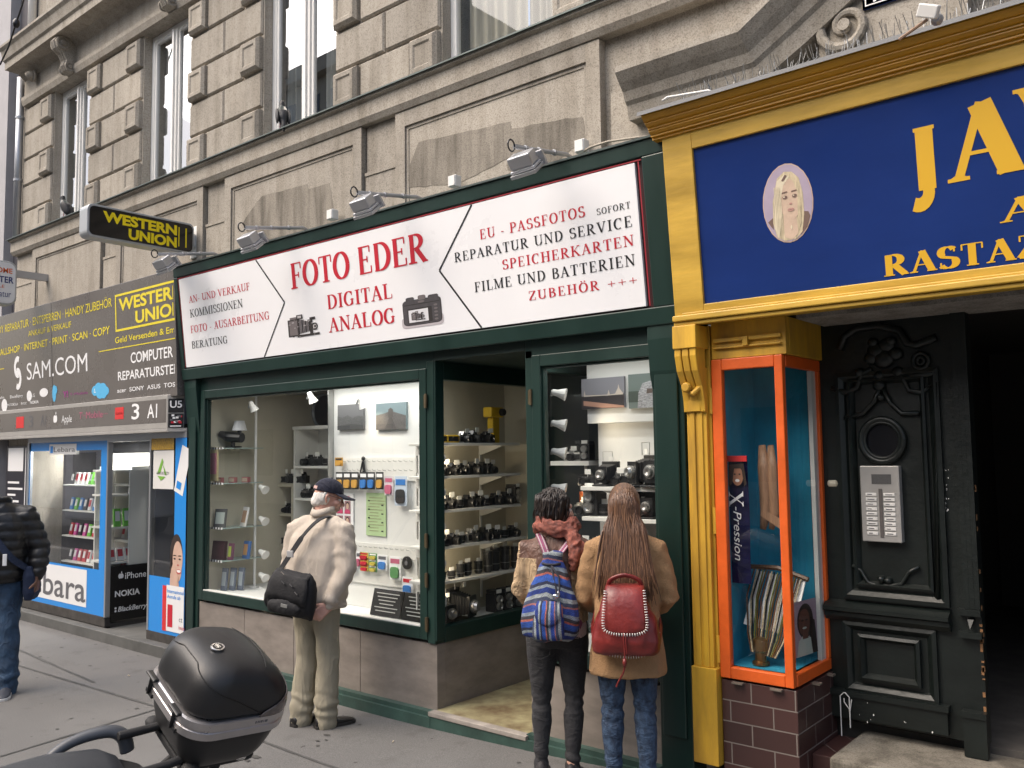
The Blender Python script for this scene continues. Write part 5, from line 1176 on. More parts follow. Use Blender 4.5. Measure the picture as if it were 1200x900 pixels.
mb.mi(0); mb.tube([tilt @ Vector((-.16, -.01, .41)), tilt @ Vector((0, -.02, .435)), tilt @ Vector((.17, -.01, .41))], .014, 6)
mb.build('necklaces', bc, bs, W=True)
mb = MB(); mb.lathe((-2.02, .11, .722), [(0, .045), (.015, .045), (.02, .03), (.06, .03), (.075, .04), (.13, .04), (.14, .02)], 'z', 14); mb.build('brass_pot', mat('brass', (.25, .15, .06), .35, .9), bs, W=True)
ph = thing('portrait_photo', 'photograph of a woman with long braids standing in the orange case', 'photo', (-1.83, .3, .75))
fp_ = Frame((-1.85, .12, .75), (.12, .9, 0), (0, 0, 1))
mb = MB(); a0, b0 = fp_.px(931, 772); a1, b1 = fp_.px(956, 700); fquad(mb, fp_, a0, a1, b0, b1, 0); mb.build('print', mat('photo_backdrop', (.42, .3, .36), .3), ph, W=True, fix=False)
mb = MB(); Wq, Hq = a1-a0, b1-b0; E2 = lambda x, y, rx, ry, m_, d: (mb.mi(m_), fdisc(mb, fp_, a0+x*Wq, b0+y*Hq, rx*Wq, ry*Hq, d))
E2(.5, .62, .34, .32, 1, .001); mb.mi(1); mb.poly([fp_.at(a0+x*Wq, b0+y*Hq, .0013) for x, y in ((.62, .7), (.9, .6), (1, .0), (.7, .0))]); E2(.45, .60, .24, .25, 0, .002); mb.mi(2); mb.poly([fp_.at(a0+x*Wq, b0+y*Hq, .0024) for x, y in ((.1, 0), (.2, .28), (.4, .38), (.7, .3), (.78, 0))]); mb.mi(0); mb.poly([fp_.at(a0+x*Wq, b0+y*Hq, .0027) for x, y in ((.36, .3), (.6, .3), (.56, .5), (.36, .5))]); E2(.45, .5, .09, .02, 2, .003)
E2(.36, .64, .05, .015, 1, .003); E2(.54, .64, .05, .015, 1, .003)
mb.build('printed_woman', [mat('printed_skin_dark', (.13, .05, .035)), HAIRP, mat('printed_white_top', (.5, .55, .5))], ph, W=True, fix=False)

# ------------------------------------------------------------ house door, intercom, passage
DOORM = mat('door_black_green', (.0065, .010, .009), .40, var=.35, vscale=5, bump=.2, bscale=30)
hd = thing('house_door', 'tall carved black green door leaf standing open beside the dark passage', 'door', (-1.35, .5, .40))
YD = 0.50; dx0, dx1 = PY(976, 600, YD).x-.05, PY(1146, 640, YD).x; dz0 = .40
mb = MB(); mb.box(dx0, dx1, YD, YD+.07, dz0, 2.75); 
def molding(x0, x1, z0, z1, w_=.03, d=.025, y=YD):
    R = lambda o_, yy: [Vector(p) for p in ((x0+o_, yy, z0+o_), (x1-o_, yy, z0+o_), (x1-o_, yy, z1-o_), (x0+o_, yy, z1-o_))]
    mb.rings([R(0, y), R(0, y-d), R(w_*.5, y-d*1.2), R(w_, y-d*.5), R(w_*1.2, y-.001)], cap=False)
PXD = lambda x, y: PY(x, y, YD)
def rectpx(x0, y0, x1, y1):
    p, q_ = PXD(x0, y1), PXD(x1, y0); return p.x, q_.x, p.z, q_.z
x0, x1, z0, z1 = rectpx(990, 430, 1100, 700); molding(x0, x1, z0, z1, .045)
molding(x0+.07, x1-.07, z0+.07, z1-.04, .025)
xa, xb_, za, zb_ = rectpx(992, 738, 1098, 808); molding(xa, xb_, za, zb_, .04); molding(xa+.08, xb_-.08, za+.07, zb_-.06, .03, .03)
zr = PXD(1050, 722).z; mb.prism([(dx0, YD-p[0], zr+p[1]) for p in ((0, -.05), (.03, -.045), (.05, -.02), (.05, .0), (.07, .01), (.07, .03), (.03, .05), (0, .06))], (PXD(1115, 720).x-dx0, 0, 0))
zq = PXD(1050, 818).z; mb.box(dx0+.0, PXD(1112, 830).x, YD-.035, YD, dz0+.02, zq-.02); mb.box(dx0, PXD(1112, 830).x+.01, YD-.05, YD, zq-.02, zq+.01)
# fluted right stile with its base block
xs0, xs1 = PXD(1121, 600).x, dx1
for k in range(3): x = xs0+.02+(xs1-xs0-.02)*k/3; mb.box(x, x+.024, YD-.028, YD, PXD(1130, 712).z, 2.7)
mb.box(xs0-.01, xs1+.005, YD-.045, YD, dz0-.06, PXD(1135, 838).z); mb.box(xs0-.015, xs1+.008, YD-.055, YD, PXD(1135, 838).z, PXD(1135, 838).z+.03)
for yy in (716, 742): z = PXD(1130, yy).z; mb.box(xs0-.01, xs1+.004, YD-.045, YD, z-.015, z+.015)
mb.prism([(xs0+.03, YD-.03, PXD(1130, 724).z), (xs1-.03, YD-.03, PXD(1130, 724).z), ((xs0+xs1)/2, YD-.05, PXD(1130, 735).z)], (0, .03, 0))
leaf = mb.build('leaf', DOORM, hd, W=True)
# carved ornament: oval, cartouche, scrolls
mb = MB()
def ringpx(cx_, cy_, rx, ry, r, y=YD-.02):
    c = PXD(cx_, cy_); p2 = PXD(cx_+rx, cy_); p3 = PXD(cx_, cy_-ry); mb.tube([(c.x+(p2.x-c.x)*cos(a), y, c.z+(p3.z-c.z)*sin(a)) for a in [k*2*pi/28 for k in range(29)]], r, 7, cap=False)
ringpx(1035, 516, 25, 25, .018); ringpx(1035, 516, 21, 21, .01); ringpx(1080, 423, 9, 9, .012); ringpx(1080, 423, 4, 4, .01)
def curve(pts, r, y=YD-.015): mb.tube([(PXD(*p).x, y, PXD(*p).z) for p in pts], r, 7)
curve([(985, 410), (990, 395), (1005, 385), (1030, 382), (1055, 388), (1064, 403), (1075, 405), (1098, 396)], .022); curve([(975, 455), (992, 460), (1005, 455), (1010, 440), (1022, 432)], .016); curve([(1050, 432), (1060, 445), (1066, 458), (1080, 460), (1098, 448), (1100, 700)], .014)
curve([(992, 490), (1012, 485), (1026, 470), (1032, 455)], .014); curve([(1078, 484), (1058, 485), (1044, 472), (1036, 456)], .014); curve([(1061, 440), (1098, 438)], .016); curve([(1000, 662), (1010, 668), (1018, 682), (1030, 686), (1045, 686), (1058, 684), (1066, 670), (1078, 664)], .01)
for (x_, y_, r_) in ((1028, 412, .05), (1040, 405, .045), (1050, 415, .04), (1022, 420, .04), (1036, 420, .06), (1045, 400, .03), (1024, 402, .03), (1031, 440, .03), (1031, 452, .035), (1033, 466, .025), (1053, 436, .032), (1008, 437, .03), (1034, 678, .022), (1042, 680, .022)):
    p = PXD(x_, y_); mb.ell((p.x, YD-.01, p.z), (r_, .03, r_*.9), 12, 8)
mb.build('carving', DOORM, hd, W=True, smooth=True)
c = PXD(1035, 516); mb = MB(); mb.lathe((c.x, YD-.008, c.z), [(0, .11), (.005, .11)], 'y', 24); mb.build('oval_window', mat('dark_glass', (.012, .012, .014), .1), hd, W=True)
mb = MB(); rr = random.Random(12)
for k in range(26):
    x = dx1-.004+rr.uniform(-.003, .004); z = PXD(1148, rr.uniform(560, 840)).z; mb.box(x-.006, x+.006, YD-.006, YD+.01, z, z+rr.uniform(.005, .04))
mb.build('bare_wood_edge', mat('bare_wood', (.24, .12, .05), .8, var=.4, vscale=20), hd, W=True)
mb = MB()
for k in range(20):
    x_ = rr.choice((rr.uniform(1108, 1112), rr.uniform(985, 1110))); y_ = rr.uniform(550, 600) if x_ > 1107 else rr.uniform(815, 856)
    p = PXD(x_, y_); s_ = rr.uniform(.0015, .004); mb.poly([(p.x+s_*cos(a)*rr.uniform(.6, 1.2), YD-(.052 if y_ > 800 else .003), p.z+s_*1.5*sin(a)) for a in (0, 1.2, 2.4, 3.7, 5)])
a, b_ = PXD(984, 858), PXD(999, 810)
mb.tube([(a.x+.03, YD-.054, a.z), (a.x+.03, YD-.054, b_.z-.02), (a.x+.05, YD-.054, b_.z), (b_.x-.02, YD-.054, b_.z), (b_.x, YD-.054, b_.z-.02), (b_.x, YD-.054, a.z+.05)], .003, 5); mb.tube([(a.x+.05, YD-.054, b_.z-.03), (a.x+.05, YD-.054, a.z+.18), (a.x+.08, YD-.054, a.z+.14), (a.x+.09, YD-.054, b_.z-.03)], .003, 5)
mb.build('white_scribbles', WHITEP, hd, W=True, fix=False)
ic = thing('intercom', 'steel intercom plate with two columns of name buttons on the dark door', 'intercom', (-1.45, YD-.05, 1.4))
fi = Frame((0, YD-.05, 0), (1, 0, 0), (0, 0, 1)); a0, b0 = fi.px(1011, 634); a1, b1 = fi.px(1053, 546)
mb = MB(); mb.prism([fi.at(a0, b0, 0), fi.at(a1, b0, 0), fi.at(a1, b1, 0), fi.at(a0, b1, 0)], (0, .05, 0)); mb.build('plate', mat('intercom_steel', (.42, .41, .39), .4, .35, var=.1, vscale=8), ic, W=True, bevel=.004)
Wi, Hi = a1-a0, b1-b0
mb = MB(); fquad(mb, fi, a0+.3*Wi, a0+.8*Wi, b0+.76*Hi, b0+.89*Hi, .002); sp_ = mb.build('speaker_grille', mat('grille_dark', (.08, .08, .08), .6, var=.3, vscale=300), ic, W=True, fix=False)
mb = MB(); mb.prism([fi.at(a0+.47*Wi, b0+.06*Hi, 0), fi.at(a0+.56*Wi, b0+.06*Hi, 0), fi.at(a0+.56*Wi, b0+.7*Hi, 0), fi.at(a0+.47*Wi, b0+.7*Hi, 0)], (0, -.004, 0)); mb.build('button_strip', mat('button_dark', (.1, .09, .085), .5), ic, W=True)
for k in range(9):
    for s_ in (0, 1):
        mb = MB(); z = b0+(.09+.064*k)*Hi; x = a0+(.13+.46*s_)*Wi
        mb.prism([fi.at(x, z, 0), fi.at(x+.28*Wi, z, 0), fi.at(x+.28*Wi, z+.042*Hi, 0), fi.at(x, z+.042*Hi, 0)], (0, -.005, 0)); bt = mb.build('name_button', WHITEP, ic, W=True, bevel=.002)
        mb = MB(); fquad(mb, fi, x+.05*Wi, x+(.15+.02*((k*7+s_*3) % 5))*Wi, z+.015*Hi, z+.026*Hi, .006); mb.build('name_print', GTXT, bt, W=True, fix=False)
# passage behind: floor, walls, step
ps = thing('house_passage', 'pitch dark house passage with a worn stone doorstep', 'passage', (-.4, .5, 0))
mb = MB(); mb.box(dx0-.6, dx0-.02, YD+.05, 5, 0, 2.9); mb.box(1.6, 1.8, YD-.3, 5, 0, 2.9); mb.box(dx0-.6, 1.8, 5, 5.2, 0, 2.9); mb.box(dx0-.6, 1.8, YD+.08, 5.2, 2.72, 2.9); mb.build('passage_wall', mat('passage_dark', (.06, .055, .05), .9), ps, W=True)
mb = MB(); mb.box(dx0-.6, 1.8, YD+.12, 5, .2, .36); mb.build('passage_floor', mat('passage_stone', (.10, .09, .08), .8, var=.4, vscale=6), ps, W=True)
STEP = stonemat('doorstep_stone', (.22, .20, .165), .9)
mb = MB(); mb.box(CX1+.132, 1.8, .06, YD+.11, .0, .335); mb.build('doorstep', STEP, ps, W=True, bevel=.02)
mb = MB(); mb.box(CX1+.04, 1.6, .10, YD+.08, 2.53, 2.56); mb.build('lintel_soffit', stonemat('lintel_stone', (.34, .32, .29), .6), ps, W=True)
# ============================================================ goods in the photo shop windows
LEATHER = mat('camera_leatherette', (.016, .016, .017), .55, bump=.3, bscale=300)
CAMB = mat('camera_black', (.02, .02, .021), .3); CAMS = mat('camera_silver', (.45, .44, .42), .3, .8)
LENSG = mat('lens_glass', (.02, .02, .04), .05, spec=.8); TAGW = mat('price_tag_white', (.8, .79, .74), .6)
YCAM = mat('yellow_plastic', (.6, .38, .02), .4); TANL = mat('tan_leather', (.25, .14, .06), .55)
def proto(name, cat): return thing(name, None, cat, (0, 0, -50))
def mk_slr(silver=False, name='slr_camera'):
    t = proto(name, 'camera'); B = CAMS if silver else CAMB
    mb = MB(); mb.box(-.07, .07, -.022, .022, 0, .062); mb.mi(1); mb.box(-.068, .068, -.0235, .0235, .01, .05); mb.mi(0); mb.build('body', [B, LEATHER], t, bevel=.004)
    mb = MB(); mb.prism([(-.03, -.022, .06), (.03, -.022, .06), (.018, -.022, .092), (-.018, -.022, .092)], (0, .05, 0)); mb.build('prism', B, t, bevel=.003)
    mb = MB(); mb.lathe((0, -.022, .03), [(0, .033), (-.015, .033), (-.016, .030), (-.04, .030), (-.05, .027), (-.05, .022), (-.044, .018), (-.044, .001)], 'y', 16); mb.build('lens', CAMB, t, smooth=False)
    mb = MB(); mb.lathe((-.05, 0, .06), [(0, .012), (.014, .012), (.015, .001)], 'z', 10); mb.lathe((.05, 0, .06), [(0, .01), (.01, .01), (.011, .001)], 'z', 10); mb.build('dial', CAMS if silver else CAMB, t)
    mb = MB(); mb.box(-.005, .045, -.028, -.025, .078, .113); mb.box(.018, .022, -.027, -.026, .06, .078); mb.build('price_tag', TAGW, t)
    return t
def mk_lens(h=.10, r=.033, name='camera_lens'):
    t = proto(name, 'lens')
    mb = MB(); mb.lathe((0, 0, 0), [(0, r*.8), (.012, r*.85), (.013, r), (h*.35, r), (h*.36, r*1.06), (h*.6, r*1.06), (h*.61, r), (h*.85, r*1.0), (h*.86, r*1.1), (h, r*1.1), (h, r*.2)], 'z', 16); mb.build('barrel', CAMB, t)
    mb = MB(); mb.lathe((0, 0, h*.3), [(0, r*1.012), (.004, r*1.012)], 'z', 16); mb.build('scale_ring', CAMS, t)
    mb = MB(); mb.box(-.024, .024, -.004, .0, h, h+.026); mb.build('price_tag', TAGW, t)
    return t
def mk_tlr():
    t = proto('twin_lens_camera', 'camera')
    mb = MB(); mb.box(-.04, .04, -.045, .045, 0, .125); mb.build('body', LEATHER, t, bevel=.004); mb = MB(); mb.box(-.038, .038, -.04, .04, .126, .15); mb.build('viewing_hood', CAMB, t, bevel=.003)
    for z in (.04, .09):
        mb = MB(); mb.lathe((0, -.045, z), [(0, .026), (-.02, .026), (-.02, .018), (-.014, .012), (-.014, .001)], 'y', 14); mb.build('lens', CAMS, t)
    mb = MB(); mb.box(-.025, .025, -.048, -.044, .13, .155); mb.build('price_tag', TAGW, t); return t
def mk_bellows(big=1.0, name='folding_camera'):
    t = proto(name, 'camera'); s = big
    mb = MB(); mb.box(-.06*s, .06*s, .0, .03*s, 0, .15*s); mb.box(-.055*s, .055*s, -.12*s, 0, .0, .01*s); mb.build('body', LEATHER, t, bevel=.004)
    mb = MB(); rs = []
    for k in range(13):
        y = -.004*s-.085*s*k/12; w_ = (.052-.02*k/12)*s*(1 if k % 2 else .86); hh = (.06-.02*k/12)*s*(1 if k % 2 else .86); rs.append([Vector((a*w_, y, .075*s+b*hh)) for a, b in ((-1, -1), (1, -1), (1, 1), (-1, 1))])
    mb.rings(rs); mb.build('bellows', BLACKM, t)
    mb = MB(); mb.box(-.04*s, .04*s, -.1*s, -.09*s, .02*s, .12*s); mb.build('front_standard', CAMB, t)
    mb = MB(); mb.lathe((0, -.1*s, .07*s), [(0, .032*s), (-.015*s, .032*s), (-.016*s, .026*s), (-.03*s, .022*s), (-.03*s, .016*s), (-.024*s, .001)], 'y', 18); mb.build('lens', CAMS, t)
    mb = MB(); mb.tube([(-.035*s, -.02*s, .15*s), (-.035*s, -.02*s, .21*s), (.035*s, -.02*s, .21*s), (.035*s, -.02*s, .15*s)], .002*s, 5); mb.build('frame_finder', CAMS, t)
    mb = MB(); mb.box(.02*s, .05*s, -.04*s, -.037*s, .155*s, .18*s); mb.build('price_tag', TAGW, t); return t
def mk_yellow():
    t = proto('yellow_compact_camera', 'camera'); mb = MB(); mb.box(-.055, .055, -.02, .02, 0, .06); mb.build('body', YCAM, t, bevel=.008)
    mb = MB(); mb.box(-.045, .045, -.024, -.019, .012, .048); mb.lathe((.0, -.024, .03), [(0, .018), (-.008, .016), (-.008, .001)], 'y', 12); mb.build('lens_panel', CAMB, t); return t
PR = {'slr': mk_slr(), 'slrs': mk_slr(True, 'silver_camera'), 'lens': mk_lens(), 'long': mk_lens(.17, .036), 'tlr': mk_tlr(), 'bel': mk_bellows(), 'yel': mk_yellow(), 'short': mk_lens(.06, .032)}
used = set()
def put(kind, loc, rz, label, group=None, sc=1.0):
    o = PR[kind] if kind not in used else copy_tree(PR[kind]); used.add(kind)
    o.location = loc; o.rotation_euler = (0, 0, rz); o.scale = (sc, sc, sc); o['label'] = label
    if group: o['group'] = group
    elif 'group' in o: del o['group']
    return o
rr = random.Random(21)
# --- side window: shelves on brackets
XS = -4.43
zsh = [PX(520, y, XS).z for y in (519, 558, 598, 641, 682)]
for i, z in enumerate(zsh):
    s_ = thing('wall_shelf', f'white shelf on slim brackets in the recess side window, {ORD[i]} from the top', 'shelf', (-4.56, .6, z), group='shelves in the recess side window')
    mb = MB(); mb.box(-.125, .13, -.5, .48+.06*(i > 2), -.02, 0); mb.build('board', SHELFW, s_, bevel=.003)
    for y in (-.42, .28):
        mb = MB(); mb.prism([(-.125, y, -.021), (.09, y, -.021), (.09, y, -.03), (-.105, y, -.09), (-.125, y, -.09)], (0, .02, 0)); mb.box(-.136, -.126, y, y+.02, -.22, -.02); mb.build('bracket', WHITEP, s_)
def row(z, items, shelf, y0, y1, grp, x=-4.50):
    n = len(items)
    for k, it in enumerate(items):
        kind, what = it; y = y0+(y1-y0)*k/max(1, n-1)
        put(kind, (x+rr.uniform(-.02, .015), y+rr.uniform(-.01, .01), z+.001), pi/2+rr.uniform(-.2, .2), f'{what}, {ORD[k]} from the street side on the {shelf} side shelf', grp, rr.uniform(.92, 1.08))
row(zsh[0], [('yel', 'small yellow camera')]*3+[('slrs', 'silver camera with tag'), ('slr', 'black camera'), ('slr', 'black camera')], 'top', .13, .74, 'goods on the side shelves')
row(zsh[1], [('slr', 'black camera body')]*7, 'second', .16, .80, 'goods on the side shelves')
row(zsh[2], [('slr', 'black camera with tag') if k % 3 else ('short', 'short black lens with tag') for k in range(9)]+[('tlr', 'twin lens camera')], 'third', .13, 1.06, 'goods on the side shelves')
row(zsh[3], [('short', 'short black lens'), ('slr', 'black camera'), ('slr', 'black camera'), ('short', 'short black lens'), ('slrs', 'silver camera'), ('slr', 'black camera'), ('slr', 'black camera'), ('short', 'short black lens'), ('slr', 'black camera')], 'fourth', .13, 1.05, 'goods on the side shelves')
row(zsh[4], [('short', 'short black lens')]*3+[('lens', 'black lens')]*3+[('long', 'long black lens')]*4, 'fifth', .13, 1.07, 'goods on the side shelves')
o = put('bel', (-4.50, .22, .634), pi/2, 'large black folding camera lying on the floor of the side window, nearest the street', None, 1.2)
o = put('bel', (-4.52, .40, .634), pi/2+.3, 'bulky black bellows camera on the floor of the side window behind the first', None, 1.5)
for k in range(3): put('tlr', (-4.50, .82+.115*k, .634), pi/2, f'twin lens reflex camera on the side window floor, {ORD[k]} of three', 'twin lens cameras on the floor', 1.1)
t = thing('yellow_dispenser', 'yellow tall boxy instant camera on a stand at the end of the top side shelf', 'camera', (-4.52, .86, zsh[0]))
mb = MB(); mb.box(-.03, .03, -.04, .04, 0, .2); mb.build('stand', YCAM, t, bevel=.006); mb = MB(); mb.box(-.04, .05, -.08, .07, .2, .28); mb.build('body', YCAM, t, bevel=.01); mb = MB(); mb.lathe((.05, .04, .24), [(0, .03), (.03, .026), (.03, .001)], 'x', 12); mb.build('lens', CAMB, t)
# --- small clip spotlights
def clipspot(loc, aim, lit, label, par=None):
    loc = Vector(loc); d = (Vector(aim)-loc).normalized(); t = thing('clip_spotlight', label, 'spotlight', loc, group='small display spotlights')
    q = d.to_track_quat('Z', 'Y').to_matrix().to_4x4()
    mb = MB(); mb.lathe((0, 0, 0), [(-.05, .014), (-.04, .02), (-.015, .022), (0, .026), (.045, .042), (.045, .038)], 'z', 14); mb.xf(q); mb.build('reflector', WHITEP, t)
    mb = MB(); mb.lathe((0, 0, 0), [(.036, .037), (.040, .02), (.040, .001)], 'z', 14); mb.xf(q); mb.build('bulb', LITW if lit else mat('bulb_off', (.6, .6, .55), .2), t)
    mb = MB(); mb.tube([Vector((0, 0, 0))-d*.045, Vector((-.06, .0, -.01))], .008, 6); mb.build('arm', ALU, t)
    if lit:
        ld = bpy.data.lights.new('spot_bulb', 'SPOT'); ld.energy = lit; ld.spot_size = RAD(120); ld.spot_blend = .8; ld.color = (1, .82, .58); ld.shadow_soft_size = .04
        lo = bpy.data.objects.new('spot_bulb', ld); COL.objects.link(lo); lo.parent = t; lo.location = d*.06; lo.rotation_euler = (-d).to_track_quat('Z', 'Y').to_euler()
pole = thing('lamp_pole', 'thin white upright tube holding spotlights inside the wide window', 'pole', (PY(299, 600, .45).x, .45, .634))
mb = MB(); mb.tube([(0, 0, 0), (0, 0, 1.84)], .012, 8); mb.build('tube', WHITEP, pole); mb = MB(); mb.lathe((0, 0, 0), [(0, .05), (.012, .05), (.014, .01)], 'z', 14); mb.build('foot', WHITEP, pole)
for k, (y_, lit) in enumerate(((572, 0), (609, 0), (648, 0), (675, 0), (692, 2.5))):
    p = PY(308, y_, .45); clipspot((p.x, .45, p.z), (p.x+.8, .5, p.z-.35), lit, f'white clip spotlight on the thin tube in the wide window, {ORD[k]} from the top')
for k, (x_, y_, lit) in enumerate(((365, 470, 0), (424, 476, 2), (296, 480, 0))):
    p = PY(x_, y_, .20); clipspot((p.x, .20, p.z+.03), (p.x+.1, .5, p.z-.6), lit, f'ceiling clip spotlight in the wide window, {["over the round reflector", "lit between the two photographs", "in the left corner"][k]}')
for k, (z, lit) in enumerate(zip([z_-.11 for z_ in zsh]+[.80], (2.6, 2.6, 1.3, 2.6, 1.3, 0))):
    clipspot((-4.40, .115, z), (-4.62, .7, z-.03), lit, f'small clip spotlight at the corner post of the side window, {ORD[k]} from the top')
for k, (y_, lit) in enumerate(((461, 0), (497, 2.5), (530, 0), (572, 2.5))):
    p = PY(655, y_, .16); clipspot((p.x, .16, p.z), (p.x+.5, .42, p.z-.12), lit, f'clip spotlight on the jamb of the right window, {ORD[k]} from the top')
# added soft light strips, out of sight, to brighten the shop interiors
def added_strip(name, loc, size, e, label):
    t = thing(name, label, 'added light', loc); mb = MB(); mb.box(-size[0]/2, size[0]/2, -.03, .03, 0, .03); mb.build('housing', WHITEP, t)
    mb = MB(); mb.box(-size[0]/2+.02, size[0]/2-.02, -.022, .022, -.008, 0); mb.build('tube', mat('added_tube_glow', (1, .93, .82), .5, emit=3), t)
    ld = bpy.data.lights.new('added_area_light', 'AREA'); ld.shape = 'RECTANGLE'; ld.size = size[0]; ld.size_y = .12; ld.energy = e; ld.color = (1, .98, .95); lo = bpy.data.objects.new('added_area_light', ld); COL.objects.link(lo); lo.parent = t; lo.location = (0, 0, -.02)
added_strip('added_light_strip', (-5.5, .12, 2.44), (2.2, .1), 8, 'added light strip hidden above the wide window head')
added_strip('added_light_strip', (-2.95, .10, 2.47), (.8, .1), 5, 'added light strip hidden above the right window head')
added_strip('added_light_strip', (-10.2, .5, 2.06), (1.6, .1), 22, 'added light strip above the phone shelves in the blue window')  # added lamp that brightens the phone shop behind the blue film
added_strip('added_light_strip', (-8.7, .8, 2.06), (.7, .1), 8, 'added light strip over the phone shop doorway shelf')  # added lamp that fills the doorway with light
# --- wide window: left glass shelves on the side wall
GSH = mat('glass_shelf_edge', (.35, .45, .42), .15)
zl = [PX(262, y, -7.2).z for y in (525, 566, 618, 656)]
for i, z in enumerate(zl):
    s_ = thing('glass_shelf', f'glass shelf with checkered edge at the left of the wide window, {ORD[i]} from the top', 'shelf', (-7.2, .3, z), group='left glass shelves')
    mb = MB(); mb.box(-.12, .10, -.2, .22, -.008, 0); mb.build('board', GSH, s_)
    mb = MB()
    for k in range(10): mb.mi(k % 2); mb.box(-.12+.022*k, -.12+.022*(k+1), -.206, -.2005, -.012, .006)
    mb.build('checkered_edge', [INK, WTXT], s_)
def boxgood(name, loc, size, col, label, rz=0, tilt=0, cat='packet', group=None, front=None):
    t = thing(name, label, cat, loc, rz, group); R_ = Matrix.Rotation(tilt, 4, 'X'); w_, d_, h_ = size
    mb = MB(); mb.box(-w_/2, w_/2, -d_/2, d_/2, 0, h_, R_); mb.build('carton', col, t, bevel=.002)
    mb = MB(); mb.box(-w_*.38, w_*.38, -d_/2-.002, -d_/2-.0002, h_*.2, h_*.82, R_); mb.build('front_print', front or WTXT, t); return t
C = lambda n, c: mat(n, c, .5)
FR = mat('picture_frame_grey', (.10, .10, .10), .4)
boxgood('picture_frame', (-7.2, .13, zl[2]), (.13, .015, .17), FR, 'grey picture frame standing on the left glass shelf', .3, -.15, 'frame', front=C('pale_grey', (.45, .5, .46)))
boxgood('picture_frame', (-7.12, .32, zl[2]), (.12, .015, .18), WHITEP, 'white picture frame with a brown portrait on the left glass shelf', -.2, -.2, 'frame', front=C('portrait_brown', (.4, .25, .16)))
boxgood('photo_album', (-7.24, .15, zl[3]), (.15, .04, .17), C('album_maroon', (.05, .015, .02)), 'dark maroon photo album on the lower glass shelf', .2, -.1, 'album', front=C('album_maroon2', (.06, .02, .025)))
boxgood('film_carton', (-7.13, .2, zl[3]), (.05, .03, .15), C('carton_plum', (.16, .05, .10)), 'plum and green carton on the lower glass shelf', .1, -.1, front=C('carton_lime', (.35, .45, .08)))
boxgood('film_carton', (-7.1, .34, zl[3]), (.08, .03, .16), C('carton_blue', (.06, .16, .40)), 'blue patterned carton on the lower glass shelf', .0, -.15, front=C('carton_orange', (.55, .3, .12)))
for k in range(3): boxgood('frame_stack', (-7.24+.06*k, .15+.1*k, zl[1]), (.07, .04, .05), C('rose_carton', (.35, .12, .12)), f'small rosy carton on the second glass shelf, {ORD[k]} from the left', .3, 0, front=C('rose2', (.5, .4, .3)))
boxgood('poster', (-7.27, .10, zl[1]+.02), (.17, .01, .31), C('poster_cream', (.55, .45, .25)), 'cream poster with pink printing behind the left glass', .0, 0, 'poster', front=C('poster_pink', (.6, .22, .28)))
for k in range(3): boxgood('blister_pack', (-7.2+.055*k, .18+.05*k, .634), (.07, .02, .2), C('blister_blue', (.12, .15, .2)), f'hanging blister pack at the foot of the left glass shelves, {ORD[k]} from the left', .1, -.1, front=C('blister_pale', (.4, .45, .48)))
t = thing('lens_telescope', 'stubby dark spotting scope with white cap on the top glass shelf', 'telescope', (-7.17, .24, zl[0]+.002))
mb = MB(); mb.tube([(-.12, -.06, .13), (-.04, -.02, .10), (.1, .03, .09)], [.03, .05, .045], 12); mb.build('tube', CAMB, t); mb = MB(); mb.tube([(.0, 0, .08), (.0, 0, .0)], .02, 8); mb.box(-.06, .08, -.04, .04, 0, .014); mb.build('base', CAMB, t)
t = thing('flash_diffuser', 'small white conical flash shade above the left glass shelves', 'shade', (-7.16, .3, zl[0]+.16)); mb = MB(); mb.lathe((0, 0, 0), [(0, .07), (.09, .045)], 'z', 16); mb.build('shade', WTXT, t); mb = MB(); mb.lathe((0, 0, 0), [(-.02, .02), (.01, .02)], 'z', 8); mb.build('socket', CAMB, t)
# --- wide window: cabinets behind with cameras
def cabinet(name, x0, x1, y, zt, shelves, label, mm=SHELFW):
    t = thing(name, label, 'cabinet', ((x0+x1)/2, y, .634)); mb = MB(); a, b = x0-(x0+x1)/2, x1-(x0+x1)/2; H_ = zt-.634
    mb.box(a, a+.025, 0, .3, 0, H_); mb.box(b-.025, b, 0, .3, 0, H_); mb.box(a+.025, b-.025, .28, .3, 0, H_); mb.box(a-.01, b+.01, -.01, .3, H_+.0005, H_+.03); mb.build('case', mm, t)
    for s_ in shelves: mb = MB(); mb.box(a+.026, b-.026, .002, .279, s_-.634-.022, s_-.634); mb.build('shelf', mm, t)
    return t
YC = .85
xa_, xb_ = PY(344, 540, YC).x, -5.9
sh1 = [PY(360, y, YC).z for y in (546, 584, 622)]
cabinet('tall_cabinet', xa_, xb_, YC, PY(360, 503, YC).z, sh1, 'tall white open cabinet with cameras deep in the wide window')
xc_, xd_ = PY(318, 600, YC).x, xa_-.01
sh2 = [PY(330, y, YC).z for y in (602, 638, 672)]
cabinet('low_cabinet', xc_, xd_, YC, PY(330, 570, YC).z, sh2, 'lower cream open cabinet beside the tall one in the wide window', CREAM)
for i, z in enumerate(sh1):
    for k in range(5): put(('slr', 'slr', 'short', 'slr', 'tlr')[(k+i) % 5], (xa_+.11+.135*k, YC+.1, z), rr.uniform(-.3, .3), f'black camera gear in the tall cabinet, {ORD[k]} from the left on its {ORD[i]} shelf', 'goods in the cabinets', 1.15)
for i, z in enumerate(sh2):
    for k in range(2): put(('slr', 'slrs', 'tlr')[(k+i) % 3], (xc_+.12+.16*k, YC+.1, z), rr.uniform(-.3, .3), f'small camera in the low cabinet, {ORD[k]} from the left on its {ORD[i]} shelf', 'goods in the cabinets', 1.05)
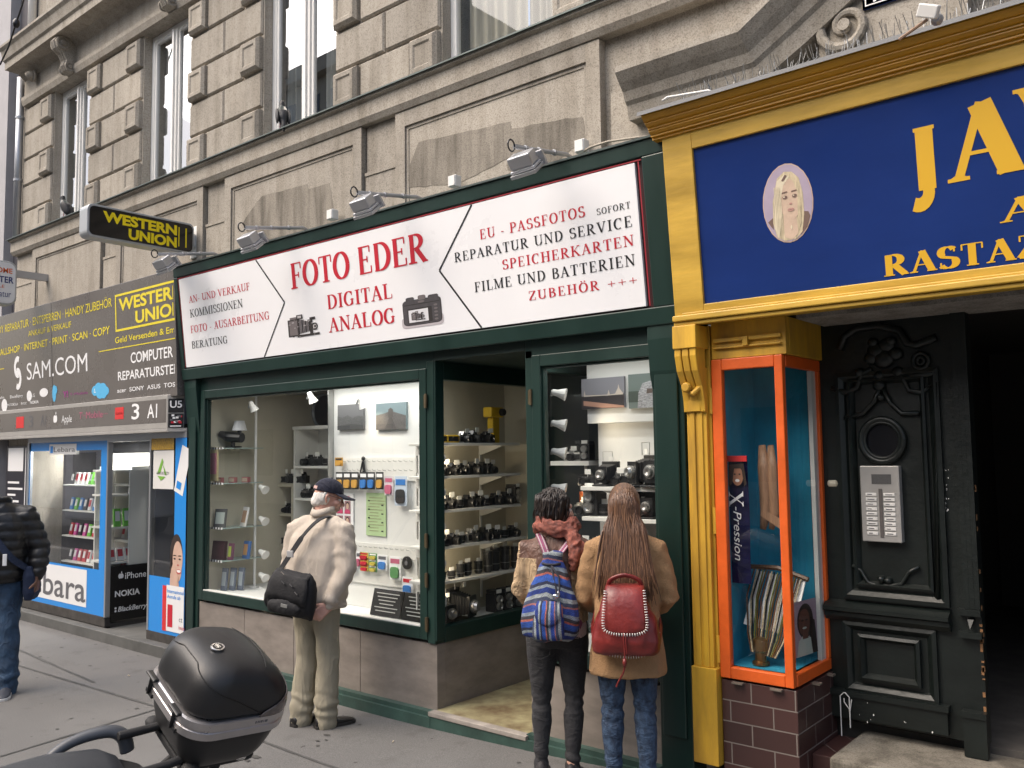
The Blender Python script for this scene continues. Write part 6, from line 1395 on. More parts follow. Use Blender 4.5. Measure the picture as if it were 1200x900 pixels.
for k in range(3): put(('slrs', 'slr', 'slr')[k], (xc_+.10+.13*k, YC+.1, PY(330, 570, YC).z+.031), rr.uniform(-.3, .3), f'old camera standing on top of the low cabinet, {ORD[k]} from the left', 'goods in the cabinets', 1.2)
t = thing('round_reflector', 'round dark photo reflector lying on top of the tall cabinet', 'reflector', (PY(370, 490, YC).x, YC+.1, PY(360, 503, YC).z+.03))
mb = MB(); mb.lathe((0, 0, .14), [(0, .15), (-.02, .17), (.02, .17), (.03, .15)], 'y', 28); mb.build('rim', mat('rim_grey', (.06, .07, .08), .4), t); mb = MB(); mb.lathe((0, 0, .14), [(.0, .15), (.005, .001)], 'y', 28); mb.build('fabric', BLACKM, t)
# --- wide window: right panel with photos, pegboards and packets
Yp = .358; fp2 = Frame((0, Yp, 0), (1, 0, 0), (0, 0, 1))
def photomat(name, base, seed, kind):
    m = bpy.data.materials.new(name); m.use_nodes = True; n = m.node_tree.nodes; l = m.node_tree.links; b = n['Principled BSDF']; b.inputs['Roughness'].default_value = .4
    tc = n.new('ShaderNodeTexCoord'); t = n.new('ShaderNodeTexNoise'); mp = n.new('ShaderNodeMapping'); mp.inputs['Location'].default_value = (seed, seed, seed); mp.inputs['Scale'].default_value = (60, 60, 18 if kind else 30)
    l.new(tc.outputs['Object'], mp.inputs[0]); l.new(mp.outputs[0], t.inputs[0]); t.inputs['Detail'].default_value = 6
    r = n.new('ShaderNodeValToRGB'); l.new(t.outputs['Fac'], r.inputs[0]); r.color_ramp.elements[0].position = .35; r.color_ramp.elements[1].position = .65
    r.color_ramp.elements[0].color = (*[c*.55 for c in base], 1); r.color_ramp.elements[1].color = (*base, 1); l.new(r.outputs[0], b.inputs['Base Color']); return m
def canvas_photo(x0, y0, x1, y1, F, label, layers):
    a0, b0 = F.px(x0, y1); a1, b1 = F.px(x1, y0); c = F.at((a0+a1)/2, b0, 0); t = thing('photo_print', label, 'photo', c)
    mb = MB(); mb.prism([F.at(a0, b0, .001), F.at(a1, b0, .001), F.at(a1, b1, .001), F.at(a0, b1, .001)], F.n*.02); mb.build('canvas', layers[0], t, W=True)
    for k, (m_, pts) in enumerate(layers[1:]): mb = MB(); mb.poly([F.at(a0+(a1-a0)*x, b0+(b1-b0)*y, .0225+.0006*k) for x, y in pts]); mb.build('print_layer', m_, t, W=True, fix=False)
G1 = C('photo_sky_grey', (.14, .14, .145)); G2 = C('photo_sky_blue', (.17, .23, .25))
canvas_photo(398, 473, 428, 504, fp2, 'grey skyline photograph, left of the two on the white display panel', [G1, (photomat('photo_city', (.13, .13, .13), 3, 1), [(0, 0), (1, 0), (1, .5), (.8, .55), (.6, .45), (.4, .58), (.2, .48), (0, .55)]), (C('photo_water', (.06, .06, .06)), [(0, 0), (1, 0), (1, .16), (.5, .22), (0, .16)])])
canvas_photo(443, 471, 478, 504, fp2, 'pale avenue photograph, right of the two on the white display panel', [G2, (photomat('photo_avenue', (.15, .14, .135), 8, 1), [(0, 0), (1, 0), (1, .5), (.7, .62), (.5, .7), (.3, .62), (0, .55)]), (C('photo_road', (.07, .065, .065)), [(.3, 0), (.7, 0), (.52, .5), (.47, .5)]), (C('photo_arch', (.09, .08, .075)), [(.42, .45), (.58, .45), (.58, .75), (.5, .82), (.42, .75)])])
def pegboard(x0, y0, x1, y1, label, rows_):
    a0, b0 = fp2.px(x0, y1); a1, b1 = fp2.px(x1, y0); t = thing('pegboard', label, 'pegboard', fp2.at((a0+a1)/2, b0, 0), group='pegboards on the display panel')
    mb = MB(); mb.prism([fp2.at(a0, b0, .001), fp2.at(a1, b0, .001), fp2.at(a1, b1, .001), fp2.at(a0, b1, .001)], fp2.n*.012); mb.build('board', SHELFW, t, W=True)
    mb = MB(); nx = 14
    for r_ in range(rows_):
        for k in range(nx): a = a0+(a1-a0)*(k+.5)/nx; b = b1-.03-.07*r_; mb.tube([fp2.at(a, b, .012), fp2.at(a, b, .04), fp2.at(a, b+.012, .045)], .0025, 4)
    mb.build('hooks', STEEL, t, W=True)
pegboard(404, 536, 488, 562, 'white pegboard with metal hooks below the two photographs', 2); pegboard(405, 641, 491, 680, 'lower white pegboard hung with small packets', 2)
def hang(x0, y0, x1, y1, cols, label, off=.045):
    a0, b0 = fp2.px(x0, y1); a1, b1 = fp2.px(x1, y0); t = thing('hanging_packet', label, 'packet', fp2.at((a0+a1)/2, b0, off), group='packets hanging on the pegboards')
    mb = MB(); mb.prism([fp2.at(a0, b0, off), fp2.at(a1, b0, off), fp2.at(a1, b1, off), fp2.at(a0, b1, off)], fp2.n*.004); mb.build('card', cols[0], t, W=True)
    mb = MB(); H_ = b1-b0; W_ = a1-a0; n = 14
    mb.prism([fp2.at((a0+a1)/2+math.copysign(abs(cos(2*pi*k/n+.2))**.5, cos(2*pi*k/n+.2))*W_*.36, b0+H_*.32+math.copysign(abs(sin(2*pi*k/n+.2))**.5, sin(2*pi*k/n+.2))*H_*.24, off+.005) for k in range(n)], fp2.n*.012); mb.build('content', cols[1], t, W=True)
    mb = MB(); fquad(mb, fp2, a0+W_*.1, a1-W_*.1, b0+H_*.70, b0+H_*.9, off+.006); mb.build('print', cols[2], t, W=True, fix=False)
CB_ = C('battery_black', (.03, .03, .03)); CG_ = C('battery_gold', (.55, .30, .06)); CBL = C('battery_blue', (.04, .18, .50)); CGR = C('film_green', (.10, .27, .10)); CPK = C('pack_pink', (.5, .12, .2)); CYE = C('film_yellow', (.5, .40, .06))
for k, (x0, c2) in enumerate(((399, CG_), (408, CG_), (417, CG_), (427, CBL), (436, CBL), (446, CG_))): hang(x0, 553, x0+8.5, 573, (CB_, c2, WTXT), f'{"blue" if c2 is CBL else "gold"} and black battery blister, {ORD[k]} from the left under the upper pegboard')
hang(456, 558, 466, 580, (C('pack_white', (.6, .55, .58)), CPK, CPK), 'pink and white packet at the right end of the battery row'); hang(468, 558, 482, 592, (C('pack_bluewhite', (.5, .58, .68)), CB_, CBL), 'blue and white phone packet right of the batteries')
hang(398, 536, 407, 546, (CG_, CG_, CB_), 'brown pouch at the left end of the upper pegboard')
hang(410, 646, 421, 668, (CBL, C('dark_blue', (.02, .05, .2)), WTXT), 'blue blister pack at the left of the lower pegboard'); hang(423, 646, 428, 664, (WTXT, CPK, GTXT), 'narrow white packet on the lower pegboard')
for k in range(3): hang(427+.3*k, 647+7*k, 437, 654+7*k, (CYE, RED, RED), f'yellow and red film box, {ORD[k]} from the top on the lower pegboard')
for k in range(3): hang(438, 648+7*k, 447, 655+7*k, (CGR, CYE, WTXT), f'green film box, {ORD[k]} from the top on the lower pegboard')
hang(448, 650, 459, 667, (WTXT, CBL, GTXT), 'white and blue packet in the middle of the lower pegboard'); hang(462, 652, 475, 678, (WTXT, CGR, CPK), 'large white packet with green photo on the lower pegboard'); hang(477, 676, 489, 696, (WTXT, CBL, RED), 'memory card packet below the lower pegboard')
t = thing('lens_cover', 'round black lens cap hanging at the right of the lower pegboard', 'lens cover', fp2.at(*fp2.px(481, 659), .03)); mb = MB(); mb.lathe((0, 0, 0), [(0, .05), (-.012, .05), (-.014, .042)], 'y', 20); mb.build('cap', BLACK, t); mb = MB(); mb.lathe((0, -.014, 0), [(0, .018), (-.003, .018)], 'y', 14); mb.build('badge', GTXT, t)
t = thing('tripod', 'small black tabletop tripod hanging on the upper pegboard', 'tripod', fp2.at(*fp2.px(429, 536), .03)); mb = MB(); mb.ell((0, 0, -.01), (.02, .012, .02), 10, 6); mb.build('head', BLACK, t)
for dx in (-.05, 0, .03): mb = MB(); mb.tube([(0, 0, -.01), (dx, 0, -.17)], .007, 6); mb.build('leg', BLACK, t)
# passport photo card, green price list, dark plaques
def sheet(x0, y0, x1, y1, m_, label, cat, name, d=.004, slump=0):
    a0, b0 = fp2.px(x0, y1); a1, b1 = fp2.px(x1, y0); t = thing(name, label, cat, fp2.at((a0+a1)/2, b0, d)); mb = MB(); mb.prism([fp2.at(a0, b0, d), fp2.at(a1, b0, d), fp2.at(a1, b1, d), fp2.at(a0, b1, d)], fp2.n*.004); mb.build('sheet', m_, t, W=True); return t, a0, a1, b0, b1
t, a0, a1, b0, b1 = sheet(393, 578, 415, 625, WTXT, 'white card of four pink passport portraits on the display panel', 'card', 'portrait_card')
W_, H_ = a1-a0, b1-b0
for i in range(2):
    for j in range(2):
        mb = MB(); x = a0+W_*(.14+.40*i); z = b0+H_*(.14+.36*j); mb.mi(0); fquad(mb, fp2, x, x+W_*.32, z, z+H_*.31, .0095); mb.mi(1); fdisc(mb, fp2, x+W_*.16, z+H_*.2, W_*.10, H_*.09, .0102); mb.mi(2); fdisc(mb, fp2, x+W_*.16, z+H_*.18, W_*.075, H_*.075, .0108); mb.mi(3); mb.poly([fp2.at(x+W_*u_, z+H_*v_, .0112) for u_, v_ in ((0.0, 0), (.32, 0), (.3, .07), (.2, .11), (.1, .11), (.02, .07))]); mb.build('portrait', [C('pp_bg', (.35, .2, .22)), HAIRP, SKIN_P, C('pp_pink', (.55, .07, .16))], t, W=True, fix=False)
mb = MB(); fquad(mb, fp2, a0+W_*.15, a1-W_*.15, b0+H_*.06, b0+H_*.10, .0095); fquad(mb, fp2, a0+W_*.2, a1-W_*.2, b0+H_*.90, b0+H_*.93, .0095); mb.build('caption', CPK, t, W=True, fix=False)
t, a0, a1, b0, b1 = sheet(430, 578, 453, 627, C('green_paper', (.42, .56, .30)), 'pale green taped price list on the display panel', 'notice', 'price_list')
mb = MB(); rr2 = random.Random(5); W_, H_ = a1-a0, b1-b0
for k in range(12): x = a0+W_*(.1+.1*rr2.random()); z = b1-H_*(.12+.07*k); fquad(mb, fp2, x, x+W_*(.4+.4*rr2.random()), z, z+H_*.012, .0095)
for k in range(8): mb.mi(1); x, z = a0+W_*(.1 if k % 2 else .78), b0+H_*(.1+.1*k); fquad(mb, fp2, x, x+W_*.1, z, z+H_*.03, .0097)
mb.build('print', [C('list_brown', (.25, .2, .12)), INK], t, W=True, fix=False)
for i, (x0, x1, y0, y1) in enumerate(((428, 463, 698, 727), (464, 496, 702, 733))):
    q0, q1 = PY(x0, y1, .12), PY(x1, y1, .12)
    t = thing('plaque', f'small black plaque with pale engraved lines, {["left", "right"][i]} of the two on the window floor', 'plaque', ((q0.x+q1.x)/2, .17, .634)); R_ = Matrix.Rotation(-.25, 4, 'X'); w_ = q1.x-q0.x; mb = MB(); mb.box(-w_/2, w_/2, -.008, .008, 0, .20, R_); mb.build('plate', mat('plaque_black', (.02, .02, .02), .25), t, bevel=.003)
    mb = MB()
    for k in range(6): ww = w_*(.38-.05*((k*5+i) % 4)); mb.box(-ww, ww, -.0092, -.0081, .165-.026*k, .172-.026*k, R_)
    mb.build('engraving', C('engraving_grey', (.4, .4, .38)), t)
# --- right window
zr1 = PY(735, 570, .2).z; zr2 = PY(735, 606, .2).z; zr3 = zr2-.24; zr4 = zr3-.25
Yr = .26
for i, z in enumerate((zr1, zr2, zr3, zr4)):
    x0 = PY(680, 570, .1).x if i else PY(679, 570, .1).x
    s_ = thing('wall_shelf', f'white shelf in the right window, {ORD[i]} from the top', 'shelf', (x0, Yr, z), group='shelves in the right window')
    mb = MB(); mb.box(0, XR-.08-x0, -.15, .19, -.025, 0); mb.build('board', SHELFW, s_, bevel=.003)
    for x in (.12, .55): mb = MB(); mb.prism([(x, .19, -.026), (x, -.1, -.026), (x, .17, -.09), (x, .19, -.09)], (.02, 0, 0)); mb.build('bracket', WHITEP, s_)
s_ = thing('wall_shelf', 'short white shelf before the dark backdrop in the right window', 'shelf', (PY(677, 540, .6).x, .6, PY(677, 540, .6).z)); mb = MB(); mb.box(-.16, .16, -.1, .1, -.03, 0); mb.build('board', SHELFW, s_); mb = MB(); mb.box(-.01, .01, .09, .1, -.2, -.03); mb.build('bracket', WHITEP, s_)
for k in range(2): put(('slrs', 'tlr')[k], (PY(672, 540, .6).x+.12*k, .6, PY(677, 540, .6).z), .1, f'little old camera on the short shelf of the right window, {ORD[k]} of two', None, .9)
rs_ = lambda i, k, kind, x_, sc, lab, rz=0.0: put(kind, (PY(x_, 565, Yr).x, Yr-.03, (zr1, zr2, zr3, zr4)[i]+.001), rz, lab, None, sc)
rs_(0, 0, 'slr', 692, .9, 'flat black camera at the left end of the top right-window shelf'); rs_(0, 1, 'bel', 718, 1.0, 'folding camera with a bright lens ring and wire finder on the top shelf'); rs_(0, 2, 'slr', 742, 1.15, 'black rangefinder right of the wire finder camera'); rs_(0, 3, 'bel', 765, 1.25, 'large black bellows camera on the top right-window shelf', -.5); rs_(0, 5, 'slrs', 730, 1.0, 'silver camera tucked behind the wire finder camera on the top shelf'); rs_(1, 4, 'slr', 758, 1.1, 'black camera with tag between box camera and folding camera, second shelf'); rs_(1, 5, 'short', 710, 1.2, 'short black lens beside the tall dark box camera, second shelf'); rs_(0, 4, 'bel', 784, 1.3, 'biggest bellows camera at the right end of the top shelf', -.2)
rs_(1, 0, 'tlr', 700, 1.3, 'tall dark box camera left of the long haired woman, second shelf'); rs_(1, 1, 'tlr', 748, 1.3, 'black box camera right of the long haired woman, second shelf'); rs_(1, 2, 'bel', 770, 1.0, 'small folding camera on red stand, second shelf'); rs_(1, 3, 'slrs', 688, 1.0, 'silver camera at the left end of the second shelf')
for k, x_ in enumerate((688, 704, 722, 745, 758, 770)): rs_(2, k, ('slrs', 'slr')[k % 2], x_, 1.0, f'{("silver", "black")[k % 2]} camera, {ORD[k]} from the left on the third right-window shelf')
for k, x_ in enumerate((690, 712, 735, 760, 772)): rs_(3, k, ('slr', 'short', 'tlr')[k % 3], x_, 1.0, f'camera gear, {ORD[k]} from the left on the fourth right-window shelf')
boxgood('film_carton', (PY(685, 590, .3).x, .34, zr2), (.10, .05, .14), C('amber_carton', (.6, .12, .02)), 'amber carton glowing under the lit spotlight, second shelf', 0, 0, front=C('amber2', (.65, .25, .03)))
fu = Frame((0, .398, 0), (1, 0, 0), (0, 0, 1))
canvas_photo(684, 441, 733, 480, fu, 'dusk palace photograph, left of the two in the right window', [C('photo_dusk', (.22, .22, .25)), (C('photo_dark', (.035, .03, .035)), [(0, 0), (1, 0), (1, .45), (.6, .40), (.3, .46), (0, .42)]), (C('photo_lights', (.45, .25, .18)), [(.05, .28), (1, .06), (1, .0), (.5, .02), (.05, .12)]), (C('photo_palace', (.55, .48, .42)), [(.06, .46), (.08, .62), (.1, .46), (.62, .44), (.65, .6), (.68, .44), (.8, .46), (.86, .62), (.88, .76), (.9, .62), (.98, .46), (.98, .42), (.06, .41)])])
canvas_photo(739, 436, 781, 479, fu, 'striped figure photograph, right of the two in the right window', [C('photo_green_grey', (.14, .18, .17)), (C('photo_horizon', (.06, .08, .07)), [(0, .18), (1, .18), (1, .5), (0, .5)]), (mat('photo_stripes', (.4, .4, .42), .5, var=.75, vscale=60, stretch=(1, 1, 4)), [(.25, 0), (.28, .45), (.4, .72), (.6, .78), (.75, .7), (.78, .5), (1, .3), (1, 0)]), (C('photo_face', (.12, .09, .08)), [(.5, .42), (.66, .42), (.68, .55), (.52, .56)])])
for k_ in PR:
    if k_ not in used:
        for ch in list(PR[k_].children): bpy.data.objects.remove(ch)
        bpy.data.objects.remove(PR[k_])
# ============================================================ people
def solid(name, mats, prims, voxel, parent, smooth=4, disp=None, smoothmod=0.6, autocol=None):
    """union of tapered shapes grown into one continuous surface"""
    mb = MB()
    for p in prims:
        k = p[0]
        if k == 't': mb.tube(p[1], p[2], 14, True, p[3] if len(p) > 3 else 1.0, p[4] if len(p) > 4 else None); pts = p[1]; r = p[2]; fl_ = p[3] if len(p) > 3 else 1.0; rr_ = r if isinstance(r, (list, tuple)) else [r]*len(pts); (mb.ell(pts[0], (rr_[0]*.98,)*3, 12, 8), mb.ell(pts[-1], (rr_[-1]*.98,)*3, 12, 8)) if fl_ == 1.0 else None
        elif k == 'e': mb.ell(p[1], p[2], 18, 12, p[3] if len(p) > 3 else None)
        elif k == 'l':                                           # loft of superellipse rings: (z, a, b, cx, cy[, pow])
            rs = []
            for g in p[1]:
                z, a, b, cx, cy = g[:5]; pw = g[5] if len(g) > 5 else 1.0
                ring = []
                for i in range(28):
                    t = 2*pi*i/28; c, s_ = cos(t), sin(t)
                    ring.append(Vector((cx+a*math.copysign(abs(c)**pw, c), cy+b*math.copysign(abs(s_)**pw, s_), z)))
                rs.append(ring)
            mb.rings(rs)
        elif k == 'm': mb.add(p[1], p[2])
    me = mb.mesh(name, mats)
    bm = bmesh.new(); bm.from_mesh(me); bmesh.ops.recalc_face_normals(bm, faces=bm.faces); bm.to_mesh(me); bm.free()
    o = bpy.data.objects.new(name, me); COL.objects.link(o)
    rm = o.modifiers.new('r', 'REMESH'); rm.mode = 'VOXEL'; rm.voxel_size = voxel; rm.use_smooth_shade = True
    sm = o.modifiers.new('s', 'SMOOTH'); sm.iterations = smooth; sm.factor = smoothmod
    dg = bpy.context.evaluated_depsgraph_get(); dg.update()
    m2 = bpy.data.meshes.new_from_object(o.evaluated_get(dg)); m2.name = name
    o.modifiers.clear(); o.data = m2; bpy.data.meshes.remove(me)
    m2.materials.clear()
    for m in (mats if isinstance(mats, (list, tuple)) else [mats]): m2.materials.append(m)
    if disp:
        nn = [v.normal.copy() for v in m2.vertices]
        for v, n_ in zip(m2.vertices, nn): v.co = v.co+n_*disp(v.co)
    m2.polygons.foreach_set('use_smooth', [True]*len(m2.polygons)); m2.update()
    if autocol:
        for pl in m2.polygons: pl.material_index = autocol(pl.center)
    o.parent = parent
    return o
def folds(amp, sc=(9, 9, 5), seed=0.0, ridge=True, extra=None):
    def f(co):
        q = Vector((co.x*sc[0]+seed, co.y*sc[1]+seed*.7, co.z*sc[2]-seed))
        n1 = noise.noise(q); n2 = noise.noise(q*2.3)
        v = ((1-abs(n1)*2.2)-.4)*amp if ridge else n1*amp
        v += n2*amp*.35
        if extra: v += extra(co)
        return v
    return f
def bunch(z0, w_, freq, amp, cx=None):                            # stacked horizontal creases around height z0 (knee, ankle, elbow)
    def f(co):
        g = math.exp(-((co.z-z0)/w_)**2)
        return g*amp*sin(co.z*freq+3*noise.noise(co*9)+co.x*12)
    return f
SKINL = mat('skin_light', (.55, .32, .235), .5, var=.10, vscale=12); SKINO = mat('skin_old', (.56, .31, .24), .5, var=.2, vscale=16, bump=.15, bscale=70); SKIND = mat('skin_brown', (.16, .075, .048), .5, var=.12, vscale=10)
EYEW = mat('eye_white', (.7, .68, .65), .2); EYED = mat('eye_dark', (.02, .012, .01), .1)
def cloth(name, col, var=.14, vs=14, bump=.25, bs=420, rough=.9, stretch=(1, 1, 1), wr=.5, ws=(10, 10, 6)): return mat(name, col, rough, var=var, vscale=vs, bump=bump, bscale=bs, stretch=stretch, wrinkle=wr, wscale=ws)
def hand_prims(wr, d, palm_n, thumb, L=.18, curl=.5):
    """wrist point, finger direction, palm normal, thumb side; five separate bent fingers"""
    wr = Vector(wr); d = Vector(d).normalized(); pn = Vector(palm_n).normalized(); s_ = Vector(thumb).normalized()
    pr = [('t', [wr-d*.02, wr+d*.045, wr+d*.088], [.026, .034, .036], 1.0)]
    pr = [('t', [wr-d*.03+s_*k, wr+d*.05+s_*k*1.3, wr+d*.09+s_*k*1.5], [.017, .0165, .015]) for k in (-.018, -.006, .006, .018)]
    for i, (off, ln) in enumerate(((.029, .074), (.0095, .083), (-.010, .077), (-.029, .06))):
        b = wr+d*(.088-.004*abs(i-1))+s_*off; dir_ = d.copy(); pts = [b-d*.02, b]; rr_ = [.0105, .0105]
        for j, fr_ in enumerate((.45, .32, .23)):
            a = curl*(.6+.5*j)*(1+.12*i); dir_ = (d*cos(a)+pn*sin(a)).normalized(); b = b+dir_*ln*fr_; pts.append(b); rr_.append(.0100-.0012*j)
        pr.append(('t', pts, rr_))
    b = wr+d*.025+s_*.026; td = (d*.75+s_*.62+pn*.25).normalized()
    pr.append(('t', [wr+d*.01+s_*.012, b, b+td*.036, b+(td*.066)+pn*.008], [.015, .0145, .0125, .0095]))
    return pr
def head_prims(c, s=1.0, fwd=0.0):
    """skull, jaw, brow, nose, lips, ears; faces +Y before Rm is applied; returned as point-mapped prims"""
    P_ = []
    P_.append(('e', (0, -.012, .03), (.074, .092, .098))); P_.append(('e', (0, .018, -.03), (.060, .075, .078))); P_.append(('e', (0, .048, -.082), (.036, .036, .028)))
    P_.append(('e', (0, .075, .028), (.052, .022, .02))); P_.append(('t', [(0, .082, .02), (0, .098, -.005), (0, .108, -.028)], [.011, .013, .016])); P_.append(('e', (.012, .096, -.032), (.011, .012, .009))); P_.append(('e', (-.012, .096, -.032), (.011, .012, .009)))
    P_.append(('e', (0, .088, -.057), (.024, .012, .0075))); P_.append(('e', (0, .086, -.068), (.021, .012, .008)))
    for x in (-1, 1): P_.append(('e', (x*.04, .062, -.02), (.026, .026, .022))); P_.append(('t', [(x*.073, -.005, .018), (x*.082, -.018, .02), (x*.083, -.022, 0), (x*.077, -.012, -.028)], [.009, .011, .010, .008]))
    P_.append(('t', [(0, -.02, -.04), (0, -.03, -.12), (0, -.035, -.17)], [.054, .052, .058]))
    return P_
def xprims(pr, Mx):
    out = []
    for p in pr:
        if p[0] == 't': out.append(('t', [Mx @ Vector(v) for v in p[1]], p[2]))
        elif p[0] == 'e': out.append(('e', Mx @ Vector(p[1]), p[2], (p[3] if len(p) > 3 else Matrix.Identity(3)).to_3x3() if False else (Mx.to_3x3() @ (p[3] if len(p) > 3 else Matrix.Identity(3)))))
    return out
def eyes(Mh, parent):
    for x in (-1, 1):
        mb = MB(); c = Mh @ Vector((x*.031, .076, .004)); mb.ell(c, (.0125, .0125, .0125), 12, 8); mb.mi(1); mb.ell(Mh @ Vector((x*.031, .0855, .004)), (.0055, .004, .0055), 10, 6); mb.build('eye', [EYEW, EYED], parent, smooth=True)
def shoe(name, ax, ay, ang, L, m, sole, parent, zl=0.0, hi=.0):
    R_ = Matrix.Translation((ax, ay, zl)) @ Matrix.Rotation(ang, 4, 'Z')
    mb = MB(); rs = []
    for t, w_, h_ in ((-.30, .026, .045), (-.27, .034, .075+hi), (-.18, .037, .085+hi), (-.05, .037, .080+hi*.6), (.15, .041, .06), (.38, .047, .05), (.55, .044, .043), (.66, .034, .036), (.72, .016, .024)):
        ring = []
        for i in range(14):
            a = 2*pi*i/14; c, s_ = cos(a), sin(a); z = .018+(h_-.018)*(.5+.5*s_) if s_ > -.2 else .016
            ring.append(R_ @ Vector((c*w_*(1-.35*max(0, s_)), t*L, max(.014, z))))
        rs.append(ring)
    mb.rings(rs); o = mb.build(name, m, parent, smooth=True)
    mb = MB(); pts = [(-.305, .024), (-.27, .037), (-.1, .038), (.15, .043), (.38, .05), (.56, .047), (.68, .036), (.735, .014)]
    out = [R_ @ Vector((w_, t*L, 0)) for t, w_ in pts]+[R_ @ Vector((-w_, t*L, 0)) for t, w_ in reversed(pts)]
    mb.prism(out, (0, 0, .02)); mb.build('sole', sole, o, bevel=.003); return o

def person(label, loc, rz, mats, pose, group=None):
    """mats: skin; pose holds joint positions (local, facing +Y)"""
    t = thing('person', label, 'person', loc, rz, group)
    J = pose; Mh = Matrix.Translation(J['head']) @ Matrix.Rotation(J.get('yaw', 0), 4, 'Z') @ Matrix.Rotation(J.get('tilt', 0), 4, 'X') @ Matrix.Rotation(J.get('roll', 0), 4, 'Y') @ Matrix.Scale(J.get('hs', 1.0), 4)
    pr = xprims(head_prims(None), Mh)
    nk = Mh @ Vector((0, -.03, -.15)); ch = J['chest']
    pr.append(('t', [nk, ch+Vector((0, -.01, .03)), ch, (ch+J['pelvis'])/2, J['pelvis']], [.055, .075, .10, .095, .11]))
    for s_ in ('L', 'R'):
        a = J['sh'+s_], J['el'+s_], J['wr'+s_]; pr.append(('t', [ch+(a[0]-ch)*.4, a[0], (a[0]+a[1])/2, a[1], (a[1]+a[2])/2, a[2]], [.05, .047, .043, .036, .035, .024]))
        pr += hand_prims(a[2], J['hd'+s_], J['pn'+s_], J['th'+s_], curl=J.get('curl', .5))
        h_, k_, an = J['hip'+s_], J['kn'+s_], J['an'+s_]; pr.append(('t', [h_, (h_+k_)/2, k_, k_.lerp(an, .35), an], [.075, .066, .046, .045, .032]))
        ft = an+Vector((sin(-J['fa'+s_])*.07, cos(J['fa'+s_])*.07, -.035)); pr.append(('t', [an, an.lerp(ft, .5)-Vector((0, 0, .01)), ft], [.030, .022, .018]))
    body = solid('body', mats['skin'], pr, .0052, t, 5)
    eyes(Mh, body)
    t['mh'] = 0; del t['mh']
    return t, Mh
V = Vector
def trousers(J, mats, parent, amp=.006, wt=1.0, flare=.0, seed=1.0, hip=(.165, .118), ank=None, extra=None, top=None, vox=.011, knee=None):
    P_ = J['pelvis']; zt = top or P_.z+.10
    pr = [('l', [(P_.z-.10, hip[0]*.97, hip[1]*.95, P_.x, P_.y, .85), (P_.z-.03, hip[0], hip[1]*1.04, P_.x, P_.y-.008, .85), (P_.z+.04, hip[0]*.97, hip[1], P_.x, P_.y, .85), (zt, hip[0]*.86, hip[1]*.88, P_.x, P_.y, .85)])]
    for s_ in ('L', 'R'):
        h_, k_, an = J['hip'+s_], J['kn'+s_], J['an'+s_]; a2 = ank if ank is not None else .05; kk = knee or .064
        lo = V((an.x, an.y, an.z-.05+flare))
        pr.append(('t', [h_+V((0, 0, .03)), h_.lerp(k_, .25), h_.lerp(k_, .6), k_, k_.lerp(an, .35), k_.lerp(an, .75), lo], [.10*wt, .096*wt, .08*wt, kk*wt, .066*wt*(a2/.05)**.4, a2*1.08*wt, a2*wt]))
    return solid('trousers', mats, pr, vox, parent, 4, folds(amp, (8, 8, 6), seed, True, extra))
def strap_mesh(pts, w_, th, m, parent, name='strap', nrm=None):
    """flat band following points; nrm gives the outward direction at each point"""
    pts = [V(p) for p in pts]; mb = MB(); rs = []; N = len(pts)
    for i, p in enumerate(pts):
        t = (pts[min(i+1, N-1)]-pts[max(i-1, 0)]).normalized(); n_ = V(nrm[i] if isinstance(nrm, list) else nrm).normalized(); s_ = t.cross(n_).normalized(); n_ = s_.cross(t).normalized()
        rs.append([p-s_*w_/2, p+s_*w_/2, p+s_*w_/2+n_*th, p-s_*w_/2+n_*th])
    mb.rings(rs); return mb.build(name, m, parent, W=False)
def bez(pts, n=8):
    """smooth curve through the points"""
    pts = [V(p) for p in pts]; out = []
    for i in range(len(pts)-1):
        p0 = pts[max(i-1, 0)]; p1 = pts[i]; p2 = pts[i+1]; p3 = pts[min(i+2, len(pts)-1)]
        for k in range(n):
            t = k/n; out.append(.5*((2*p1)+(p2-p0)*t+(2*p0-5*p1+4*p2-p3)*t*t+(3*p1-p0-3*p2+p3)*t**3))
    return out+[pts[-1]]
def stitchline(pts, m, parent, r=.003, step=.009, name='white_stitching', n=V((0, -1, 0))):
    mb = MB(); L_ = bez(pts, 30); acc = 0
    for a, b in zip(L_, L_[1:]):
        acc += (b-a).length
        if acc > step: acc = 0; d = (b-a).normalized(); c = d.cross(n).normalized(); mb.tube([a-c*.007, a+n*.003, a+c*.007], r, 5)
    return mb.build(name, m, parent, smooth=True)

# ------------------------------------------------------------ elderly man with shoulder bag
mz = 1.68
man_at = PZ(369, 850, 0)
J = dict(pelvis=V((0, 0, .86)), chest=V((0, .045, 1.24)), head=V((0.0, .135, 1.545)), yaw=RAD(-46), tilt=RAD(-14), hs=1.03,
         shL=V((-.205, .05, 1.33)), shR=V((.205, .05, 1.33)), elL=V((-.275, .05, 1.07)), elR=V((.27, .00, 1.07)), wrL=V((-.17, .18, .90)), wrR=V((.20, -.10, .84)),
         hdL=V((.3, .6, -.4)), hdR=V((-.55, -.45, -.62)), pnL=V((.6, 0, .5)), pnR=V((-.4, .6, -.1)), thL=V((0, .6, .8)), thR=V((-.4, -.2, .6)),
         hipL=V((-.085, 0, .84)), hipR=V((.085, 0, .84)), knL=V((-.09, .03, .47)), knR=V((.09, .03, .47)), anL=V((-.10, -.03, .075)), anR=V((.095, .0, .075)), faL=RAD(-8), faR=RAD(-30), curl=.75)
man, Mh = person('elderly man in beige jacket, dark cap and khaki trousers looking into the wide window', (man_at.x, man_at.y, 0), RAD(12), {'skin': SKINO}, J)
KHAKI = cloth('khaki_cotton', (.30, .27, .20), .10, 10, ws=(9, 9, 2.4), wr=.4)
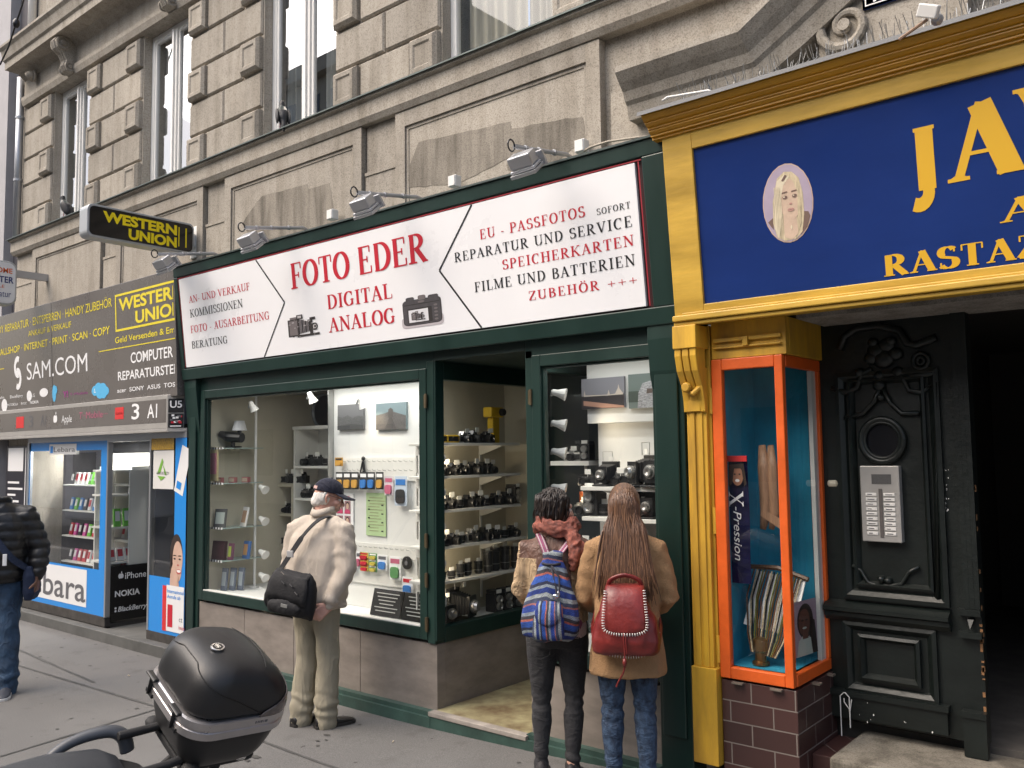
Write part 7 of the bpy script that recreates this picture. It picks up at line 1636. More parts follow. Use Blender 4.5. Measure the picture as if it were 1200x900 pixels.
trousers(J, KHAKI, man, .006, 1.02, -.0, 2.0, (.172, .125), .074, bunch(.14, .09, 75, .007), vox=.011, knee=.078)
BEIGE = cloth('beige_jacket', (.46, .40, .335), .08, 9, .2, 300, ws=(8, 8, 3.6), wr=.34)
pr = [('l', [(.80, .215, .155, 0, .015, .8), (.86, .228, .165, 0, .01, .8), (1.0, .228, .165, 0, .02, .8), (1.15, .235, .165, 0, .035, .8), (1.28, .215, .145, 0, .05, .8), (1.35, .16, .118, 0, .06, .85), (1.41, .085, .085, 0, .085), (1.455, .073, .078, 0, .10)])]
for s_ in ('L', 'R'):
    a, b, c = J['sh'+s_], J['el'+s_], J['wr'+s_]; pr.append(('t', [a+(V((0, .05, 1.33))-a)*.45+V((0, 0, .015)), a+V((0, 0, -.01)), a.lerp(b, .5), b, b.lerp(c, .5), c+(b-c)*.08], [.085, .083, .078, .070, .064, .052]))
def manfold(co):
    v = 0
    if abs(co.x) > .2: v += .0035*sin(co.z*62+co.y*40+co.x*25+5*noise.noise(co*5))
    v += -.010*math.exp(-((co.z-.845)/.012)**2)
    return v
jk = solid('jacket', BEIGE, pr, .0115, man, 3, folds(.0045, (9, 9, 3.6), 5.0, True, manfold))
mb = MB(); mb.rings([[V((cos(a)*(.076+g*.012), .085+g*(-.01)+sin(a)*(.082+g*.012), 1.425+.045*(1-g)+.02*cos(a)**2)) for a in [2*pi*k/24 for k in range(24)]] for g in (0, 1)], cap=False, close=True); 
o = mb.build('collar', BEIGE, man, smooth=True); so_ = o.modifiers.new('s', 'SOLIDIFY'); so_.thickness = .008
for s_ in ('L', 'R'):
    c = J['wr'+s_]; b = J['el'+s_]; d = (b-c).normalized(); mb = MB(); mb.tube([c+d*.012, c+d*.03, c+d*.055], [.048, .052, .054], 16); mb.build('cuff', BEIGE, man, smooth=True)
# hair, cap, glasses
WH = mat('white_hair', (.70, .67, .62), .7, var=.12, vscale=30, bump=.6, bscale=120, stretch=(1, 1, .3))
pr = [('e', Mh @ V((0, -.03, .0)), (.079, .078, .072)), ('e', Mh @ V((0, -.055, -.035)), (.062, .055, .045)), ('e', Mh @ V((.064, -.022, .018)), (.014, .028, .03)), ('e', Mh @ V((-.064, -.022, .018)), (.014, .028, .03))]
solid('hair', WH, pr, .006, man, 3, folds(.004, (40, 40, 20), 1.0))
NAVY = cloth('navy_cap', (.012, .014, .03), .15, 20)
mb = MB(); rs = []
for k in range(9):
    t = k/8; r = math.cos(t*pi/2*.97); rs.append([Mh @ V((cos(a)*.086*max(r, .05), -.008+sin(a)*.105*max(r, .05), .045+.092*sin(t*pi/2))) for a in [2*pi*i/24 for i in range(24)]])
mb.rings([[Mh @ V((cos(a)*.084, -.008+sin(a)*.103, .038)) for a in [2*pi*i/24 for i in range(24)]]]+rs); cap_ = mb.build('cap', NAVY, man, smooth=True)
mb = MB(); up_ = []; n = 16
for k in range(n+1):
    a = RAD(20+140*k/n); up_.append((V((cos(a)*.083, -.008+sin(a)*.102, .047)), V((cos(a)*.088, .06+sin(a)*.125, .030-.012*abs(cos(a))))))
mb.rings([[Mh @ p for p in (a, b, b-V((0, 0, .006)), a-V((0, 0, .006)))] for a, b in up_]); mb.build('brim', NAVY, cap_, smooth=True)
mb = MB(); mb.ell(Mh @ V((0, -.008, .138)), (.008, .008, .005), 8, 5); mb.build('button', NAVY, cap_)
mb = MB(); mb.rings([[Mh @ V((cos(a)*(.0865), -.008+sin(a)*.1065, z)) for a in [RAD(235+70*i/10) for i in range(11)]] for z in (.045, .066)], cap=False, close=False); mb.build('back_patch', mat('cap_patch', (.6, .4, .36), .8, var=.5, vscale=90), cap_, fix=False)
mb = MB()
for x in (-1, 1): mb.tube([Mh @ V((x*.032+.024*cos(a), .098, .004+.018*sin(a))) for a in [2*pi*k/16 for k in range(17)]], .0017, 5); mb.tube([Mh @ V((x*.056, .097, .01)), Mh @ V((x*.078, .05, .016)), Mh @ V((x*.083, -.015, .022))], .0017, 5)
mb.tube([Mh @ V((-.008, .1, .008)), Mh @ V((.008, .1, .008))], .0017, 5); mb.build('glasses', mat('dark_wire', (.03, .025, .02), .3, .8), man)
BSHOE = mat('black_leather_shoe', (.012, .011, .011), .3, bump=.1); RUB = mat('rubber_sole', (.02, .018, .016), .7)
shoe('shoe', -.10, -.02, RAD(-8), .28, BSHOE, RUB, man); shoe('shoe', .095, .01, RAD(-30), .28, BSHOE, RUB, man)
# his bag (its own thing)
bag = thing('shoulder_bag', 'black fabric messenger bag hanging behind the elderly man', 'bag', (man_at.x, man_at.y, 0), RAD(12))
NYL = mat('black_nylon', (.009, .009, .011), .8, var=.3, vscale=14, bump=.35, bscale=60)
bc_ = V((.015, -.25, .93)); Rb = Matrix.Translation(bc_) @ Matrix.Rotation(RAD(6), 4, 'Z') @ Matrix.Rotation(RAD(9), 4, 'Y') @ Matrix.Scale(1.02, 4)
def lx(pr, Mx):
    out = []
    for p in pr: out.append(('e', Mx @ V(p[1]), p[2], Mx.to_3x3()))
    return out
mb = MB(); rs = []
for z, a, b, pw in ((-.135, .15, .03, .4), (-.128, .17, .055, .4), (-.06, .178, .072, .45), (.03, .172, .07, .45), (.09, .16, .058, .45), (.13, .14, .04, .5), (.14, .12, .02, .5)):
    rs.append([Rb @ V((a*math.copysign(abs(cos(t))**pw, cos(t))+.0, b*math.copysign(abs(sin(t))**.8, sin(t)), z+.02*sin(t*3+z*20)*abs(cos(t)))) for t in [2*pi*i/32 for i in range(32)]])
mb.rings(rs); bagb = mb.build('bag_body', NYL, bag, smooth=True)
mb = MB(); rs = []
for z, y in ((.142, -.03), (.12, -.062), (.06, -.078), (0, -.084), (-.035, -.082)):
    w_ = .155-.02*(z > .1); rs.append([Rb @ V((w_*(i/12-.5)*2, y+.012*((i/12-.5)*2)**4+.004*sin(i*2.2+z*30), z-.015*((i/12-.5)*2)**2*(z < 0))) for i in range(13)])
mb.rings(rs, cap=False, close=False); fo = mb.build('front_flap', NYL, bag, smooth=True); so_ = fo.modifiers.new('s', 'SOLIDIFY'); so_.thickness = .008
pr = [('e', Rb @ V((0, -.075, -.075)), (.13, .03, .05), Rb.to_3x3()), ('e', Rb @ V((-.165, -.01, -.05)), (.03, .05, .075), Rb.to_3x3())]
solid('pocket', NYL, pr, .008, bag, 4, folds(.003, (20, 20, 20), 2))
mb = MB(); mb.cb((.02, -.103, -.06), (.05, .006, .022), Rb); mb.build('badge', mat('grey_badge', (.25, .25, .24), .4, .3), bag, bevel=.002)
mb = MB()
for x, z in ((-.10, .10), (-.06, .06), (.0, .085), (.06, .07)): mb.cb((x, -.086, z), (.03, .008, .008), Rb @ Matrix.Rotation(.5, 4, 'Y'))
mb.build('buckles', CHROME, bag)
sp_ = bez([(-.135, -.235, 1.04), (-.115, -.20, 1.10), (-.05, -.175, 1.20), (.03, -.14, 1.32), (.09, -.07, 1.405), (.115, .04, 1.42), (.12, .14, 1.37), (.05, .215, 1.24), (-.1, .22, 1.08), (-.25, .1, 1.0), (-.245, -.12, 1.0), (-.14, -.23, 1.03)], 6)
nm = [V((p.x*.3, p.y-.04, .35 if p.z > 1.3 else .05)) for p in sp_]
strap_mesh(sp_, .04, .005, NYL, bag, 'strap', nm)
mb = MB(); q = sp_[11]; mb.cb(q+V((0, -.008, 0)), (.055, .012, .045), None); mb.build('strap_buckle', mat('grey_buckle', (.35, .35, .35), .4), bag, bevel=.004)

# ------------------------------------------------------------ woman with the woven rucksack
def gpose(**k):
    d = dict(pelvis=V((0, 0, .83)), chest=V((0, .0, 1.20)), head=V((0, .03, 1.475)), hs=.94,
         shL=V((-.155, .0, 1.27)), shR=V((.155, .0, 1.27)), elL=V((-.21, .02, 1.02)), elR=V((.21, .02, 1.02)), wrL=V((-.13, .17, .90)), wrR=V((.13, .17, .90)),
         hdL=V((.4, .6, .1)), hdR=V((-.4, .6, .1)), pnL=V((.5, -.4, 0)), pnR=V((-.5, -.4, 0)), thL=V((0, 0, 1)), thR=V((0, 0, 1)),
         hipL=V((-.085, 0, .80)), hipR=V((.085, 0, .80)), knL=V((-.085, .02, .44)), knR=V((.085, .02, .44)), anL=V((-.085, -.02, .075)), anR=V((.085, -.02, .075)), faL=RAD(6), faR=RAD(-6), curl=.6)
    d.update(k); return d
g1 = PZ(656, 914, ground(-2.95)); z1 = ground(g1.x)
J1 = gpose(yaw=RAD(-58), tilt=RAD(-6), knL=V((-.095, .02, .44)), anL=V((-.10, -.01, .075)), anR=V((.075, -.03, .075)))
w1, Mh = person('dark haired woman in two tone jacket and grey jeans beside the entrance', (g1.x, g1.y, z1), RAD(30), {'skin': SKINL}, J1)
JEANG = cloth('charcoal_jeans', (.028, .028, .031), .35, 14, .2, 500, ws=(8, 8, 14), wr=.35)
trousers(J1, JEANG, w1, .004, .92, .0, 4.0, (.155, .118), .041, lambda co: bunch(.42, .06, 90, .004)(co)+bunch(.12, .07, 95, .005)(co), vox=.0095, knee=.058)
mb = MB()
for x in (-.08, .08): mb.tube([(x-.05, -.116, .80), (x, -.124, .795), (x+.05, -.116, .80)], .003, 5); mb.tube([(x-.055, -.114, .80), (x-.05, -.118, .70), (x, -.112, .675), (x+.05, -.116, .70), (x+.055, -.112, .80)], .0018, 4)
mb.build('pocket_seams', JEANG, w1, smooth=True)
TANJ = cloth('tan_cotton_jacket', (.42, .30, .18), .12, 10, .3, 260, wr=.8, ws=(12, 12, 7)); BRN = cloth('brown_leather_yoke', (.12, .06, .042), .2, 10, .2, 120, .55)
PALE = cloth('pale_pink_top', (.55, .42, .42), .08, 8)
pr = [('l', [(.79, .168, .128, 0, 0, .85), (.85, .17, .13, 0, 0, .85), (.95, .15, .12, 0, 0, .85)])]
solid('undershirt', PALE, pr, .01, w1, 3, folds(.005, (10, 10, 5), 3))
pr = [('l', [(.865, .172, .134, 0, .0, .85), (.93, .163, .13, 0, 0, .85), (1.05, .155, .12, 0, 0, .85), (1.18, .172, .118, 0, .0, .85), (1.27, .155, .10, 0, 0, .85), (1.325, .09, .078, 0, .005), (1.36, .062, .064, 0, .01)])]
for s_ in ('L', 'R'):
    a, b, c = J1['sh'+s_], J1['el'+s_], J1['wr'+s_]; pr.append(('t', [a*.6+V((0, 0, 1.27))*.4+V((0, 0, .005)), a+V((0, 0, -.008)), a.lerp(b, .5), b, b.lerp(c, .5), c.lerp(b, .1)], [.064, .062, .057, .05, .046, .039]))
def yoke(c):
    return 1 if (c.z > 1.215-.10*max(0, .10-abs(c.x)) *4 and abs(c.x) < .20) or (c.y < 0 and abs(c.x) < .098 and c.z > 1.0) else 0
solid('jacket', [TANJ, BRN], pr, .010, w1, 3, folds(.009, (11, 11, 6), 7.0, True, lambda co: .002*sin(co.z*80+co.y*50+co.x*30) if abs(co.x) > .15 else 0), autocol=yoke)
DKH = mat('dark_brown_hair', (.018, .011, .008), .42, var=.5, vscale=26, bump=.5, bscale=90, stretch=(1, 1, .25))
def strands(name, m, Mh, roots, parent, rad=.004, mats2=None):
    mb = MB()
    for pts, r in roots: mb.mi(hash((round(pts[0].x*1e4), round(pts[0].z*1e4))) % (len(m) if isinstance(m, list) else 1)); L_ = len(pts); mb.tube(pts, [r*(1-.75*(k/(L_-1))**2) for k in range(L_)], 5, flat=.55)
    return mb.build(name, m, parent, smooth=True)
rr = random.Random(31)
# short wavy bob gathered in the scarf
pr = [('e', Mh @ V((0, -.022, .028)), (.084, .100, .104), Mh.to_3x3()), ('e', Mh @ V((0, -.065, -.03)), (.076, .06, .075), Mh.to_3x3()), ('e', Mh @ V((.0, -.07, -.085)), (.066, .05, .05), Mh.to_3x3()), ('e', Mh @ V((.066, -.02, -.02)), (.024, .045, .065), Mh.to_3x3()), ('e', Mh @ V((-.066, -.01, -.03)), (.026, .05, .075), Mh.to_3x3())]
hr = solid('hair', DKH, pr, .007, w1, 3, folds(.008, (26, 26, 14), 3.0))
roots = []
for k in range(170):
    a = rr.uniform(0, 2*pi); e = rr.uniform(.15, 1.35); d0 = V((cos(a)*cos(e)*.088, -.022+sin(a)*cos(e)*.104, .028+sin(e)*.108))
    if d0.y > .055 and d0.z < .10: continue
    out = V((d0.x, d0.y+.03, 0)).normalized(); pts = [d0]
    L_ = rr.uniform(.09, .17)
    for j in range(1, 7):
        t = j/6; pts.append(d0+out*(.014*sin(t*2.2))+V((rr.uniform(-.002, .002)+.004*sin(t*6+k), rr.uniform(-.002, .002)-.008*t+.004*cos(t*5+k), -L_*t)))
    for j in range(len(pts)):
        q = pts[j]; rad_ = math.hypot(q.x/.09, (q.y+.03)/.105)
        if rad_ < .97 and q.z < .08: s_ = .99/max(rad_, .2); pts[j] = V((q.x*s_, (q.y+.03)*s_-.03, q.z))
    roots.append(([Mh @ p for p in pts], rr.uniform(.004, .0075)))
strands('hair_locks', DKH, Mh, roots, hr)
SCF = mat('rust_paisley_scarf', (.24, .075, .05), .85, var=.8, vscale=36, bump=.4, bscale=60, dark=(.10, .04, .035))
sc_pts = [(cos(a)*.105*(1+.06*sin(3*a)), .012+sin(a)*.098, 1.365+.022*sin(a*2+1)+.02*sin(a)*-1) for a in [2*pi*k/20 for k in range(21)]]
pr = [('t', sc_pts, [.029+.005*sin(k*1.7) for k in range(21)]), ('t', [(p[0]*.93, p[1]*.95, p[2]+.035) for p in sc_pts], .022), ('t', [(.085, -.05, 1.36), (.115, -.10, 1.29), (.12, -.115, 1.22), (.105, -.115, 1.17)], [.034, .038, .036, .02]), ('t', [(.10, -.04, 1.35), (.15, -.075, 1.27), (.165, -.09, 1.2)], [.03, .032, .02])]
solid('scarf', SCF, pr, .008, w1, 2, folds(.010, (24, 24, 30), 9.0))
DSH = mat('dark_suede_shoe', (.02, .018, .02), .7)
shoe('shoe', -.10, .0, RAD(6), .235, DSH, RUB, w1, hi=.03); shoe('shoe', .075, -.02, RAD(-6), .235, DSH, RUB, w1, hi=.03)

# rucksack
rk = thing('woven_rucksack', 'blue striped woven drawstring rucksack worn by the dark haired woman', 'backpack', (g1.x, g1.y, z1), RAD(30))
def wovenmat(vert=False):
    m = bpy.data.materials.new('woven_panel' if vert else 'woven_stripes'); m.use_nodes = True; n = m.node_tree.nodes; l = m.node_tree.links; b = n['Principled BSDF']; b.inputs['Roughness'].default_value = .9
    tc = n.new('ShaderNodeTexCoord'); sx = n.new('ShaderNodeSeparateXYZ'); l.new(tc.outputs['Object'], sx.inputs[0])
    ab = n.new('ShaderNodeMath'); ab.operation = 'ABSOLUTE'; ax_ = n.new('ShaderNodeMath'); ax_.operation = 'ADD'; ax_.inputs[1].default_value = .02; l.new(sx.outputs[0], ax_.inputs[0]); l.new(ax_.outputs[0], ab.inputs[0])
    m1 = n.new('ShaderNodeMath'); m1.operation = 'MULTIPLY_ADD'; m1.inputs[1].default_value = .30; nzw = n.new('ShaderNodeTexNoise'); nzw.inputs['Scale'].default_value = 5; l.new(tc.outputs['Object'], nzw.inputs[0]); nm_ = n.new('ShaderNodeMath'); nm_.operation = 'MULTIPLY_ADD'; nm_.inputs[1].default_value = .05; l.new(nzw.outputs['Fac'], nm_.inputs[0]); l.new(sx.outputs[0 if vert else 2], nm_.inputs[2]); l.new((sx.outputs[2] if vert else ab.outputs[0]), m1.inputs[0]); l.new(nm_.outputs[0], m1.inputs[2])
    if vert: m1.inputs[1].default_value = .05
    m2 = n.new('ShaderNodeMath'); m2.operation = 'MULTIPLY'; m2.inputs[1].default_value = 7.5 if vert else 4.6; l.new(m1.outputs[0], m2.inputs[0]); fr_ = n.new('ShaderNodeMath'); fr_.operation = 'FRACT'; l.new(m2.outputs[0], fr_.inputs[0])
    r = n.new('ShaderNodeValToRGB'); r.color_ramp.interpolation = 'CONSTANT'; cr = r.color_ramp
    cols = [(0, (.012, .03, .16)), (.13, (.20, .24, .27)), (.2, (.015, .02, .05)), (.27, (.02, .07, .30)), (.42, (.30, .09, .07)), (.47, (.03, .03, .04)), (.55, (.18, .22, .27)), (.63, (.02, .05, .24)), (.77, (.25, .10, .10)), (.81, (.04, .05, .09)), (.9, (.24, .27, .28))]
    cr.elements[0].color = (*cols[0][1], 1); cr.elements[1].position = cols[1][0]; cr.elements[1].color = (*cols[1][1], 1)
    for p, c in cols[2:]: e = cr.elements.new(p); e.color = (*c, 1)
    l.new(fr_.outputs[0], r.inputs[0])
    ch = n.new('ShaderNodeTexChecker'); ch.inputs['Scale'].default_value = 160; l.new(tc.outputs['Object'], ch.inputs[0]); ch.inputs[1].default_value = (.75, .75, .75, 1); ch.inputs[2].default_value = (1.1, 1.1, 1.1, 1)
    x = n.new('ShaderNodeMix'); x.data_type = 'RGBA'; x.blend_type = 'MULTIPLY'; x.inputs[0].default_value = 1; l.new(r.outputs[0], x.inputs[6]); l.new(ch.outputs[0], x.inputs[7])
    t = n.new('ShaderNodeTexNoise'); t.inputs['Scale'].default_value = 45; l.new(tc.outputs['Object'], t.inputs[0]); x2 = n.new('ShaderNodeMix'); x2.data_type = 'RGBA'; x2.blend_type = 'OVERLAY'; x2.inputs[0].default_value = .6; l.new(x.outputs[2], x2.inputs[6]); l.new(t.outputs['Fac'], x2.inputs[7])
    l.new(x2.outputs[2], b.inputs['Base Color']); bp = n.new('ShaderNodeBump'); bp.inputs['Strength'].default_value = .4; bp.inputs['Distance'].default_value = .004; l.new(ch.outputs['Fac'], bp.inputs['Height']); l.new(bp.outputs[0], b.inputs['Normal']); return m
WOV = wovenmat(); WOV2 = wovenmat(True)
pr = [('l', [(.80, .10, .055, -.01, -.20, .8), (.83, .145, .085, -.01, -.205, .8), (.90, .160, .095, -.01, -.21, .85), (1.0, .142, .09, -.005, -.205, .9), (1.1, .105, .072, 0, -.19, .95), (1.17, .075, .055, .0, -.175), (1.22, .05, .042, 0, -.165), (1.26, .058, .045, 0, -.16)])]
solid('bag_body', WOV, pr, .009, rk, 4, folds(.010, (13, 13, 4), 4.0))
pr = [('l', [(.825, .074, .035, -.01, -.305, .7), (.85, .084, .042, -.01, -.308, .7), (.92, .082, .042, -.008, -.308, .7), (.975, .064, .032, -.004, -.298, .8)])]
solid('front_pocket', WOV2, pr, .007, rk, 3, folds(.004, (18, 18, 8), 6))
mb = MB(); rs = []
for z, y, w_ in ((1.02, -.30, .06), (1.0, -.328, .068), (.97, -.35, .072), (.94, -.36, .066), (.915, -.361, .05), (.90, -.359, .022)): rs.append([V((-.006+w_*(i/8-.5)*2, y+.012*((i/8-.5)*2)**2, z)) for i in range(9)])
mb.rings(rs, cap=False, close=False); pf = mb.build('pocket_flap', WOV2, rk, smooth=True); so_ = pf.modifiers.new('s', 'SOLIDIFY'); so_.thickness = .006
WB_ = mat('woven_strap_red_white', (.35, .08, .10), .9, var=.4, vscale=4, stretch=(220, 220, .1), dark=(.06, .05, .16))
WSTR = mat('strap_stripe', (.45, .42, .40), .9)
for s_, pts in ((-1, [(-.03, -.15, 1.235), (-.055, -.115, 1.29), (-.085, -.05, 1.335), (-.10, .03, 1.33), (-.11, .10, 1.25), (-.13, .13, 1.1), (-.15, .05, .95), (-.13, -.14, .86)]), (1, [(.03, -.15, 1.235), (.06, -.115, 1.275), (.095, -.06, 1.32), (.105, .03, 1.33), (.11, .10, 1.25), (.13, .13, 1.1), (.155, .05, .95), (.13, -.14, .86)])):
    b_ = bez(pts, 5); nm = [V((p.x*.6, p.y-.02 if p.z < 1.3 else p.y-.05, .6 if p.z > 1.2 else 0)) for p in b_]
    o = strap_mesh(b_, .036, .005, WB_, rk, 'shoulder_strap', nm)
    for off in (-.011, .011):
        bb_ = [p+n_.normalized()*.0055 for p, n_ in zip(b_, nm)]
        side_ = [((bb_[min(i+1, len(bb_)-1)]-bb_[max(i-1, 0)]).normalized().cross(nm[i].normalized())).normalized() for i in range(len(bb_))]
        strap_mesh([p+s2*off for p, s2 in zip(bb_, side_)], .005, .001, WSTR, o, 'strap_stripe', nm)
mb = MB(); mb.tube([(-.05, -.21, 1.205), (-.02, -.225, 1.20), (.02, -.225, 1.20), (.05, -.21, 1.205)], .007, 8); mb.tube([(.0, -.225, 1.2), (.02, -.25, 1.12), (.035, -.28, 1.06), (.03, -.29, 1.03)], .005, 6); mb.tube([(.0, -.225, 1.2), (.045, -.25, 1.14), (.05, -.28, 1.08), (.036, -.295, 1.04)], .005, 6); mb.build('drawstring', mat('dark_cord', (.02, .02, .03), .8), rk, smooth=True)
mb = MB(); mb.ell((.03, -.30, 1.045), (.018, .014, .014), 10, 6); mb.ell((.045, -.30, 1.055), (.008, .008, .02), 8, 6); mb.build('toggle', CHROME, rk)
mb = MB(); mb.tube([(-.075, -.29, 1.0), (-.06, -.32, .93), (-.055, -.325, .85), (-.05, -.30, .82)], .005, 6); mb.tube([(.06, -.285, 1.0), (.065, -.315, .93), (.06, -.32, .85), (.055, -.30, .82)], .005, 6); mb.build('piping', mat('coral_piping', (.35, .13, .10), .8), rk, smooth=True)

# ------------------------------------------------------------ long haired woman with red leather rucksack
g2 = PZ(739, 928, ground(-2.5)); z2 = ground(g2.x)
J2 = gpose(yaw=RAD(2), tilt=RAD(-4), anL=V((-.085, -.0, .075)), anR=V((.095, -.02, .075)), elL=V((-.225, .03, 1.0)), elR=V((.225, .03, 1.0)), wrL=V((-.15, .17, .92)), wrR=V((.15, .17, .92)))
w2, Mh = person('woman with long straight brown hair, camel coat and blue jeans beside the other woman', (g2.x, g2.y, z2), RAD(31), {'skin': SKINL}, J2)
DEN = mat('acid_wash_denim', (.036, .065, .115), .85, var=.8, vscale=40, bump=.3, bscale=400, dark=(.007, .014, .034), tight=.2, stretch=(1, 1, .6), wrinkle=.5, wscale=(9, 9, 16))
trousers(J2, DEN, w2, .004, .95, .0, 6.0, (.155, .118), .044, lambda co: bunch(.42, .08, 85, .005)(co)+bunch(.12, .07, 95, .004)(co), vox=.0095, knee=.06)
CAMEL = cloth('camel_wool', (.33, .195, .095), .10, 14, .5, 160, .95, wr=.35, ws=(7, 7, 4))
pr = [('l', [(.615, .205, .150, 0, -.005, .85), (.64, .206, .152, 0, -.005, .85), (.75, .192, .148, 0, 0, .85), (.86, .178, .14, 0, 0, .85), (1.0, .165, .126, 0, 0, .85), (1.15, .176, .122, 0, 0, .85), (1.25, .166, .106, 0, 0, .85), (1.31, .10, .082, 0, .005), (1.355, .068, .068, 0, .015)])]
for s_ in ('L', 'R'):
    a, b, c = J2['sh'+s_], J2['el'+s_], J2['wr'+s_]; pr.append(('t', [a*.6+V((0, 0, 1.27))*.4, a+V((0, 0, -.012)), a.lerp(b, .5), b, b.lerp(c, .5), c.lerp(b, .06)], [.07, .068, .064, .058, .054, .047]))
solid('coat', CAMEL, pr, .010, w2, 3, folds(.005, (8, 8, 3.5), 11.0, True, lambda co: .002*sin(co.z*80+co.y*45+co.x*30) if abs(co.x) > .17 and co.z > .85 else 0))
HB = [mat('long_hair_brown', (.13, .065, .035), .38, var=.35, vscale=22, stretch=(4, 4, .3)), mat('long_hair_light', (.175, .09, .048), .38, var=.3, vscale=22, stretch=(4, 4, .3)), mat('long_hair_dark', (.095, .047, .026), .42, var=.3, vscale=22, stretch=(4, 4, .3))]
pr = [('e', Mh @ V((0, -.020, .028)), (.082, .098, .106), Mh.to_3x3()), ('t', [Mh @ V((0, -.045, .0)), Mh @ V((0, -.06, -.1)), Mh @ V((0, -.065, -.19))], [.076, .07, .055])]
hr = solid('hair', HB[0], pr, .008, w2, 4)
rr = random.Random(77); roots = []
for k in range(900):
    ph = rr.uniform(-1.0, 1.0); a = -pi/2+ph*2.0                 # around the back of the head
    e = rr.uniform(.0, 1.5)
    d0 = V((cos(a)*cos(e)*.086, -.020+sin(a)*cos(e)*.102, .028+sin(e)*.110)); p0 = Mh @ d0
    sx = d0.x/.086
    wd = .15 if rr.random() < .7 else .185
    endx = max(-1, min(1, sx*.8+rr.uniform(-.35, .35)))*wd; zend = rr.uniform(.93, 1.06)+.07*abs(endx)/wd
    pts = [p0]
    N_ = 10
    for j in range(1, N_+1):
        t = j/N_; z = p0.z+(zend-p0.z)*t**1.05
        if z > 1.40:                                              # follow skull
            zz = (z-Mh.translation.z)/.94; q = max(.05, 1-max(0, (zz-.028)/.112)**2)**.5
            x = p0.x if zz < .03 else math.copysign(max(abs(p0.x), abs(sx)*.082*q), p0.x if abs(p0.x) > 1e-4 else 1); y = -.020-.105*q*max(.35, (1-(sx*.75)**2)**.5)+.03
            x += (endx-x)*max(0, t-.35)*.5
        else:
            u_ = (1.40-z)/(1.40-.95); x = sx*.082+(endx-sx*.082)*min(1, .25+u_*.8); yb_ = -.095-.055*min(1, u_*1.6); y = yb_-.012*(1-(x/.16)**2)+(.05 if abs(x) > .11 else 0)*0
        pts.append(V((x+.006*sin(t*7+k*1.3)*t, y+.004*sin(t*5+k)-.004*rr.random(), z)))
    roots.append((pts, rr.uniform(.003, .006)))
strands('hair_strands', HB, Mh, roots, hr)
DKB = mat('brown_boot', (.03, .02, .015), .5)
shoe('shoe', -.085, .02, RAD(6), .235, DKB, RUB, w2, hi=.05); shoe('shoe', .095, 0, RAD(-6), .235, DKB, RUB, w2, hi=.05)
# her rucksack
rb = thing('leather_rucksack', 'oxblood leather rucksack with white laced flap worn by the long haired woman', 'backpack', (g2.x, g2.y, z2), RAD(31))
OX = mat('oxblood_leather', (.20, .022, .018), .36, var=.35, vscale=9, bump=.18, bscale=55, dark=(.10, .012, .012))
def gather(co): return .007*sin(co.x*95)*max(0, min(1, (co.z-.84)/.15)) if co.y < -.2 else 0
pr = [('l', [(.755, .15, .055, 0, -.20, .6), (.775, .168, .085, 0, -.21, .65), (.83, .172, .098, 0, -.215, .7), (.92, .155, .09, 0, -.21, .75), (1.0, .12, .072, 0, -.20, .8), (1.06, .10, .06, 0, -.195, .8)])]
solid('bag_body', OX, pr, .009, rb, 3, folds(.005, (11, 11, 7), 8.0, True, gather))
mb = MB(); rs = []
for z, y, w_ in ((1.085, -.16, .088), (1.098, -.20, .092), (1.09, -.245, .096), (1.05, -.275, .099), (1.0, -.292, .102), (.94, -.306, .106), (.905, -.312, .104), (.888, -.314, .09), (.878, -.313, .06)): rs.append([V((w_*(i/12-.5)*2, y+.02*((i/12-.5)*2)**4+.003*noise.noise(V((i*.5, z*14, 1))), z)) for i in range(13)])
mb.rings(rs, cap=False, close=False); fo = mb.build('flap', OX, rb, smooth=True); so_ = fo.modifiers.new('s', 'SOLIDIFY'); so_.thickness = .007; so_.offset = 1
STW = mat('white_lacing', (.62, .58, .55), .7)
stitchline([(-.096, -.258, 1.085), (-.103, -.296, 1.0), (-.108, -.312, .93), (-.10, -.318, .893), (-.055, -.322, .876), (0, -.323, .874), (.055, -.322, .876), (.10, -.318, .893), (.108, -.312, .93), (.103, -.296, 1.0), (.096, -.258, 1.085)], STW, rb, .0028, .0115)
stitchline([(-.09, -.262, .762), (0, -.275, .755), (.09, -.262, .762), (.15, -.215, .80), (.165, -.19, .87)], STW, rb, .0014, .012)
mb = MB(); mb.tube(bez([(-.085, -.19, 1.075), (-.07, -.215, 1.125), (0, -.225, 1.15), (.07, -.215, 1.125), (.085, -.19, 1.075)], 6), .0125, 10, flat=.7); mb.build('handle', OX, rb, smooth=True)
mb = MB(); mb.tube(bez([(-.005, -.305, .90), (-.008, -.325, .86), (-.004, -.328, .78), (-.01, -.318, .70), (-.04, -.30, .64), (-.05, -.30, .615)], 6), .0045, 6); mb.tube(bez([(.004, -.305, .90), (.002, -.325, .84), (.006, -.326, .78)], 6), .0045, 6); mb.lathe((-.006, -.326, .74), [(-.02, .007), (0, .011), (.02, .007)], 'z', 8); mb.build('drawstring', OX, rb, smooth=True)
for s_ in (-1, 1):
    b_ = bez([(s_*.06, -.16, 1.09), (s_*.075, -.11, 1.2), (s_*.09, -.03, 1.32), (s_*.10, .05, 1.30), (s_*.115, .13, 1.15), (s_*.15, .10, .98), (s_*.175, -.05, .88), (s_*.155, -.17, .80)], 5)
    strap_mesh(b_, .028, .006, OX, rb, 'shoulder_strap', [V((p.x*.6, p.y-.02, .6 if p.z > 1.2 else 0)) for p in b_])

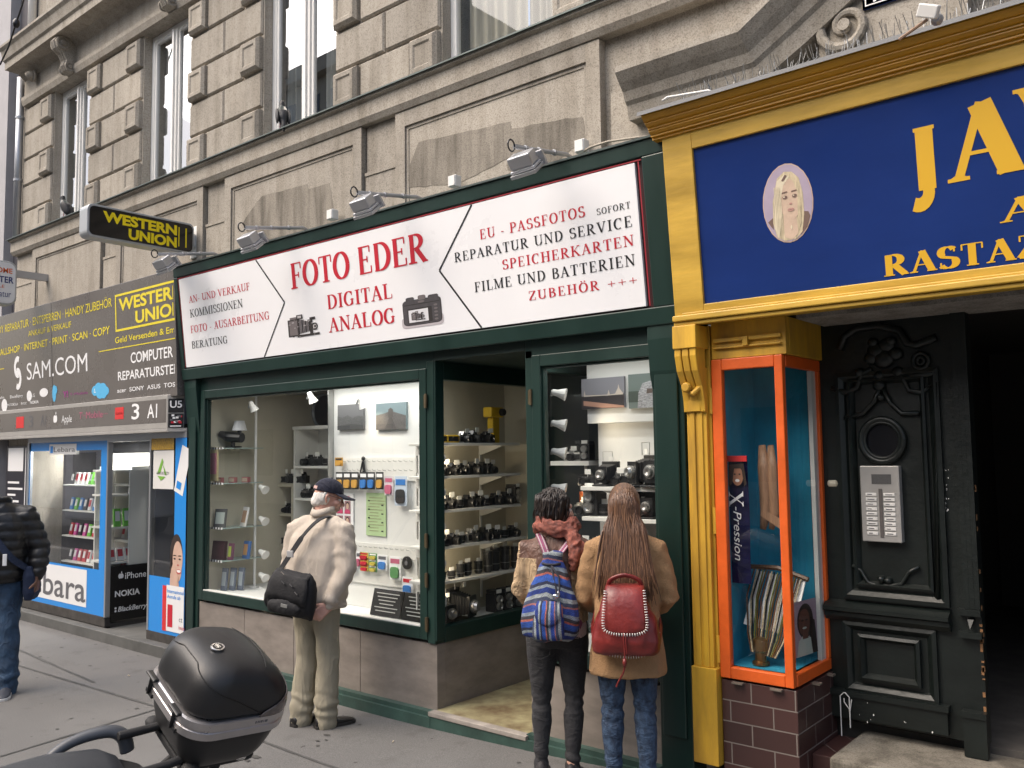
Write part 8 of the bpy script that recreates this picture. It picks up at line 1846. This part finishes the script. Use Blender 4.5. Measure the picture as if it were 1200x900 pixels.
# ------------------------------------------------------------ man at the left edge
m3 = V((-7.79, -1.50, 0))
J3 = dict(pelvis=V((0, 0, .90)), chest=V((0, .02, 1.30)), head=V((.12, .03, 1.59)), yaw=RAD(0), tilt=RAD(-4), hs=1.0,
         shL=V((-.20, .0, 1.40)), shR=V((.20, .0, 1.40)), elL=V((-.30, -.02, 1.12)), elR=V((.30, -.02, 1.12)), wrL=V((-.31, .06, .89)), wrR=V((.30, .06, .88)),
         hdL=V((.05, .1, -1)), hdR=V((-.05, .1, -1)), pnL=V((1, .1, 0)), pnR=V((-1, .1, 0)), thL=V((.1, 1, 0)), thR=V((-.1, 1, 0)),
         hipL=V((-.09, 0, .88)), hipR=V((.09, 0, .88)), knL=V((-.11, .06, .49)), knR=V((.10, .02, .48)), anL=V((-.13, .10, .08)), anR=V((.10, -.12, .10)), faL=RAD(10), faR=RAD(-5), curl=.45)
man3, Mh = person('man in black quilted jacket and blue jeans walking at the left edge', m3, RAD(-128), {'skin': SKIND}, J3)
BJ = mat('blue_jeans', (.028, .062, .115), .85, var=.5, vscale=7, bump=.25, bscale=400, wrinkle=.7, wscale=(8, 8, 5), dark=(.012, .025, .05))
trousers(J3, BJ, man3, .011, 1.05, -.01, 3.0, (.17, .125), .066, bunch(.14, .10, 65, .008), vox=.012, knee=.074)
PUF = mat('black_quilted_nylon', (.010, .010, .011), .42, var=.2, vscale=8, bump=.3, bscale=30)
pr = [('l', [(.87, .19, .14, 0, .01, .85), (.92, .215, .165, 0, .01, .85), (1.05, .22, .17, 0, .01, .85), (1.2, .225, .17, 0, .01, .85), (1.35, .215, .155, 0, .01, .85), (1.44, .15, .12, 0, .01), (1.5, .095, .095, 0, .01), (1.54, .085, .09, 0, .02)])]
for s_ in ('L', 'R'):
    a, b, c = J3['sh'+s_], J3['el'+s_], J3['wr'+s_]; pr.append(('t', [a*.6+V((0, 0, 1.39))*.4, a, a.lerp(b, .5), b, b.lerp(c, .5), c.lerp(b, .12)], [.085, .088, .085, .078, .073, .05]))
def quilt(co): return .012*abs(sin(co.z*pi/.075))**.6-.006
solid('jacket', PUF, pr, .011, man3, 2, folds(.004, (14, 14, 10), 2.0, True, quilt))
solid('hair', DKH, [('e', Mh @ V((0, -.025, .04)), (.08, .098, .095), Mh.to_3x3())], .008, man3, 3, folds(.003, (60, 60, 60), 1))
shoe('shoe', -.13, .14, RAD(10), .28, mat('dark_trainer', (.03, .035, .05), .6), mat('white_rubber', (.6, .6, .6), .5), man3); shoe('shoe', .10, -.10, RAD(-5), .28, mat('dark_trainer', (.03, .035, .05)), mat('white_rubber', (.6, .6, .6)), man3, zl=.02)
sb = thing('sling_bag', 'dark blue sling bag strap across the quilted jacket of the man at the left edge', 'bag', m3, RAD(-128))
DB = mat('navy_webbing', (.012, .022, .055), .8)
b_ = bez([(.16, -.12, 1.42), (.13, .03, 1.53), (.08, .17, 1.42), (-.03, .215, 1.25), (-.15, .20, 1.08), (-.235, .10, .98), (-.235, .0, .96)], 6)
strap_mesh(b_, .05, .006, DB, sb, 'strap', [V((p.x*.5, p.y, .3 if p.z > 1.4 else .05)) for p in b_])
solid('bag_body', DB, [('l', [(.72, .035, .09, -.255, .02, .6), (.78, .05, .11, -.26, .02, .6), (.92, .05, .11, -.26, .02, .6), (.99, .03, .09, -.25, .02, .6)])], .01, sb, 3, folds(.004, (14, 14, 10), 5))
mb = MB(); mb.cb((-.12, .228, 1.06), (.03, .012, .09), Matrix.Rotation(.0, 4, 'Z')); mb.build('white_tag', WTXT, sb, bevel=.003)
# ============================================================ parked scooter with its top box (foreground)
Rs = Matrix(((.92, .08, .38), (-.10, .99, .03), (-.37, -.07, .93))).to_3x3()
_x = V((Rs[0][0], Rs[1][0], Rs[2][0])).normalized(); _z = V((Rs[0][2], Rs[1][2], Rs[2][2])); _z = (_z-_x*_z.dot(_x)).normalized(); _y = _z.cross(_x)
Rs = Matrix((_x, _y, _z)).transposed()
N = PZ(224, 861, .885); ZB = 1.02
O = N-Rs @ V((.21, 0, ZB))
Ms = Rs.to_4x4(); Ms.translation = O
sc = thing('parked_scooter', 'black scooter leaning on its stand with a large domed top box behind the seat', 'scooter', M=Ms)
BXM = mat('box_black_satin', (.016, .016, .017), .44, var=.25, vscale=6, bump=.03, bscale=180); BXT = mat('box_trim_silver', (.46, .44, .44), .3, .75, var=.1)
SEATM = mat('seat_vinyl', (.03, .034, .04), .5, bump=.15, bscale=250); GRIP = mat('grip_grey', (.055, .06, .07), .42)
def rr_ring(z, x0, x1, y0, y1, r, n=8, e=None):
    pts = []
    for (cx, cy, s0) in ((x1-r, y1-r, 0), (x0+r, y1-r, 90), (x0+r, y0+r, 180), (x1-r, y0+r, 270)):
        for k in range(n+1): a = RAD(s0+90*k/n); pts.append(V((cx+r*cos(a), cy+r*sin(a), z)))
    return pts
# lid: dome rising to the middle, falling to the rear
def zadj(p, c=.20): return p
mb = MB(); rs = []
lid = [(.018, -.215, .215, -.008, .40, .11), (.06, -.214, .214, -.006, .405, .112), (.11, -.209, .209, .0, .40, .112), (.15, -.200, .200, .01, .388, .11), (.182, -.184, .184, .028, .368, .105), (.205, -.158, .158, .058, .338, .095), (.219, -.11, .11, .105, .29, .068), (.224, -.035, .035, .175, .225, .02)]
for h_, x0, x1, y0, y1, r in lid: rs.append([V((p.x, p.y, ZB+h_-.07*max(0, (p.y-.16)/.25)**1.5*(h_/.224))) for p in rr_ring(0, x0, x1, y0, y1, r)])
mb.rings(rs); lid_o = mb.build('box_lid', BXM, sc, smooth=True); s_ = lid_o.modifiers.new('sub', 'SUBSURF'); s_.levels = 1; s_.render_levels = 2
mb = MB(); mb.rings([rr_ring(ZB+z, x0, x1, y0, y1, r) for z, x0, x1, y0, y1, r in ((-.20, -.14, .14, .07, .32, .06), (-.195, -.155, .155, .055, .34, .07), (-.15, -.182, .182, .025, .37, .09), (-.06, -.203, .203, .0, .393, .105), (-.012, -.212, .212, -.006, .398, .11))]); bo = mb.build('box_base', BXM, sc, smooth=True); s_ = bo.modifiers.new('sub', 'SUBSURF'); s_.levels = 1; s_.render_levels = 2
mb = MB(); mb.rings([rr_ring(ZB+z, -w_, w_, -.012-(w_-.215), .404+(w_-.215), .115, 10) for z, w_ in ((-.04, .212), (-.037, .2195), (-.009, .220), (-.006, .2165), (.000, .2165), (.003, .220), (.028, .2195), (.031, .212))]); mb.build('silver_trim', BXT, sc, smooth=False)
# crease lines on the lid
def on_lid(x, y):                                                 # height of the lid above the trim by the ring table
    best = .018
    for a, b in zip(lid, lid[1:]):
        pass
    lo = .0
    for h_, x0, x1, y0, y1, r in lid:
        dx, dy = max(abs(x)-(x1-r), 0), max(y-(y1-r), (y0+r)-y, 0)
        if math.hypot(dx, dy) <= r and abs(x) <= x1 and y0 <= y <= y1: lo = h_
    return lo
def lidz(x, y):
    hs = []
    for (h0, X0, X1, Y0, Y1, R0), (h1, x0, x1, y0, y1, r1) in zip(lid, lid[1:]):
        def sd(X1_, Y0_, Y1_, R_): 
            qx, qy = abs(x)-(X1_-R_), abs(y-(Y0_+Y1_)/2)-((Y1_-Y0_)/2-R_); return math.hypot(max(qx, 0), max(qy, 0))+min(max(qx, qy), 0)-R_
        a, b = sd(X1, Y0, Y1, R0), sd(x1, y0, y1, r1)
        if a <= 0 <= b: return (h0+(h1-h0)*(-a)/max(1e-6, b-a))
    return lid[-1][0] if abs(x) < .1 else .02
def LP(x, y, up_=.0): h_ = lidz(x, y); return V((x, y, ZB+h_-.07*max(0, (y-.16)/.25)**1.5*(h_/.224)+up_))
CRE = mat('box_crease', (.006, .006, .006), .5)
mb = MB()
mb.tube([LP(-.15+.30*t, .27+.035*sin(t*pi), .001) for t in [k/20 for k in range(21)]], .0018, 5)
mb.build('crease', CRE, sc, smooth=True)
# dark rear reflectors
def lid_at(h0, phi, out=0.0):                                     # lid surface point at height h0 in direction phi from the lid's middle
    h0 = min(max(h0, .0181), .218)
    for (ha, a0, a1, b0, b1, r0), (hb, c0, c1, d0, d1, r1) in zip(lid, lid[1:]):
        if ha <= h0 <= hb: f_ = (h0-ha)/(hb-ha); X1 = a1+(c1-a1)*f_; Y0_ = b0+(d0-b0)*f_; Y1_ = b1+(d1-b1)*f_; R_ = r0+(r1-r0)*f_; break
    cy = (Y0_+Y1_)/2; lo, hi = 0.0, .4
    for _ in range(40):
        m_ = (lo+hi)/2; x, y = m_*cos(phi), m_*sin(phi); qx, qy = abs(x)-(X1-R_), abs(y)-((Y1_-Y0_)/2-R_); d = math.hypot(max(qx, 0), max(qy, 0))+min(max(qx, qy), 0)-R_
        if d > 0: hi = m_
        else: lo = m_
    m_ = lo+out; y = cy+m_*sin(phi); return V((m_*cos(phi), y, ZB+h0-.07*max(0, (y-.16)/.25)**1.5*(h0/.224)))
REF = mat('smoked_reflector', (.13, .105, .095), .18, var=.35, vscale=30, spec=.8)
for s_ in (-1, 1):
    mb = MB(); grid = []
    for i in range(13):
        t = i/12; ph = RAD(14+62*t); grid.append([(lambda p: V((s_*p.x, p.y, p.z)))(lid_at(.034+(.004+.135*t**.8)*j/6, ph, .004)) for j in range(7)])
    mb.rings(grid, cap=False, close=False); o = mb.build('rear_reflector', REF, sc, smooth=True); q = o.modifiers.new('s', 'SOLIDIFY'); q.thickness = .004; q.offset = 0
mb = MB()
for s_ in (-1, 1):
    mb.tube([(lambda p: V((s_*p.x, p.y, p.z)))(lid_at(.19-.155*max(0, (k-6)/24)**1.25, RAD(-92+112*k/30), .0006)) for k in range(31)], .002, 5)
mb.build('side_crease', CRE, sc, smooth=True)
# latches on the front edge
for x in (-.12, .10):
    mb = MB(); mb.box(x-.035, x+.035, -.030, -.010, ZB+.026, ZB+.038); mb.tube([(x-.038, -.028, ZB+.032), (x+.038, -.028, ZB+.032)], .006, 6); mb.box(x-.03, x+.03, -.022, -.004, ZB-.045, ZB-.028); mb.box(x-.004, x+.004, -.03, -.012, ZB-.04, ZB+.03); mb.build('latch', BLACK, sc, bevel=.003)
# badge on the lid
bp_ = LP(.03, .12, .004); mb = MB(); mb.lathe((0, 0, 0), [(-.004, .026), (.002, .026), (.003, .022)], 'z', 20)
nrm = (LP(.04, .12)-LP(.02, .12)).cross(LP(.03, .13)-LP(.03, .11)).normalized(); Mb_ = Matrix.Translation(bp_) @ nrm.to_track_quat('Z', 'Y').to_matrix().to_4x4()
mb.xf(Mb_); bd_ = mb.build('round_badge', CHROME, sc)
mb = MB(); mb.lathe((0, 0, 0), [(.0031, .019), (.0036, .019), (.0037, .001)], 'z', 18); mb.xf(Mb_); mb.build('badge_face', BLACK, bd_)
mb = MB()
for k in (-1, 0, 1): mb.cb((k*.008, 0, .0042), (.004, .018, .001))
mb.cb((0, 0, .0046), (.024, .004, .001)); mb.xf(Mb_); mb.build('badge_mark', CHROME, bd_)
ft = Frame((.222, .235, ZB+.004), (0, 1, 0), (0, 0, 1)); lettering('VARIUS', ft, .0, .075, .0, .012, GTXT, sc, style='sans', shear=.2, d=.001) if False else None
mb = MB()
for k, (a, b) in enumerate(((0, .006), (.009, .014), (.016, .02), (.022, .03), (.033, .036), (.039, .05))): mb.box(.2195, .2203, .24+a, .24+b, ZB+.006, ZB+.016)
mb.build('trim_mark', GTXT, sc)
# carrier, feet
mb = MB(); mb.box(-.13, .13, .05, .30, ZB-.225, ZB-.199); mb.tube([(.09, .24, ZB-.17), (.10, .20, ZB-.26), (.09, .05, ZB-.40), (.08, -.2, ZB-.5)], .016, 8); mb.tube([(-.09, .24, ZB-.17), (-.10, .20, ZB-.26), (-.09, .05, ZB-.40), (-.08, -.2, ZB-.5)], .016, 8)
mb.tube([(.10, .10, ZB-.17), (.11, .0, ZB-.19), (.11, -.10, ZB-.20)], .017, 8); mb.tube([(-.10, .10, ZB-.17), (-.11, .0, ZB-.19), (-.11, -.10, ZB-.20)], .017, 8)
mb.build('carrier', BLACKM, sc, bevel=.004)
for x, y in ((.15, .07), (-.15, .05), (.12, .30)): mb = MB(); mb.ell((x, y, ZB-.195), (.035, .035, .022), 12, 8); mb.build('rubber_foot', BLACKM, sc, smooth=True)
mb = MB(); mb.ell((.13, .27, ZB-.185), (.035, .03, .02), 12, 8); mb.build('lock_cap', CHROME, sc, smooth=True)
# seat with grab rails
pr = [('e', (0, -.50, .775), (.15, .36, .06)), ('e', (0, -.22, .79), (.12, .12, .05))]
mb = MB(); rs = []
for y, w_, h_, zc_ in ((-.95, .06, .03, .60), (-.85, .12, .055, .62), (-.6, .145, .07, .655), (-.35, .14, .075, .69), (-.18, .115, .065, .70), (-.12, .08, .045, .695), (-.10, .03, .02, .69)): rs.append([V((w_*math.copysign(abs(cos(a))**.7, cos(a)), y, zc_+h_*math.copysign(abs(sin(a))**.8, sin(a)))) for a in [2*pi*k/24 for k in range(24)]])
mb.rings(rs); mb.v = [v+V((0, 0, .05)) for v in mb.v]; so_ = mb.build('seat', SEATM, sc, smooth=True)
for s_ in (-1, 1):
    pts = bez([(s_*.135, -.34, .70), (s_*.16, -.30, .75), (s_*.17, -.22, .79), (s_*.155, -.12, .815), (s_*.13, -.07, .80), (s_*.11, -.05, .75)], 6)
    mb = MB(); n_ = len(pts); mb.tube(pts, [.015+.014*min(1, i/(n_*.8)) for i in range(n_)], 10, flat=.8); mb.build('grab_rail', GRIP, sc, smooth=True)
mb = MB(); rs = []
for y, w_, z0_, z1_ in ((-.16, .11, .62, .745), (-.08, .10, .63, .74), (-.02, .075, .65, .725), (.01, .04, .67, .71)): rs.append([V((w_, y, z0_)), V((w_*.9, y, z1_)), V((-w_*.9, y, z1_)), V((-w_, y, z0_))])
mb.rings(rs); mb.build('tail_cover', BXM, sc, bevel=.012)
# the rest of the machine (below and in front of the frame)
mb = MB(); rs = []
for y, w_, z0_, z1_ in ((-1.0, .14, .25, .70), (-.8, .15, .36, .60), (-.4, .145, .44, .64), (-.1, .10, .54, .66), (.05, .04, .62, .66)): rs.append([V((w_, y, z0_)), V((w_, y, z1_)), V((-w_, y, z1_)), V((-w_, y, z0_))])
mb.rings(rs); mb.build('tail_body', BXM, sc, bevel=.02)
mb = MB(); mb.box(-.17, .17, -1.5, -.98, .24, .30); mb.prism([(-.2, -1.62, .3), (-.2, -1.5, .28), (-.2, -1.72, 1.0), (-.2, -1.80, 1.0)], (.4, 0, 0)); mb.build('leg_shield', BXM, sc, bevel=.02)
mb = MB(); mb.tube([(-.33, -1.62, 1.06), (-.1, -1.72, 1.05), (.1, -1.72, 1.05), (.33, -1.62, 1.06)], .016, 8); mb.build('handlebar', BLACKM, sc)
for y in (-.22, -1.75):
    wh_ = MB(); wh_.lathe((-.05, y, .27), [(0, .17), (0, .24), (.02, .27), (.08, .27), (.10, .24), (.10, .17)], 'x', 28); w_ = wh_.build('wheel', RUB, sc); wh_ = MB(); wh_.lathe((-.03, y, .27), [(0, .02), (0, .165), (.06, .165), (.06, .02)], 'x', 20); wh_.build('rim', ALU, w_)
mb = MB(); mb.tube([(.12, -.9, .28), (.27, -.86, .06)], .012, 8); mb.build('side_stand', STEEL, sc)

# ============================================================ pigeons on the sill course
PIG = mat('pigeon_dark', (.02, .021, .025), .6, var=.4, vscale=30); PIGN = mat('pigeon_neck', (.03, .045, .045), .35, var=.5, vscale=40); BEAK = mat('pigeon_beak', (.05, .04, .04), .5); FOOT = mat('pigeon_foot', (.30, .09, .07), .6)
def pigeon(px, py, rz, lab, sc_=1.0):
    p = PY(px, py, -.06); t = thing('pigeon', lab, 'pigeon', (p.x, -.06, 4.562), rz, 'pigeons on the ledge'); t.scale = (sc_,)*3; t.rotation_euler = (RAD(0), 0, rz)
    pr = [('t', [V((0, .055, .055)), V((0, .04, .085)), V((0, .015, .125)), V((0, -.015, .17)), V((0, -.025, .21)), V((0, -.028, .235))], [.030, .048, .058, .046, .028, .026]), ('e', V((0, -.03, .245)), (.024, .028, .024)), ('t', [V((0, .05, .06)), V((0, .075, .015)), V((0, .09, -.03))], [.03, .022, .012])]
    solid('body', [PIG, PIGN], pr, .0055, t, 4, folds(.002, (40, 40, 40), 1), autocol=lambda c: 1 if .165 < c.z < .212 else 0)
    mb = MB(); mb.tube([(0, -.05, .243), (0, -.075, .235)], [.007, .002], 6); mb.build('beak', BEAK, t)
    for x in (-1, 1):
        mb = MB(); mb.ell((x*.048, .03, .11), (.014, .085, .042), 12, 8, Matrix.Rotation(RAD(-62), 3, 'X')); mb.build('wing', PIG, t, smooth=True)
        mb = MB(); mb.tube([(x*.02, .0, .07), (x*.02, -.005, .004)], .004, 6)
        for a in (-.5, 0, .5): mb.tube([(x*.02, -.005, .004), (x*.02+.03*sin(a), -.005-.03*cos(a), .003)], .003, 5)
        mb.build('foot', FOOT, t); mb = MB(); mb.ell((x*.021, -.041, .249), (.004, .004, .004), 8, 5); mb.build('eye', EYED, t)
pigeon(331, 150, RAD(-118), 'dark pigeon standing before the third window from the left on the ledge', 1.0)
pigeon(76, 254, RAD(-60), 'dark pigeon hunched before the leftmost window on the ledge', 1.0)
bpy.context.view_layer.update()
# ------------------------------------------------------------ small dirt on the pavement: gum spots and cigarette ends
GUM = mat('trodden_gum', (.055, .053, .05), .8); BUTT = mat('cigarette_paper', (.5, .42, .32), .8)
rr = random.Random(17); mb = MB()
for k in range(60):
    x, y = rr.uniform(-12, -2.3), rr.uniform(-2.6, -.12); r_ = rr.uniform(.006, .019); z = ground(x)+.0035
    mb.poly([(x+r_*cos(a)*rr.uniform(.7, 1.2), y+r_*sin(a)*rr.uniform(.7, 1.2), z+.013*r_) for a in [2*pi*i/9 for i in range(9)]])
for (px, py, s_) in ((300, 888, .05), (383, 862, .03), (372, 869, .02), (290, 892, .03), (382, 868, .02)):
    p = PZ(px, py, 0); mb.poly([(p.x+s_*cos(a)*rr.uniform(.5, 1.3), p.y+s_*.5*sin(a)*rr.uniform(.6, 1.2), ground(p.x)+.0045) for a in [2*pi*i/12 for i in range(12)]])
tag(mb.build('pavement_stain', GUM), 'dark trodden gum spots and oil stains scattered over the pavement', kind='stuff')
for k, (px, py) in enumerate(((150, 792), (300, 846), (460, 872))):
    p = PZ(px, py, 0); a = 1.1*k; mb = MB(); mb.tube([(p.x, p.y, ground(p.x)+.005), (p.x+.03*cos(a), p.y+.03*sin(a), ground(p.x)+.005)], .004, 6)
    tag(mb.build('cigarette_end', BUTT), 'tiny cigarette end on the pavement '+('near the blue phone shop advert', 'between the top box and the old man', 'below the photo shop corner')[k], 'cigarette end', 'cigarette ends on the pavement')
bpy.context.view_layer.update()
